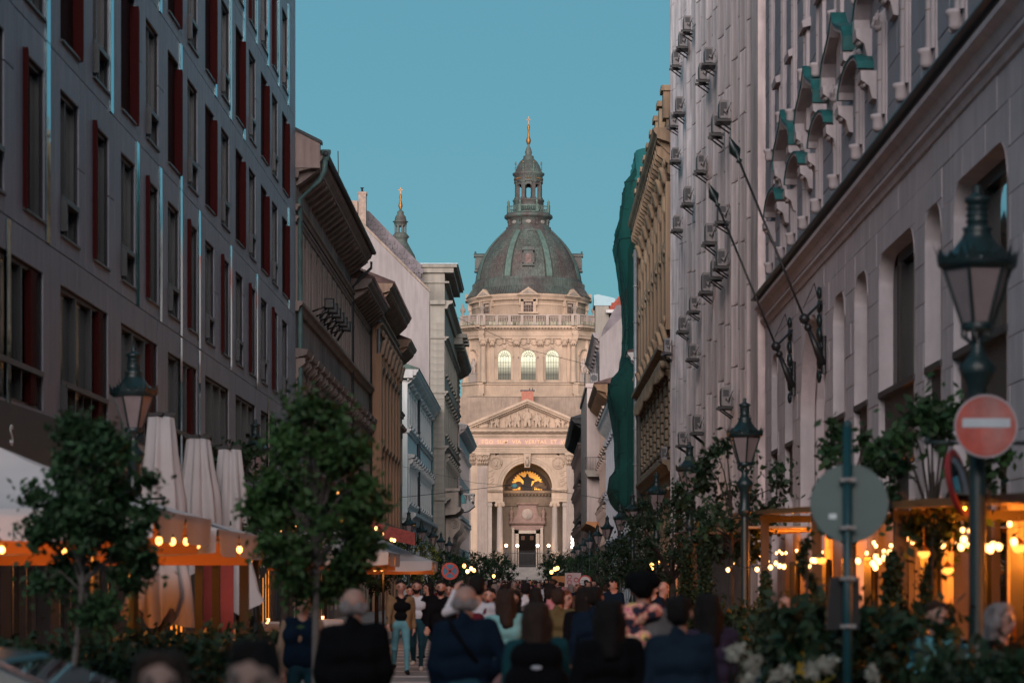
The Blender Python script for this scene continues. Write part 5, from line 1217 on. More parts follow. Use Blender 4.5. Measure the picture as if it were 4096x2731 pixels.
ap = [ac_proto(0), ac_proto(1)]; ordn = ['first', 'second', 'third', 'fourth', 'fifth', 'sixth', 'seventh', 'eighth', 'ninth', 'tenth', 'eleventh', 'twelfth', 'thirteenth', 'fourteenth', 'fifteenth', 'sixteenth', 'seventeenth', 'eighteenth', 'nineteenth', 'twentieth', 'twenty first', 'twenty second', 'twenty third', 'twenty fourth', 'twenty fifth', 'lowest']
for i, (px, py) in enumerate(acs):
    X = XR-.2; Y = X*F/(px-VX-8); z = H+(HY-py)*Y/F-.3
    o = ap[i] if i < 2 else copy_tree(ap[i % 2]); o.scale = (.85, .8, .85+.08*(i % 3)); o.location = (X-.05, Y, z); o['label'] = 'air conditioner on the finned white wall, ' + (ordn[i]+' counting from the top' if i < 25 else 'the lowest of all')
mb = MB(); b0 = empty('empty_wall_bracket', (XR-.15, 74.5, 23.5), -PI/2, 'empty black steel bracket left on the white fins high up', 'bracket')
mb.tube([(0, 0, .5), (0, -.7, -.1), (0, 0, -.1)], .02, 4); mb.tube([(.3, 0, .5), (.3, -.7, -.1), (.3, 0, -.1)], .02, 4); mb.tube([(0, -.7, -.1), (.3, -.7, -.1)], .02, 4); mb.build('steel_frame', BLACKM, b0)
# ===== ornate ochre palace
ORN = mat('ochre_stone', (.42, .295, .19), rough=.9, var=.22, scale=.7, streak=.45, col2=(.27, .19, .13), bump=.3)
ORD = mat('ochre_stone_dark', (.24, .18, .125), rough=.9, var=.3, scale=1, streak=.4, bump=.3)
r3 = right_root('ornate_ochre_palace', 137, XR, 'ornate ochre stone palace with scroll cornice, carved hoods and rusticated lower wall'); L = 137-107.85
hs = []; xs3 = [1.9+3.63*i for i in range(8)]
for x in xs3: hs += [(x-.7, x+.7, z, z+2.9) for z in (17.2, 13.2)]+[(x-.75, x+.75, 8.0, 11.0), (x-.9, x+.9, .5, 5.2)]
shell(r3, L, 21.2, 14, ORN, holes=hs)
rr = random.Random(9)
for x in xs3:
    for z in (17.2, 13.2): window(r3, x, z, 1.4, 2.9, FRM, 'vt', hood='flat' if z > 15 else 'tri', sm=ORN, sill=.3)
    window(r3, x, 8.0, 1.5, 3.0, FRM, 'vt', hood='bracket', sm=ORD, sill=.2); window(r3, x, .5, 1.8, 4.7, FRM, 't')
rel = []
def curl(x, z, r, y, s=1, th=.08):
    for t in range(6): a, b = t*.9, (t+1)*.9; q = r*(1-t/9); rel.append(((x+s*q*math.cos(a), y, z+q*math.sin(a)), (x+s*q*math.cos(b)*.9, y-.03, z+q*math.sin(b)*.9), th, th*.9, 0))
for i in range(8): x = xs3[i]; [curl(x+s*.45, 20.55, .3, -.12, s) for s in (-1, 1)]; [curl(x+s*.4, 16.55, .3, -.14, s) for s in (-1, 1)]; rel.append(((x, -.15, 20.3), (x, -.25, 20.8), .2, .16, 0)); rel.append(((x, -.2, 16.3), (x, -.3, 16.8), .22, .15, 0))
for i in range(9): 
    x = min(max(.1+3.63*i, .4), L-.4)
    for z in (19.6, 12.6): rel += scroll_caps(x, z, .8, 1.0, -.35)
    rel += [((x, -.3, 18.4), (x, -.35, 18.9), .2, .12, 0), ((x-.2, -.3, 18.0), (x+.2, -.32, 18.3), .12, .12, 0)]
    block('pilaster', r3, x-.4, x+.4, -.35, -.001, 13.0, 19.6, ORN)
tag(obj('carved_ornament', nets(rel, .07, .06, 'carved_ornament', ORN), r3), kind='stuff')
co_ = eave(r3, L, 22.0, .85, ORN, br=1.2, h=.9, bsz=.35)
mb = MB()
for i in range(24): x = .6+1.21*i; mb.mark().poly([(-.02, 19.95), (-.25, 20.1), (-.2, 20.5), (-.7, 20.9), (-.75, 21.25), (-.02, 21.25)], 'x', x-.17, x+.17)
mb.each('scroll_bracket', ORN, r3)
mb = MB(); mb.box(0, L, -.3, .4, 22.02, 22.4); mb.build('parapet', ORN, r3)
mb = MB()
for i in range(9): x = .4+3.55*i; mb.mark().box(x-.5, x+.5, -.45, .5, 22.41, 23.6-.1*(i % 2)); mb.box(x-.6, x+.6, -.55, .6, 23.61, 23.85)
mb.each('parapet_pedestal', ORN, r3)
mb = MB(); mb.box(.5, 4, -.2, 2, 22.42, 23.9); mb.poly([(-.4, 23.6), (-.5, 23.9), (2, 24.1), (2, 23.6)], 'x', .3, 4.2); mb.build('corner_attic', ORN, r3)
course(r3, L, 12.3, ORD, .7, .6, name='balcony_cornice'); course(r3, L, 7.2, ORD, .5, .5); course(r3, L, 6.0, ORD, .3, .3); course(r3, L, 16.2, ORN, .25, .3)
lump = []
for i in range(60): x = .3+L*i/60; lump.append(((x, -.45, 11.5+.1*math.sin(i*2)), (x+.2, -.5, 11.2+.25*math.sin(i*3)), .17, .12, 0))
obj('carved_frieze', nets(lump, .08, .08, 'carved_frieze', ORD), r3)
ashlar(r3, 0, L, 7.25, 11.0, [(h[0]-.2, h[1]+.2, h[2]-.3, h[3]+.5) for h in hs], 1.2, .5, ORD, limit=280, y0=-.2, y1=-.001, gap=.09, jog=.5)
ashlar(r3, 0, L, .3, 5.8, [(h[0]-.1, h[1]+.1, h[2]-.3, h[3]+.1) for h in hs], 1.3, .55, ORD, limit=0, y0=-.1, y1=-.001, gap=.06, name='plinth_block')
downpipe(r3, 1.0, .3, 20.4, mat('steel_pipe', (.3, .3, .31), rough=.45, metal=.4, var=.2, scale=4), y=-.5, r=.11)
# ===== netted corner bay
r4 = right_root('white_pilastered_house', 204, XR, 'white house with fluted pilasters and bracketed cornice behind the green net'); L = 204-137.05
WHT = mat('cool_white_stucco', (.42, .42, .45), rough=.9, var=.1, scale=.6, streak=.25)
hs = []; xs4 = [2+4.1*i for i in range(16)]
for x in xs4: hs += [(x-.7, x+.7, z, z+2.6) for z in (10, 5.8)]+[(x-.9, x+.9, .4, 4)]
shell(r4, L, 13.9, 14, WHT, holes=hs)
for x in xs4:
    for z in (10, 5.8): window(r4, x, z, 1.4, 2.6, FRM, 'vt', hood='bracket' if z < 8 else 'flat', sm=WHT)
    if x < 50:
        mb = MB(); w_ = 1.2; n = 6; mb.box(-w_/2, w_/2, -.2, -.001, 4.9, 12.9)
        for i in range(n): xx = -w_/2+w_*(i+.5)/n; mb.box(xx-.055, xx+.055, -.27, -.2, 5.1, 12.6)
        mb.box(-w_/2-.12, w_/2+.12, -.4, -.001, 12.9, 13.3); mb.build('fluted_pilaster', WHT, r4, (x+2.05, 0, 0))
eave(r4, L, 14.75, .85, PWHITE, br=1.3, h=.85, bsz=.5); course(r4, L, 4.9, WHT, .3, .4); roof(r4, L, 14.8, .9, 14, .35, TILE)
mb = MB(); mb.box(L-12, L-.5, -.45, -.001, 5.5, 22); mb.box(L-11.6, L-1, -.3, 3, 22, 24); bw = mb.build('corner_bay', mat('bay_behind_net', (.16, .15, .13), rough=.9, var=.3, scale=.5), r4)
downpipe(r4, 36, 3, 13.5, mat('maroon_pipe', (.09, .04, .05), rough=.5), y=-.25, r=.13)
net = empty('green_safety_net', (XR, 144, 5), 0, 'dark green safety net wrapped round the corner bay beside the ornate palace', 'net')
kY = 142/F
outl = [(2595,640),(2560,690),(2537,735),(2512,765),(2505,860),(2490,905),(2475,940),(2480,965),(2490,1000),(2503,1070),(2510,1130),(2518,1180),(2521,1300),(2519,1384),(2508,1464),(2488,1500),(2459,1531),(2456,1560),(2454,1598),(2466,1640),(2478,1690),(2490,1759),(2490,1852),(2484,1880),(2466,1893),(2458,1925),(2454,1956),(2470,2000),(2488,2025),(2530,2060)]
mb = MB(); vs = []; NA = 22
from mathutils import noise as mno
rows = []
for j in range(len(outl)-1):
    for t in np.linspace(0, 1, 4)[:-1]: rows.append((outl[j][0]*(1-t)+outl[j+1][0]*t, outl[j][1]*(1-t)+outl[j+1][1]*t))
rows.append(outl[-1])
for (px, py) in rows:
    xo = (px-VX)*kY; z = H+(HY-py)*kY; D = max(XR-xo, .1)
    for i in range(NA):
        t = i/(NA-1); yy = 137.6+12*t; a = math.sin(PI*min(max(t, 0), 1))
        sh = min(1, (1-abs(2*t-1))*6)**.5 if 0 < t < 1 else 0
        w_ = .16*mno.noise((yy*.9, z*.25, xo))+.06*mno.noise((yy*2.5, z*.8, 3))
        bx_ = 1.0 if z > 15.2 else -.22; vs.append((bx_+(-.25-D-bx_)*sh*(.95+.05*math.cos((t-.2)*2))+w_, yy-144, z-5))
nr = len(rows)
mb.add(vs, [(j*NA+i, j*NA+i+1, (j+1)*NA+i+1, (j+1)*NA+i) for j in range(nr-1) for i in range(NA-1)], True)
NETM = mat('green_net', (.012, .062, .054), rough=.85, var=.3, scale=.5, streak=.25, spec=.2)
n_, l_ = NETM.node_tree.nodes, NETM.node_tree.links
tr_ = n_.new('ShaderNodeBsdfTransparent'); tr_.inputs[0].default_value = (.35, .75, .65, 1); mxs = n_.new('ShaderNodeMixShader'); mxs.inputs[0].default_value = .3
l_.new(n_['Principled BSDF'].outputs[0], mxs.inputs[1]); l_.new(tr_.outputs[0], mxs.inputs[2]); l_.new(mxs.outputs[0], n_['Material Output'].inputs[0])
mb.build('net_sheet', NETM, net)
for jj in range(9, nr-3, 14):
    mb = MB(); mb.tube([vs[jj*NA+i] for i in range(1, NA-1)], .03, 4); mb.build('net_seam', mat('dark_net_seam', (.005, .03, .028)), net)
# ===== salmon house
SAL = mat('salmon_stucco', (.42, .31, .26), rough=.9, var=.12, scale=.5, streak=.25)
r5 = right_root('salmon_house', 229, XR, 'salmon stucco house with brown timber eave between the white house and the tall firewall'); L = 24.9
hs = []; xs5 = [1.8+4.2*i for i in range(6)]
for x in xs5: hs += [(x-.7, x+.7, z, z+2.4) for z in (13.6, 9.4, 5.2)]
shell(r5, L, 17.6, 14, SAL, holes=hs)
for x in xs5:
    for z in (13.6, 9.4, 5.2): window(r5, x, z, 1.4, 2.4, FRM, 'vt', hood='bracket', sm=SAL, sill=.3)
eave(r5, L, 18.4, 1.1, mat('brown_timber', (.16, .09, .05), rough=.8, var=.3, scale=2), br=1.3, h=1.0, bsz=.3); course(r5, L, 12.8, SAL, .3, .4); course(r5, L, 8.6, SAL, .3, .4); roof(r5, L, 18.5, 1.1, 14, .3, TILE)
# ===== tall white firewall building
r6 = right_root('tall_firewall_house', 262, XR, 'tall pale house with blank pink firewall, red tiled roof and bay jutting over the street'); L = 33
hs = []; xs6 = [2+4.1*i for i in range(8)]
for x in xs6: hs += [(x-.7, x+.7, z, z+2.4) for z in (21.2,)]
shell(r6, L, 24.5, 14, FIREW, holes=hs)
for x in xs6: window(r6, x, 21.2, 1.4, 2.4, FRM, 'vt', hood='flat', sm=FIREW)
mb = MB(); mb.poly([(-.02, 3), (-.02, 24.7), (2.85, 27.4), (14, 38), (14, 3)], 'x', L+.01, L+.3); mb.build('firewall', FIREW, r6)
mb = MB(); mb.poly([(.1, 24.7), (2.85, 27.3), (2.85, 27.9), (1.6, 27.9), (.3, 25.6)], 'x', L-1.5, L-.02); mb.build('slate_hip', SLATE, r6)
mb = MB(); mb.poly([(1.0, 27.8), (1.0, 28.0), (2.0, 29.2), (6, 33), (10, 33), (10, 27.8)], 'x', 4, L-3.5); rt = mb.build('red_tiled_roof', mat('red_tile', (.26, .055, .035), rough=.8, var=.3, scale=3), r6)
tl = MB()
for r_ in range(14):
    z = 28.0+.28*r_
    for j in range(16):
        y = 1.2+.3*j+(.15 if r_ % 2 else 0)
        if z < 27.9+(y-1.0)*1.1: tl.box(y-.14, y+.14, 0, .06, z, z+.24)
tl.v = [(L-3.46-y*(.5), x, z) for x, y, z in tl.v]; tl.stuff('roof_tiles', MATS['red_tile'], rt)
mb = MB(); mb.box(L-4, L-3.4, .7, 4.5, 27.55, 27.85); mb.build('white_gutter', PWHITE, r6)
mb = MB(); mb.box(L-8, L-4.1, -.3, 1.0, 24.5, 28.3); mb.build('stair_tower', CREAM, r6); mb = MB(); mb.poly([(-.45, 28.3), (-.45, 29.3), (-.1, 29.4), (1.6, 29.0), (1.6, 28.3)], 'x', L-8.2, L-4); mb.build('metal_roof', mat('blue_grey_sheet_roof', (.2, .3, .33), rough=.5, metal=.2, var=.1, scale=1), r6)
eave(r6, L-.3, 25.3, .65, FIREW, h=.8, br=2, bsz=.3); downpipe(r6, L-.5, 8, 23.5, PIPED, y=-.2, r=.12)
mb = MB(); mb.box(4, L, -1.2, -.001, 7.4, 20.1); mb.box(3.9, L+.15, -1.35, 0, 20.1, 20.5); bay = mb.build('projecting_bay', mat('beige_bay', (.44, .36, .33), rough=.9, var=.1, scale=.5, streak=.2), r6)
mb = MB(); mb.poly([(0, 6.6), (-.9, 7.1), (-1.3, 7.2), (-1.3, 7.39), (0, 7.39)], 'x', 3.9, L+.1); mb.build('bay_soffit', mat('orange_soffit', (.45, .2, .08), var=.1), r6)
bb = empty('bay_balcony', (6.15, 228.8, 12.1), 0, 'small balcony with black railing on the beige bay', 'balcony')
mb = MB(); mb.poly([(-1.15, -.5), (-1.35, -.1), (-1.35, .1), (0, .1), (0, -.5)], 'y', -1.5, 0); mb.build('balcony_slab', CREAM, bb)
mb = MB()
for i in range(9): mb.box(-1.3+.15*i-.015, -1.3+.15*i+.015, -1.45, -1.42, .1, 1.3)
mb.box(-1.32, 0, -1.46, -1.41, 1.27, 1.33); mb.box(-1.33, -1.29, -1.45, 0, 1.27, 1.33); mb.box(-1.45, -1.25, -1.4, -1.0, .2, 1.25); mb.stuff('railing', BLACKM, bb)
acb = empty('roof_air_conditioner', (5.6, 229.2, 20.55), 0, 'boxy white air conditioner with fan behind a railing on top of the beige bay', 'air conditioner')
mb = MB(); mb.bev(-.35, .45, -.2, .3, 0, .9, .04); mb.build('casing', ACB, acb); mb = MB(); mb.lathe([(.3, 0), (.3, .02)], (0, 0, 0), 16); mb.v = [(x+.05, -.21-z, .45+y) for x, y, z in mb.v]; mb.build('fan_grille', ACG, acb)
rb = empty('bay_roof_railing', (5.5, 228.9, 20.5), 0, 'thin black railing on top of the beige bay', 'railing'); mb = MB()
for i in range(7): mb.box(-.6+.2*i, -.58+.2*i, -.05, -.02, 0, 1.1)
mb.box(-.62, .7, -.05, -.02, 1.08, 1.13); mb.box(-.62, -.59, -.05, 9, 1.08, 1.13); mb.box(-.7, -.62, .5, 3, 0, 1.0); mb.stuff('bars', BLACKM, rb)
# ===== dark house at the far right end
DKB = mat('dark_brown_stucco', (.13, .10, .09), rough=.9, var=.2, scale=.6, streak=.3)
r7 = right_root('dark_eaved_house', 318, 5.25, 'dark brown house with wide overhanging eave in front of the right side of the portico'); L = 318-263
hs = []; xs7 = [2+4*i for i in range(13)]
for x in xs7: hs += [(x-.7, x+.7, z, z+2.4) for z in (14, 9.5, 5)]
shell(r7, L, 18.6, 14, DKB, holes=hs)
for x in xs7:
    for z in (14, 9.5, 5): window(r7, x, z, 1.4, 2.4, FRM, 'vt', hood='bracket', sm=DKB, sill=.3)
eave(r7, L, 19.4, 1.15, mat('dark_timber_eave', (.04, .04, .042), rough=.7, var=.3, scale=2), br=1.4, h=.8, x0=-.2, bsz=.3); course(r7, L, 13, DKB, .3, .35); course(r7, L, 8.5, DKB, .3, .35); roof(r7, L, 19.5, 1.15, 14, .3, PIPED, tiles=1.5)
for j in range(22): block('quoin', r7, L-.6 if j % 2 else L-.9, L+.05, -.08, -.001, 3+.7*j, 3.45+.7*j, DKB)
# unseen block added behind the camera to keep low sun off the street
rv = empty('sun_blocker', (0, -46, 0), 0, 'plain stone block added out of view behind the viewer to shade the street', 'building')
mb = MB(); mb.box(-45, 45, -12, 0, 0, 30); mb.box(-45.5, 45.5, -12.5, .5, 30, 30.6); mb.build('wall', STONE2, rv)
# ------------------------------------------------------------------ trees
BARK = mat('dark_bark', (.035, .028, .024), rough=.95, var=.4, scale=5, bump=.5)
BARKG = mat('grey_bark', (.10, .09, .085), rough=.9, var=.3, scale=6, bump=.4)
LEAF = leaf_mat('green_leaf', (.015, .037, .013)); LEAFD = leaf_mat('dark_leaf', (.009, .021, .009)); LEAFY = leaf_mat('spring_leaf', (.024, .056, .015))
def leaves(name, centres, n, size, m, seed=0, elong=1.8):
    r_ = random.Random(seed); mb = MB(); V, Fs = [], []
    for i in range(n):
        c, rad = centres[r_.randrange(len(centres))]
        d = Vector((r_.gauss(0, 1), r_.gauss(0, 1), r_.gauss(0, 1))).normalized()*rad*min(1.9, abs(r_.gauss(0, .75)))
        p = Vector(c)+d; a = Vector((r_.gauss(0, 1), r_.gauss(0, 1), r_.gauss(0, 1)-.6)).normalized(); b = a.cross(Vector((r_.gauss(0, 1), r_.gauss(0, 1), r_.gauss(0, 1)))).normalized()
        s = size*r_.uniform(.6, 1.3); a *= s*elong/2; b *= s/2; k = len(V)
        V += [tuple(p-a), tuple(p+b), tuple(p+a), tuple(p-b)]; Fs.append((k, k+1, k+2, k+3))
    mb.v, mb.f, mb.m = V, Fs, [0]*len(Fs)
    return mb.mesh(name, m)
def tree(name, x, y, h, crown_r, trunk_h, label, group=None, m=LEAF, bm=BARK, n=6000, size=.07, seed=0, lean=0, clumps=40, tr=.06, up=False, ccx=0):
    r_ = random.Random(seed); t = empty(name, (x, y, 0), 0, label, 'tree', group); top = h-crown_r*.6
    mb = MB(); mb.tube([(0, 0, 0), (lean*.4, 0, trunk_h*.55), (lean*.75, .02, trunk_h), (lean+ccx, 0, (trunk_h+top)/2+.2)], [tr, tr*.85, tr*.8, tr*.35], 8)
    cs = []
    cz, ch = (h+trunk_h*.9)/2, (h-trunk_h*.9)/2
    for i in range(clumps):
        a = r_.uniform(0, 2*PI); e = r_.uniform(-1, 1); q = math.sqrt(1-e*e)*r_.uniform(.5, 1)
        c = (lean+ccx+crown_r*q*math.cos(a), crown_r*q*math.sin(a), cz+ch*e*.88); cs.append((c, crown_r*r_.uniform(.13, .33)))
        if i % 2 == 0:
            st = (lean*.8, 0, trunk_h+.1+.4*(c[2]-trunk_h)*(0 if up else 1)); mb.tube([st, ((st[0]+c[0])/2, (st[1]+c[1])/2, (st[2]+c[2])/2+.15), c], [tr*.4, tr*.22, tr*.08], 5)
    mb.build('trunk', bm, t); obj('crown', leaves('crown', cs, n, size, m, seed), t); return t
tree('young_street_tree', -4.3, 22, 3.35, .6, 1.5, 'small bushy tree with pale slanting trunk in front of the white parasols', m=LEAF, bm=BARKG, n=15000, size=.045, seed=1, lean=.22, clumps=80, tr=.035)
tree('young_street_tree', -2.0, 22, 3.5, .6, 1.72, 'bushy round crowned tree with straight grey trunk between the walking men', m=LEAFY, bm=BARKG, n=15000, size=.045, seed=2, lean=.02, clumps=75, tr=.042)
tree('terrace_tree', -5.75, 47, 4.4, 1.1, 2.6, 'thin leafy tree standing between the folded parasols and the lamp post', m=LEAFD, n=2200, size=.09, seed=3, clumps=22)
tree('pollard_tree', -4.75, 46, 3.9, 1.0, 2.3, 'dark pollard tree with bare fanning branches and golden lights behind it', m=LEAF, n=1500, size=.08, seed=4, clumps=26, up=True, tr=.11)
# right terrace
tree('terrace_tree', 4.45, 27, 3.85, .85, 2.3, 'sparse green tree in front of the lit restaurant wall', m=LEAF, n=2300, size=.07, seed=5, clumps=26, up=True)
tree('terrace_tree', 3.75, 28.5, 3.75, .6, 2.5, 'loose airy branches beside the round sign back', m=LEAF, n=1300, size=.07, seed=6, clumps=18, up=True)
tree('leafy_terrace_tree', 3.75, 46, 4.5, 1.25, 2.3, 'dark green tree crown in front of the finned white block', m=LEAFD, n=2800, size=.08, seed=7, clumps=34)
tree('pollard_tree', 4.0, 70, 4.3, 1.3, 1.7, 'pollard tree with bare spreading branches below the green net', m=LEAFD, n=1800, size=.08, seed=8, clumps=36, up=True, tr=.12)
tree('pollard_tree', 3.9, 82, 4.6, 1.4, 1.7, 'second pollard tree with spreading branches below the green net', m=LEAFD, n=2400, size=.09, seed=9, clumps=36, up=True, tr=.12)
# rows receding to the square
proto = None; idx = 0
TR = []
for sx, X0 in ((-1, -6.0), (1, 3.9)):
    for k, Y in enumerate((98, 118, 140, 165, 192, 222, 250, 276) if sx > 0 else (92, 120, 138, 160, 185, 215, 245, 272)):
        TR.append((X0 if Y > 130 else X0+.3*(sx > 0), Y, sx))
TR += [(-4.4, 300, -1), (-5.0, 318, -1), (-3.6, 334, -1), (2.6, 296, 1), (2.2, 315, 1), (1.9, 334, 1), (4.2, 330, 1), (-6.0, 340, -1)]
protos = []
for s in range(3):
    t = tree('street_tree', 0, 0, 4.6+.3*s, 1.5, 1.9, 'x', 'leafy trees lining the street up to the square', m=[LEAFD, LEAF, LEAFD][s], n=2000, size=.10, seed=20+s, clumps=44, up=True, tr=.11); protos.append(t)
used = [0, 0, 0]
for i, (x, y, sx) in enumerate(TR):
    s = i % 3; sc = (.78 if y < 200 else .95)+.08*math.sin(i*2.3)+(.12 if y > 290 else 0)
    o = protos[s] if not used[s] else copy_tree(protos[s]); used[s] = 1
    o.location = (x, y, 0); o.rotation_euler = (0, 0, i*1.7); o.scale = (sc, sc, sc)
    k = len([t for t in TR[:i+1] if t[2] == sx])
    o['label'] = 'leafy street tree, ' + ordn[k-1] + (' in the left row towards the square' if sx < 0 else ' in the right row towards the square')
# ------------------------------------------------------------------ street lamps
def street_lamp():
    r_ = empty('street_lamp', (0, 0, 0), 0, 'x', 'street lamp', 'ornate green black street lamps along the street')
    mb = MB(); mb.lathe([(.24, 0), (.24, .25), (.2, .3), (.2, .75), (.17, .85), (.12, .95), (.15, 1.05), (.09, 1.2), (.075, 1.3), (.07, 2.9), (.055, 3.0)], n=14)
    mb.lathe([(.06, 3.0), (.11, 3.05), (.13, 3.12), (.09, 3.2), (.09, 3.45), (.14, 3.55), (.16, 3.62), (.1, 3.68), (.06, 3.75), (.05, 3.85)], n=14); mb.build('post', IRON, r_)
    mb = MB()
    for s in (-1, 1): mb.tube([(0, 0, 2.98), (s*.42, 0, 2.98)], .018, 6); mb.ball((s*.43, 0, 2.99), .035, 6)
    mb.build('ladder_bar', IRON, r_)
    h6 = lambda r, z, ph=0: [(r*math.cos(PI/3*i+ph), r*math.sin(PI/3*i+ph), z) for i in range(6)]
    mb = MB(); vs = h6(.12, 3.98)+h6(.285, 4.46); mb.add(vs, [(i, (i+1) % 6, 6+(i+1) % 6, 6+i) for i in range(6)]+[tuple(range(6))[::-1], tuple(range(6, 12))]); mb.build('lantern_glass', LAMPGLASS, r_)
    mb = MB()
    for i in range(6):
        a = PI/3*i; mb.tube([(.125*math.cos(a), .125*math.sin(a), 3.97), (.295*math.cos(a), .295*math.sin(a), 4.48)], .016, 5)
        mb.tube([(.02, 0, 3.84) if False else (.05*math.cos(a), .05*math.sin(a), 3.82), (.13*math.cos(a), .13*math.sin(a), 3.88), (.13*math.cos(a), .13*math.sin(a), 3.96)], .014, 5)
    mb.lathe([(.13, 3.93), (.145, 3.98), (.12, 4.0)], n=6); mb.lathe([(.3, 4.44), (.34, 4.47), (.345, 4.53), (.3, 4.55), (.2, 4.6)], n=6)
    mb.lathe([(.3, 4.55), (.22, 4.6), (.14, 4.7), (.11, 4.76), (.13, 4.79), (.085, 4.81), (.085, 5.0), (.11, 5.02), (.105, 5.05), (.05, 5.07), (.03, 5.1), (.035, 5.14), (0, 5.17)], n=12)
    for z in (4.84, 4.89, 4.95): mb.lathe([(.088, z), (.1, z+.01), (.088, z+.025)], n=12)
    mb.build('lantern_frame', IRON, r_)
    mb = MB()
    for i in range(6):
        a, b = PI/3*i, PI/3*(i+1); p, q = Vector((math.cos(a), math.sin(a), 0))*.345, Vector((math.cos(b), math.sin(b), 0))*.345
        for j in range(3):
            u, v = p.lerp(q, j/3), p.lerp(q, (j+1)/3); m_ = u.lerp(v, .5)*1.08; t_ = .1 if j != 1 else .07
            mb.add([tuple(u+Vector((0, 0, 4.5))), tuple(v+Vector((0, 0, 4.5))), tuple(m_+Vector((0, 0, 4.52+t_))), tuple(u*.96+Vector((0, 0, 4.5))), tuple(v*.96+Vector((0, 0, 4.5)))], [(0, 1, 2), (3, 2, 4), (0, 2, 3), (1, 4, 2)])
        w = p*1.14; mb.add([tuple(p*.95+Vector((0, 0, 4.5))), tuple(p.lerp(q, .12)+Vector((0, 0, 4.5))), tuple(w+Vector((0, 0, 4.68)))], [(0, 1, 2)])
    mb.build('crown_leaf', IRON, r_); return r_
lp = street_lamp(); first = True
LR = [(20.3, 3.72), (43.2, 3.76), (58.5, 3.76), (74.3, 3.75), (92, 3.74), (105, 3.74), (124, 3.74), (143, 3.74), (163, 3.74), (184, 3.74), (206, 3.74), (230, 3.74)]
LL = [(34.7, -5.75), (50.3, -5.8), (115.6, -6.0), (132, -6.15), (148, -6.2), (166, -6.4), (182, -6.4)]
for side, arr in (('right', LR), ('left', LL)):
    for i, (y, x) in enumerate(arr):
        o = lp if first else copy_tree(lp); first = False; o.location = (x, y, 0); o.rotation_euler = (0, 0, PI/6*(i % 2)+.1)
        zt = {20.3: 5.13, 43.2: 5.07}.get(y, 5.17); o.scale = (1, 1, zt/5.17)
        o['label'] = 'ornate hexagonal street lamp, ' + ordn[i] + ' from the near end of the ' + side + ' hand row'
# ------------------------------------------------------------------ signs near the camera
SIGNG = mat('grey_sign_back', (.12, .16, .155), rough=.55, var=.08, scale=3, metal=.2); TEAL = mat('teal_painted_pole', (.006, .042, .05), rough=.4, var=.2, scale=3); ZINC = mat('zinc_clamp', (.4, .38, .38), rough=.35, metal=.8, var=.1)
P = put(3390, 2322, 18.7)
sp_ = empty('round_sign_back', (P.x, 18.7, 0), 0, 'back of a round road sign on a teal pole with dark sign box below', 'road sign')
mb = MB(); mb.tube([(0, 0, 0), (0, 0, 3.0)], .037, 12); mb.ball((0, 0, 3.0), .04, 10); mb.build('pole', TEAL, sp_)
def disc(r, y0, y1, c, n=40): return [(c[0]+r*math.cos(2*PI*i/n), c[1]+r*math.sin(2*PI*i/n)) for i in range(n)]
mb = MB(); mb.poly(disc(.3, 0, 0, (.02, 2.4)), 'y', .04, .048); mb.build('sign_plate', SIGNG, sp_)
mb = MB(); mb.tube([(.02+.3*math.cos(t), .044, 2.4+.3*math.sin(t)) for t in np.linspace(0, 2*PI, 41)], .006, 5); mb.build('plate_rim', SIGNG, sp_)
for z in (2.58, 2.21, 1.45, 1.82): mb = MB(); mb.box(-.06, .06, -.045, .04, z-.015, z+.015); mb.ball((-.0, -.05, z), .018, 6); mb.build('clamp', ZINC, sp_)
mb = MB(); mb.box(-.14, -.12+.04, .039, .0395, 2.28, 2.32); mb.build('sticker', mat('white_sticker', (.6, .65, .65)), sp_)
mb = MB(); mb.poly([(-.16, 1.42), (.1, 1.42), (.1, 1.83), (-.13, 1.83)], 'y', .05, .09); mb.build('dark_sign_box', BLACKM, sp_)
ne = empty('no_entry_sign', (put(3932, 1708, 20.1).x, 20.1, 0), 0, 'weathered round no entry sign with white bar strapped to the nearest lamp post', 'road sign')
zc = put(3932, 1708, 20.1).z
REDS = mat('faded_red_sign', (.42, .07, .05), rough=.6, var=.3, scale=4, col2=(.34, .16, .15)); 
mb = MB(); mb.poly(disc(.263, 0, 0, (0, zc)), 'y', -.13, -.12); mb.build('white_border', mat('faded_border', (.34, .3, .33), var=.15, scale=6), ne)
mb = MB(); mb.poly(disc(.248, 0, 0, (0, zc)), 'y', -.134, -.1305); mb.build('red_face', REDS, ne)
mb = MB(); mb.box(-.195, .2, -.138, -.1345, zc-.0, zc+.075); mb.v = [(x, y, z-.01) for x, y, z in mb.v]; mb.build('white_bar', mat('sign_white', (.42, .47, .52), rough=.6, var=.1, scale=5), ne)
mb = MB(); mb.box(-.1, .02, -.12, .05, zc-.12, zc-.09); mb.box(-.1, .02, -.12, .05, zc+.1, zc+.13); mb.build('clamp', ZINC, ne)
mr_ = empty('traffic_mirror', put(3815, 1935, 21.2), 0, 'round red rimmed traffic mirror turned sideways beside the nearest lamp post', 'mirror'); mr_.rotation_euler = (math.radians(-12), math.radians(-14), math.radians(68))
mb = MB(); mb.lathe([(0, 0), (.25, 0), (.29, .02), (.3, .06)], n=32); mb.v = [(x, -z, y) for x, y, z in mb.v]; mb.build('red_rim', mat('red_plastic', (.35, .03, .03), rough=.5), mr_)
mb = MB(); mb.lathe([(0, .1), (.1, .09), (.2, .065), (.26, .03)], n=32); mb.v = [(x, -z-.02, y) for x, y, z in mb.v]; mb.build('mirror_glass', mat('mirror_dark', (.35, .4, .42), rough=.08, metal=1, var=0), mr_)
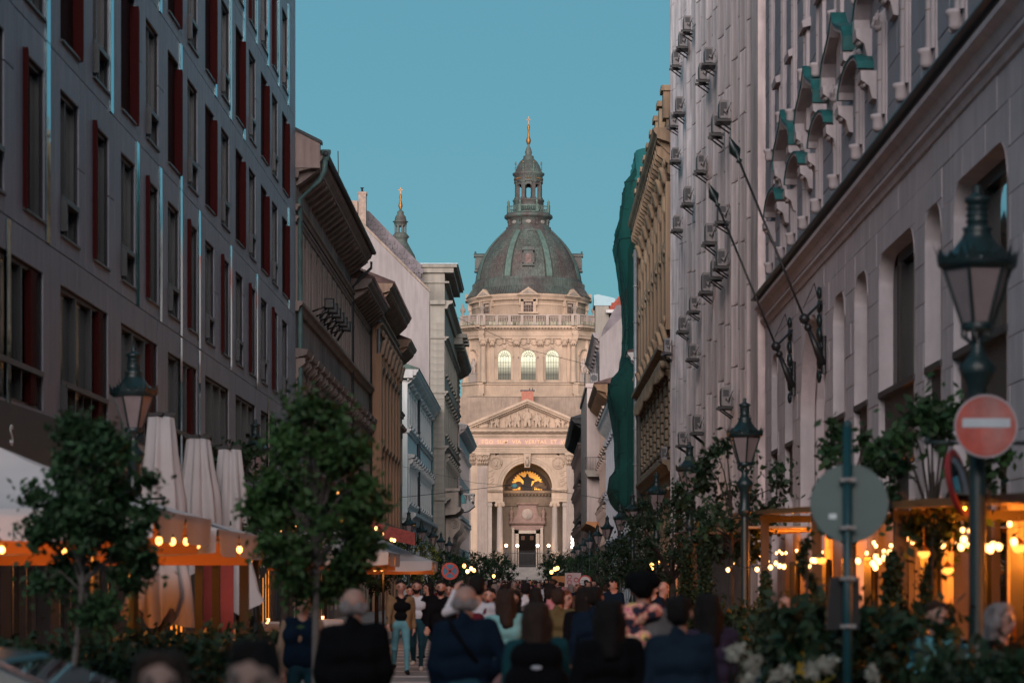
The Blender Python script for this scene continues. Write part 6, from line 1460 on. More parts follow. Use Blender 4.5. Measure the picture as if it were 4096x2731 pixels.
# far road signs
def round_sign(px, py, Y, r, label, face, z0=0, y=0):
    P = put(px, py, Y); e = empty('road_sign', (P.x, Y, 0), 0, label, 'road sign'); mb = MB(); mb.tube([(0, .05, 0), (0, .05, P.z+r*.8)], .035, 8); mb.build('pole', BLACKM, e)
    mb = MB(); mb.poly(disc(r, 0, 0, (0, P.z)), 'y', -.01, .01); mb.build('red_ring', mat('sign_red', (.4, .06, .05), rough=.5, var=.1), e)
    mb = MB(); mb.poly(disc(r*.78, 0, 0, (0, P.z)), 'y', -.016, -.0105); mb.build('sign_face', face, e); return e, P.z
e_, z_ = round_sign(1800, 2283, 92, .33, 'round red and blue no stopping sign on a pole among the left lamps', mat('sign_blue', (.04, .15, .28), rough=.5))
for a in (PI/4, -PI/4): mb = MB(); mb.box(-.29, .29, -.022, -.0165, -.035, .035); o = mb.build('red_stripe', MATS['sign_red'], e_, (0, 0, z_)); o.rotation_euler = (0, a, 0)
e_, z_ = round_sign(2340, 2325, 110, .3, 'round white sign with red ring on a post in the right row of trees', mat('sign_pale', (.5, .5, .5), rough=.5))
text('sign_print', 'KIVÉVE', .1, BLACKM, e_, (0, -.018, z_+.02)); text('sign_print', 'ENGEDÉLLYEL', .07, BLACKM, e_, (0, -.018, z_-.1))
P = put(2292, 2318, 120); e_ = empty('bicycle_sign', (P.x, 120, 0), 0, 'small pink rectangular panel with round symbols beside the right trees', 'road sign')
mb = MB(); mb.tube([(0, .05, 0), (0, .05, P.z)], .03, 6); mb.build('pole', BLACKM, e_); mb = MB(); mb.box(-.4, .4, -.01, .01, P.z-.35, P.z+.35); mb.build('sign_face', mat('pinkish_sign', (.45, .33, .34)), e_)
mb = MB()
for x, z in ((-.18, .15), (-.18, -.12), (.16, 0)): mb.tube([(x+.1*math.cos(t), -.014, P.z+z+.1*math.sin(t)) for t in np.linspace(0, 2*PI, 15)], .02, 4)
mb.stuff('symbols', MATS['sign_red'], e_)
# black restaurant signs hanging on the left
P = put(1003, 2290, 56); rs_ = empty('hanging_sign', P, 0, 'two black round hanging signs with white lettering behind the left lamp post', 'sign')
mb = MB(); mb.poly(disc(.33, 0, 0, (.05, .12)), 'y', -.02, .02); mb.build('round_board', MATS['black_board'], rs_); mb = MB(); mb.poly(disc(.3, 0, 0, (-.1, -.16)), 'y', -.05, -.021); mb.build('lower_board', MATS['black_board'], rs_)
WL = mat('white_letter', (.7, .7, .7)); text('lettering', 'HUNGARIAN', .11, WL, rs_, (-.1, -.055, -.12)); text('lettering', 'CUISINE', .11, WL, rs_, (-.1, -.055, -.28)); text('lettering', 'VACZE', .2, WL, rs_, (.08, -.025, .16)) if False else text('lettering', 'KOR', .2, WL, rs_, (.12, -.025, .12))
# ------------------------------------------------------------------ parasols on the left terrace
CANV = mat('white_canvas', (.52, .49, .50), rough=.85, var=.06, scale=1.5, bump=.15, bscale=2)
n_, l_ = CANV.node_tree.nodes, CANV.node_tree.links
tl_ = n_.new('ShaderNodeBsdfTranslucent'); tl_.inputs[0].default_value = (.5, .45, .4, 1); ms = n_.new('ShaderNodeMixShader'); ms.inputs[0].default_value = .12
l_.new(n_['Principled BSDF'].outputs[0], ms.inputs[1]); l_.new(tl_.outputs[0], ms.inputs[2]); l_.new(ms.outputs[0], n_['Material Output'].inputs[0])
CANIN = mat('painted_glow_lining', (.42, .22, .12), rough=.9, var=.05)  # orange lamp glow put into the colour of the canopy underside
def big_parasol(cx, cy, hx, hy, z0, z1, label, bulbs=10, e=25):
    r_ = empty('market_parasol', (cx, cy, 0), 0, label, 'parasol'); mb = MB(); N = 8; rows = 5
    ring = [(-hx, -hy), (0, -hy), (hx, -hy), (hx, 0), (hx, hy), (0, hy), (-hx, hy), (-hx, 0)]
    vs = []; 
    for j in range(rows+1):
        t = j/rows
        for i, (x, y) in enumerate(ring):
            sag = .10*math.sin(PI*t)*(1 if i % 2 else .3); cut = (1 if i % 2 == 0 else .97)
            vs.append((x*t*cut, y*t*cut, z1+(z0-z1)*t**.93-sag))
    mb.add(vs, [(j*8+i, (j+1)*8+i, (j+1)*8+(i+1) % 8, j*8+(i+1) % 8) for j in range(rows) for i in range(8)]); mb.build('canopy', CANV, r_)
    mb = MB()   # scalloped valance, split at the corners
    for i in range(8):
        a, b = Vector((*ring[i], z0)), Vector((*ring[(i+1) % 8], z0)); n = 6; V = []
        for k in range(n+1):
            t = k/n; p = a.lerp(b, .01+.98*t); o = Vector((p.x, p.y, 0)).normalized()*(.05*math.sin(t*9+i)); V += [tuple(p+Vector((0, 0, .005))), tuple(p+o+Vector((0, 0, -.32-.05*math.sin(PI*t))))]
        mb.add(V, [(2*k, 2*k+2, 2*k+3, 2*k+1) for k in range(n)], True)
    mb.build('valance', CANV, r_)
    mb = MB(); mb.tube([(0, 0, 0), (0, 0, z1)], .045, 8)
    for x, y in ring: mb.tube([(0, 0, z1-.1), (x*.98, y*.98, z0-.02)], .018, 5)
    mb.build('pole_and_ribs', BLACKM, r_)
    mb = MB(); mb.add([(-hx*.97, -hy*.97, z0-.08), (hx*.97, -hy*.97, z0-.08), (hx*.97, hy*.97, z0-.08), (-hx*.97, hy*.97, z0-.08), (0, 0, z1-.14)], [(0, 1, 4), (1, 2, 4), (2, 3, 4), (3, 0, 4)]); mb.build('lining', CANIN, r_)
    mb = MB(); mb.box(-hx*.93, hx*.93, hy*.92, hy*.93, z0-.46, z0-.12); mb.box(-hx*.93, -hx*.92, -hy*.9, hy*.9, z0-.46, z0-.12); mb.build('added_glow_band', CANIN, r_)  # bands added under the canopy, their colour carrying the orange glow
    point('parasol_light', (cx, cy-hy*.2, z0-.35), e, (1, .32, .06), .3)
    return r_
def bulb(loc, r=.05, m=None, lab=None):
    if 'b' not in UNIT:
        mb = MB(); mb.ball((0, 0, 0), 1, 10, (1, 1, 1.25)); UNIT['b'] = mb.mesh('bulb_glass', BULB)
        mb = MB(); mb.lathe([(.35, 1.0), (.4, 1.9), (.15, 2.1)], n=8); UNIT['c'] = mb.mesh('bulb_socket', BLACKM)
    e = empty('light_bulb', loc, 0, lab, 'light bulb', lab and 'bulbs strung along the terraces'); e.scale = (r, r, r)
    g_ = obj('bulb_glass', UNIT['b'], e); obj('bulb_socket', UNIT['c'], e)
    if m: g_.material_slots[0].link = 'OBJECT'; g_.material_slots[0].material = m
    return e
def light_string(name, pts, label, r=.008):
    o = empty(name, pts[0], 0, label, 'light string'); p0 = Vector(pts[0]); mb = MB(); mb.tube([tuple(Vector(p)-p0) for p in pts], r, 4); mb.build('cable', BLACKM, o); return o
big_parasol(-6.75, 30.2, 2.4, 2.4, 2.62, 3.5, 'large square white parasol with orange lit underside, nearest on the left terrace', e=190)
big_parasol(-6.45, 35.3, 2.15, 2.4, 2.50, 3.3, 'large square white parasol behind the nearest one, its corner reaching the folded parasols', e=170)
big_parasol(-5.7, 66, 1.9, 2.6, 2.55, 3.35, 'cream parasol beyond the big tree on the left terrace', e=90)
big_parasol(-5.5, 88, 1.9, 2.4, 2.5, 3.3, 'small looking cream parasol below the row of left lamps', e=90)
big_parasol(-6.6, 52, 1.8, 2.4, 2.6, 3.35, 'pale parasol half hidden between the lamp post and the big tree', e=70)
bl = [(35,2140,28.2),(8,2198,30),(262,2137,28),(262,2207,30),(312,2175,31),(636,2162,27.9),(690,2165,29),(745,2165,31),(790,2178,32.5),(805,2200,33),(925,2207,35),(958,2197,33.2)]
for i, (px, py, Y) in enumerate(bl): bulb(put(px, py, Y), .041, None, 'glowing bulb under the left parasols, '+ordn[i]+' counting from the left')
bl = [(1212,1980,58),(1388,2054,60),(1390,2036,60.5),(1332,2056,59),(1362,2084,61),(1392,2108,60),(1505,2112,62),(1530,2135,62),(1566,2157,70),(1577,2160,70.5),(1500,2272,86),(1527,2271,86),(1656,2267,90),(1664,2267,90.3),(1857,2262,118),(1885,2273,121),(1896,2280,122),(1975,2303,140),(1870,2284,120),(1350,1968,62),(1466,2040,66),(1110,2085,52),(1180,2110,54),(1155,2060,53),(1090,2100,52),(1128,2130,55)]
for i, (px, py, Y) in enumerate(bl): bulb(put(px, py, Y), .045 if Y < 80 else .09, BULB if i % 3 else BULBHOT, 'golden bulb among the left trees, '+(ordn[i] if i < 25 else 'last')+' of the scatter')
for p_, e in (((-4.9, 53, 2.9), 30), ((-4.6, 61, 3.3), 35), ((-5.2, 70, 2.9), 40), ((-4.8, 90, 2.9), 45), ((-4.6, 119, 2.6), 90), ((-4.2, 140, 2.4), 60), ((-7.6, 66, 2.2), 60), ((-7.9, 56, 2), 30), ((-4.6, 46, 2.6), 8)): point('terrace_light', p_, e, (1, .42, .08), .15)
# folded parasols
def folded(px, pyt, pyb, Y, lab, seed):
    P = put(px, 2322, Y); zt = H+(HY-pyt)*Y/F; zb = H+(HY-pyb)*Y/F; r_ = empty('folded_parasol', (P.x, Y, 0), 0, lab, 'parasol', 'folded white parasols')
    w = .60; hh = zt-zb; rr = random.Random(seed); ph = [rr.uniform(0, 6) for _ in range(3)]
    def fr(a, z): t = (zt-z)/hh; return 1+(.16+.12*t)*math.sin(7*a+ph[0]+1.2*t)+.08*math.sin(13*a+ph[1])+.05*math.sin(3*a+ph[2]+5*t)
    prof = [(.05+.0, zt), (.13*w/.42, zt-.02), (.17*w/.42, zt-.2*hh), (.23*w/.42, zt-.4*hh), (.26*w/.42, zt-.62*hh), (.3, zt-.66*hh), (.33, zt-.69*hh), (.4, zt-.8*hh), (.43, zt-.88*hh)]
    mb = MB(); n = 56; k = len(prof); vs = []
    for r, z in prof:
        for i in range(n): a = 2*PI*i/n; q = r*fr(a, z); vs.append((q*math.cos(a), q*math.sin(a), z))
    for i in range(n):
        a = 2*PI*i/n; q = .40*fr(a, zb)*(1+.25*math.sin(2*a+ph[0])); vs.append((q*math.cos(a), q*math.sin(a), zt-.88*hh-(.12*hh)*(.4+.9*abs(math.sin(2*a+ph[1])))))
    mb.add(vs, [(j*n+i, j*n+(i+1) % n, (j+1)*n+(i+1) % n, (j+1)*n+i) for j in range(k) for i in range(n)], True); mb.build('canvas', CANV, r_)
    mb = MB(); mb.lathe([(.345, zt-.67*hh), (.36, zt-.655*hh), (.345, zt-.64*hh)], n=20); mb.build('strap', BLACKM, r_)
    mb = MB(); mb.box(-.045, .045, -.045, .045, 0, zt+.05); mb.box(-.24, .24, -.05, .05, zt+.0, zt+.06); mb.box(-.05, .05, -.24, .24, zt+.0, zt+.06); mb.box(-.3, .3, -.3, .3, 0, .08); mb.build('pole', BLACKM, r_)
folded(645, 1665, 2480, 39.5, 'tall folded white parasol, leftmost of the three behind the left terrace', 1)
folded(792, 1752, 2300, 45, 'folded white parasol in the middle of the three', 2)
folded(918, 1795, 2440, 46, 'folded white parasol, rightmost of the three near the lamp post', 3)
for x, y in ((-5.35, 38.6), (-5.0, 38), (-4.62, 38.4), (-4.5, 37.6)):
    e_ = empty('terrace_post', (x, y, 0), 0, 'black steel post under the left parasols, standing '+{-5.35: 'farthest left', -5.0: 'second from the left', -4.62: 'third from the left', -4.5: 'nearest to the street'}[x], 'post', 'black steel posts of the left terrace'); mb = MB(); mb.box(-.06, .06, -.06, .06, 0, 2.35); mb.build('post', BLACKM, e_)
e_ = empty('banner_stand', (-5.4, 41, 0), 0, 'dark red banner panel behind the folded parasols', 'panel'); mb = MB(); mb.box(-.3, .3, -.02, .02, .9, 2.6); mb.build('banner', mat('red_banner', (.22, .025, .02), rough=.7), e_)
# left terrace hedges, railings, dark planting
def hedge(name, x0, x1, y0, y1, z0, z1, n, lab, m=LEAFD, seed=1, size=.07, group=None):
    e = empty(name, ((x0+x1)/2, (y0+y1)/2, 0), 0, lab, 'hedge', group); r_ = random.Random(seed); cs = []
    for i in range(int(60*(x1-x0+1))): cs.append(((r_.uniform(x0, x1)-e.location.x, r_.uniform(y0, y1)-e.location.y, z0+(z1-z0)*(r_.random()**.7)), r_.uniform(.1, .22)))
    obj('foliage', leaves('foliage', cs, n, size, m, seed), e)
    mb = MB(); mb.box(x0-e.location.x+.1, x1-e.location.x-.1, y0-e.location.y+.1, y1-e.location.y-.1, 0, max(.45, z0+.1)); mb.build('planter', mat('black_planter', (.012, .012, .012), rough=.7), e); return e
hedge('terrace_hedge', -7.6, -3.3, 24, 25.6, .3, 1.12, 9000, 'dark hedge along the left terrace behind the young tree', seed=11)
hedge('terrace_hedge', -5.2, -3.3, 25.7, 33, .3, 1.1, 5000, 'dark hedge side strip running away below the white parasols', seed=12)
for k, (x, y) in enumerate(((-7.0, 54), (-6.3, 57), (-6.6, 60), (-5.6, 64))):   # café tables with white cloths
    t = empty('cafe_table', (x, y, 0), .3*k, 'small table with white cloth and candle, '+['nearest', 'second', 'third', 'farthest'][k]+' on the left café terrace', 'table', 'café tables with white cloths')
    mb = MB(); mb.box(-.36, .36, -.36, .36, .74, .77); 
    for s in range(4): a = PI/4+PI/2*s; mb.box(.3*math.cos(a)-.02, .3*math.cos(a)+.02, .3*math.sin(a)-.02, .3*math.sin(a)+.02, 0, .74)
    mb.build('table_top', BLACKM, t); c = empty('tablecloth', (x, y, 0), .3*k, 'white cloth over the '+['nearest', 'second', 'third', 'farthest'][k]+' left café table', 'tablecloth'); mb = MB(); n = 24; vs = [(0, 0, .785)]
    for rr_, z in ((.38, .785), (.42, .7), (.44, .5)):
        for i in range(n): a = 2*PI*i/n; sq = 1/max(abs(math.cos(a)), abs(math.sin(a))); q = rr_*sq*(1+(.05*math.sin(9*a) if z < .78 else 0)); vs.append((q*math.cos(a), q*math.sin(a), z-(.12*(sq-1) if z < .6 else 0)))
    mb.add(vs, [(0, 1+i, 1+(i+1) % n) for i in range(n)]+[(1+j*n+i, 1+(j+1)*n+i, 1+(j+1)*n+(i+1) % n, 1+j*n+(i+1) % n) for j in range(2) for i in range(n)], True); mb.build('cloth', CANV, c)
    cd_ = empty('candle_glass', (x, y, .79), 0, 'lit candle glass on the '+['nearest', 'second', 'third', 'farthest'][k]+' left café table', 'candle'); mb = MB(); mb.lathe([(.03, 0), (.04, .08)], n=8); mb.build('glass', mat('amber_candle', (1, .5, .2), var=0, emis=(1, .5, .2), es=3), cd_)
for k, (px, Y) in enumerate(((1095, 60), (1330, 80), (1480, 100))):     # lit doorways on the left ground floor
    e_ = empty('lit_doorway', (XL+.03, px and Y, 0), PI/2, 'amber lit café doorway, '+['nearest', 'second', 'third'][k]+' on the left ground floor', 'doorway'); mb = MB(); mb.box(-1.2, 1.2, -.06, 0, .1, 2.7); mb.build('lit_pane', mat('amber_pane', (1, .4, .08), emis=(1, .3, .03), es=.8, var=.5, scale=2), e_)
    mb = MB(); 
    for x in (-1.25, -.4, .4, 1.25): mb.box(x-.05, x+.05, -.12, .0, .05, 2.8)
    mb.box(-1.3, 1.3, -.12, 0, 2.72, 2.85); mb.build('door_frame', BLACKM, e_)
P = put(1600, 2130, 86); e_ = empty('red_awning', P, 0, 'small red striped awning with two bulbs left of the first far lamp', 'awning'); mb = MB(); mb.poly([(-1.1, .4), (.55, 0), (.55, -.45), (-1.1, -.1)], 'y', -.5, .5); mb.build('awning_cloth', mat('red_striped_cloth', (.3, .06, .05), var=.4, scale=6), e_)
# ------------------------------------------------------------------ restaurant terrace on the right
TAN = mat('tan_awning_fabric', (.40, .26, .15), rough=.8, var=.12, scale=1.5); ALU = mat('grey_awning_frame', (.035, .028, .025), rough=.4, var=.1)
aw = empty('terrace_awning', (4.0, 19, 0), 0, 'flat retractable awning with amber lit underside over the right terrace', 'awning')
def AY(Y): return Y-19
zt0, zt1 = 2.62, 2.92
mb = MB(); mb.poly([(AY(19), 2.42), (AY(43), 2.98), (AY(43), 3.06), (AY(19), 2.5)], 'x', -.06, .0); fr0 = mb.build('front_rail', ALU, aw)
n = 16
for i in range(n):   # fabric folds
    y0, y1 = 19+24*i/n, 19+24*(i+1)/n; mb = MB(); za, zb = 2.46+.56*i/n, 2.46+.56*(i+1)/n
    ys_ = [y0, (y0+y1)/2, y1]; vs = []
    for yy, zz in ((y0, za), ((y0+y1)/2, (za+zb)/2-.05), (y1, zb)): vs += [(0, AY(yy), zz), (2.19, AY(yy), zz+.12)]
    mb.add(vs, [(0, 1, 3, 2), (2, 3, 5, 4)], True); mb.build('awning_fabric', TAN, aw)
for yy in (19.3, 27, 35, 42.9): mb = MB(); z_ = 2.42+.56*(yy-19)/24; mb.box(-.0, 2.1, AY(yy)-.06, AY(yy)+.06, z_-.14, z_-.02); mb.box(.02, .16, AY(yy)-.07, AY(yy)+.07, 0, z_-.14); mb.build('awning_post', ALU, aw)
aw2 = empty('terrace_awning', (3.9, 45, 0), 0, 'second brown awning behind the first, farther along the right wall', 'awning')
mb = MB(); mb.poly([(0, 2.7), (15, 2.95), (15, 3.05), (0, 2.85)], 'x', 0, .06); mb.poly([(0, 2.78), (15, 2.95), (15, 3.0), (0, 2.82)], 'x', .06, 2.2); mb.build('awning_fabric', TAN, aw2)
for yy in (.1, 14.8): mb = MB(); mb.box(.0, .12, yy-.06, yy+.06, 0, 2.72); mb.build('awning_post', ALU, aw2)
bl = [(2912,2278,40),(3028,2276,37),(3082,2268,36),(3103,2250,36.5),(3118,2262,35.5),(3136,2265,35.5),(3206,2252,33),(3235,2262,32.5),(3250,2240,32),(3262,2241,32),(3290,2240,31),(3432,2242,28.5),(3492,2252,28),(3504,2226,27.8),(3517,2243,27.5),(3538,2230,27),(3559,2210,26.6),(3502,2268,28),(3770,2176,24),(3855,2157,23),(3845,2186,23.2),(3950,2190,22.5),(3962,2196,22.4),(3973,2180,22.2),(3996,2185,22),(4056,2166,21.5)]
for i, (px, py, Y) in enumerate(bl): bulb(put(px, py, Y), .031, BULBHOT, 'glowing bulb over the right terrace, '+(ordn[i] if i < 25 else 'last')+' counting from the left')
xb = random.Random(77); ex = [(xb.uniform(2900, 4090), 0, 0) for _ in range(26)]
for i, (px, _, _) in enumerate(sorted(ex)):
    Y = 3.0/max((px-VX)/F, 1e-3)*1.62; py = HY-(2.27+xb.uniform(-.08, .12)-H)*F/Y; bulb(put(px, py, Y), .026, BULBHOT, None).update({}) if False else tag(bulb(put(px, py, Y), .026, BULBHOT, 'x'), 'small glowing bulb deeper under the right awning, '+(ordn[i] if i < 25 else 'last')+' from the left')
for i in range(0, len(bl)-1):
    (a, b, c), (d, e, f) = bl[i], bl[i+1]
    if abs(a-d) < 130:
        P, Q = put(a, b-16, c), put(d, e-16, f); light_string('light_string', [P, (P+Q)/2+Vector((0, 0, -.05)), Q], 'black cable joining bulbs over the right terrace', .006).__setitem__('group', 'bulb cables over the right terrace')
def pendant(px, py, Y, k):
    e = empty('pendant_lantern', put(px, py, Y), 0, 'glass pendant lantern, '+k+' over the right terrace', 'lantern', 'glass pendant lanterns'); mb = MB(); mb.lathe([(.02, .16), (.05, .12), (.12, .06), (.13, .05)], n=14); mb.tube([(0, 0, .15), (0, 0, .5)], .006, 4); mb.build('shade', mat('brass_shade', (.35, .2, .08), rough=.35, metal=.8, var=.1), e)
    mb = MB(); mb.lathe([(.1, .045), (.11, 0), (.07, -.06), (0, -.08)], n=14); mb.build('glass', mat('glowing_amber_glass', (1, .5, .15), var=.3, scale=9, emis=(1, .36, .06), es=2), e); e.scale = (.6, .6, .6)
for k, (px, py, Y) in zip(('first', 'second', 'third', 'fourth', 'fifth'), ((3205,2250,31),(3285,2240,30),(3695,2215,26),(3790,2280,26),(4075,2190,22))): pendant(px, py, Y, k)
for p_, e in (((5.4, 56, 2.1), 60), ((5.4, 51, 2.3), 120), ((5.4, 46, 2.3), 120), ((5.4, 41, 2.2), 110), ((5.3, 36, 2.2), 120), ((5.3, 31, 2.2), 110), ((5.2, 26.5, 2.1), 110), ((5.2, 22.5, 2.1), 110), ((5.2, 19, 2.0), 80), ((4.6, 27.5, 2.0), 20)): point('terrace_light', p_, e*(.85 if p_[0] > 0 else 1.6), (1, .26, .02), .08)
def spiral(px, Y, zb, zt, lab, s=1):
    x = put(px, 2322, Y).x; e = empty('spiral_topiary', (x, Y, 0), 0, lab, 'plant'); cs = []
    for i in range(26): t = i/25; r_ = .13*(1-t*.6); cs.append(((s*r_*math.cos(t*11), r_*math.sin(t*11), zb+(zt-zb)*t), .1*(1-.45*t)))
    obj('foliage', leaves('foliage', cs, 2600, .035, LEAFD, 5, 1.3), e); mb = MB(); mb.tube([(0, 0, .4), (0, 0, zt)], .015, 5); mb.build('stem', BARK, e); mb = MB(); mb.box(-.2, .2, -.2, .2, 0, .62); mb.build('pot', MATS['black_planter'], e)
spiral(3228, 27, .95, 2.25, 'spiral clipped evergreen left of the round sign back'); spiral(3730, 24, .85, 2.35, 'spiral clipped evergreen in front of the bright amber wall', -1)
def cone(px, Y, zb, zt, r, lab, cat='plant', m=LEAFD, n=3500):
    x = put(px, 2322, Y).x; e = empty('cypress_bush', (x, Y, 0), 0, lab, cat); cs = []
    for i in range(30): t = i/29; cs.append(((r*.5*(1-t)*math.cos(i*2.4), r*.5*(1-t)*math.sin(i*2.4), zb+(zt-zb)*t), r*(.65-.45*t**2)))
    obj('foliage', leaves('foliage', cs, n, .05, m, 6, 1.5), e); mb = MB(); mb.box(-r*.8, r*.8, -r*.8, r*.8, 0, max(zb, .3)); mb.build('pot', MATS['black_planter'], e)
cone(3570, 25.5, 1.0, 2.05, .2, 'small cone shaped evergreen against the amber wall'); cone(2752, 50, .8, 2.55, .33, 'dark columnar cypress, left of the pair before the second awning'); cone(2822, 46, .8, 2.5, .27, 'slimmer columnar cypress, right of the pair before the second awning'); cone(3060, 38, .6, 1.9, .2, 'low dark cypress beneath the first awning')
block_pl = empty('terrace_planter', (put(3580, 2322, 25).x, 25, 0), 0, 'dark reddish wooden planter box below the cone evergreen', 'planter'); mb = MB(); mb.bev(-.24, .24, -.24, .24, 0, 1.0, .02); mb.build('box', mat('dark_red_wood', (.05, .018, .012), rough=.6), block_pl)
hedge('flower_hedge', 2.75, 5.6, 16.2, 17.4, .6, 1.25, 12000, 'dense dark planting with white flowers along the near edge of the right terrace', seed=13, size=.055)
hedge('terrace_hedge', 2.2, 3.4, 18.9, 24, .4, 1.5, 8000, 'dark leafy hedge between the walkers and the right terrace', seed=14)
hedge('terrace_hedge', 2.55, 3.3, 24.1, 38, .4, 1.35, 5000, 'long dark hedge running along the right terrace away from the camera', seed=15)
FL = mat('cream_flower', (.36, .34, .29), rough=.8, var=.2, scale=8)
for k, (px, py) in enumerate(((2930,2620),(2955,2600),(3000,2665),(3025,2640),(3110,2700),(3250,2680),(3280,2665),(3500,2690),(2990,2715),(3140,2690),(3310,2655))):
    e = empty('white_hydrangea', put(px, py, 15.9), 0, 'white flower head among dark leaves, '+ordn[k]+' from the left', 'flower', 'white flower heads in the near planting'); r_ = random.Random(k); cs = [((r_.uniform(-.03, .03), r_.uniform(-.03, .03), r_.uniform(-.03, .03)), .035) for _ in range(6)]
    obj('petals', leaves('petals', cs, 260, .022, FL, k, 1.1), e); mb = MB(); mb.tube([(0, 0, -.02), (0, .05, -.5)], .005, 4); mb.build('stem', LEAFD, e)
for k, (px, py, Y) in enumerate(((3533, 2572, 21), (3633, 2580, 20.5))):
    e = empty('table_lamp', put(px, py, Y)-Vector((0, 0, 0)), 0, 'small glowing table lamp, '+('left' if k == 0 else 'right')+' of the two on the right terrace', 'lamp'); mb = MB(); mb.lathe([(.035, 0), (.01, .01), (.01, .09), (.035, .095), (.03, .13), (.015, .14)], n=10); mb.build('lamp_body', mat('glowing_lamp', (1, .5, .2), var=0, emis=(1, .42, .1), es=2.5), e)
    t = empty('terrace_table', (put(px, py, Y).x+.05, Y+.1, 0), 0, 'round dark table under the '+('left' if k == 0 else 'right')+' glowing table lamp', 'table'); z_ = put(px, py, Y).z; mb = MB(); mb.lathe([(.38, z_-.035), (.4, z_-.02), (.4, z_-.003), (0, z_-.003)], n=24); mb.lathe([(.25, 0), (.03, .04), (.03, z_-.03)], n=12); mb.build('table_top', mat('wood_table', (.1, .06, .04), rough=.5), t)
    gq = empty('wine_glass', (put(px, py, Y).x+.17, Y-.1, z_), 0, 'empty wine glass beside the '+('left' if k == 0 else 'right')+' table lamp', 'glass'); mb = MB(); mb.lathe([(.03, 0), (.004, .01), (.004, .08), (.035, .11), (.03, .17)], n=12); mb.build('glass_bowl', mat('clear_glass', (.5, .5, .5), rough=.05, var=0, trans=.9), gq)
# amber restaurant shopfront glow comes from the lights above; dark door leaves
for k, (Y, w_) in enumerate(((26.2, 1.2), (23.2, 1.0), (30.3, .9), (37.4, 1.0), (43.9, 1.0), (47.2, .9), (50.6, .9), (56.7, 1.2))):
    e_ = empty('restaurant_door', (XR-.07, Y, 0), -PI/2, 'tall dark wooden door leaf in the amber lit wall, '+['second', 'nearest', 'third', 'fourth', 'fifth', 'sixth', 'seventh', 'farthest'][k]+' one', 'door'); mb = MB(); mb.bev(-w_/2, w_/2, -.08, 0, 0, 2.25, .02); mb.build('door_leaf', mat('black_brown_wood', (.02, .014, .01), rough=.5), e_)
    mb = MB(); mb.box(-.01, .02, -.13, -.09, .95, 1.3); mb.build('handle', GOLD, e_)
e_ = empty('menu_board', (XR-.06, 20.6, 1.9), -PI/2, 'framed notice on the wall at the right edge', 'notice'); mb = MB(); mb.box(-.35, .35, -.04, 0, 0, .55); mb.build('frame', BLACKM, e_); mb = MB(); mb.box(-.3, .3, -.05, -.041, .05, .5); mb.build('paper', PWHITE, e_)
# market kiosk and banner at the far right
kk = empty('market_stall', (put(2240, 2322, 150).x, 150, 0), 0, 'lit wooden stall front with upright banner at the far right of the street', 'stall')
mb = MB(); mb.box(-.5, 1.0, 0, 2, 0, 2.1); mb.build('stall_body', mat('amber_wood', (.25, .12, .05)), kk); mb = MB(); mb.box(.55, .95, -.3, -.25, .6, 2.3); mb.build('banner', mat('pale_poster', (.35, .28, .25), var=.4, scale=5), kk)
for k, (px, py) in enumerate(((2220, 2275), (2230, 2271), (2206, 2287))): bulb(put(px, py, 148), .11, BULB, 'orange bulb on the far right stall, '+ordn[k]+' of three')
point('stall_light', (put(2225, 2280, 147).x, 146.5, 2.5), 60, (1, .4, .1), .2); point('lane_light', (4.6, 112, 2.2), 40, (1, .45, .12), .2); point('lane_light', (4.9, 78, 2.3), 30, (1, .5, .12), .2)
for k, (px, py, Y) in enumerate(((2607, 2257, 78), (2620, 2245, 78), (2615, 2270, 78.2), (2636, 2244, 79))): bulb(put(px, py, Y), .07, BULB, 'yellow bulb on the wall behind the dark cypress, '+ordn[k]+' of four')
e_ = empty('lit_doorway', (XR-.12, 107.0, 0), -PI/2, 'yellow lit doorway beside the dark cypress on the right', 'doorway'); mb = MB(); mb.box(-1.6, 1.6, -.07, 0, .1, 2.6); mb.build('lit_pane', MATS['amber_pane'], e_)
mb = MB()
for x in (-1.6, -.5, .5, 1.6): mb.box(x-.05, x+.05, -.12, 0, 0, 2.7)
mb.build('door_frame', BLACKM, e_)
# ------------------------------------------------------------------ wires and hanging dome lamps
def wire(name, pts, lab, r=.02): o = light_string(name, pts, lab, r); o['category'] = 'cable'; return o
wire('overhead_wire', [put(1582, 1991, 165), put(1800, 1968, 168), put(2055, 1937, 172)], 'thin black wire from the pale blue house to the hanging lamp')
wire('overhead_wire', [put(2055, 1937, 172), put(2300, 1975, 172), put(2500, 2010, 150)], 'thin black wire from the hanging lamp to the right side')
wire('overhead_wire', [put(1812, 1262, 235), put(2100, 1395, 238), put(2440, 1480, 235)], 'thin wire crossing in front of the drum windows')
wire('overhead_wire', [put(1590, 1860, 165), put(1900, 1930, 180), put(2080, 1945, 185)], 'faint wire slanting down towards the hanging lamp', .012)
dl = empty('hanging_street_lamp', put(2058, 1945, 172), 0, 'teal dome lamp hanging on a wire in front of the arch', 'lamp'); mb = MB(); mb.lathe([(0, .2), (.12, .18), (.3, .0), (.25, -.0), (0, -.0)][0:3], n=16); mb.lathe([(0, .22), (.15, .17), (.24, .05), (.26, -.06)], n=16)
mb.v = [(x*1.0, y, z) for x, y, z in mb.v]; mb.build('dome', mat('teal_enamel', (.12, .3, .3), rough=.4, var=.1), dl); mb = MB(); mb.lathe([(.25, -.06), (.2, -.16), (0, -.2)], n=16); mb.build('diffuser', mat('grey_diffuser', (.3, .32, .32), rough=.5), dl); dl.scale = (1.05, 1.05, 1.05)
dl.scale = (.95, .95, .95)
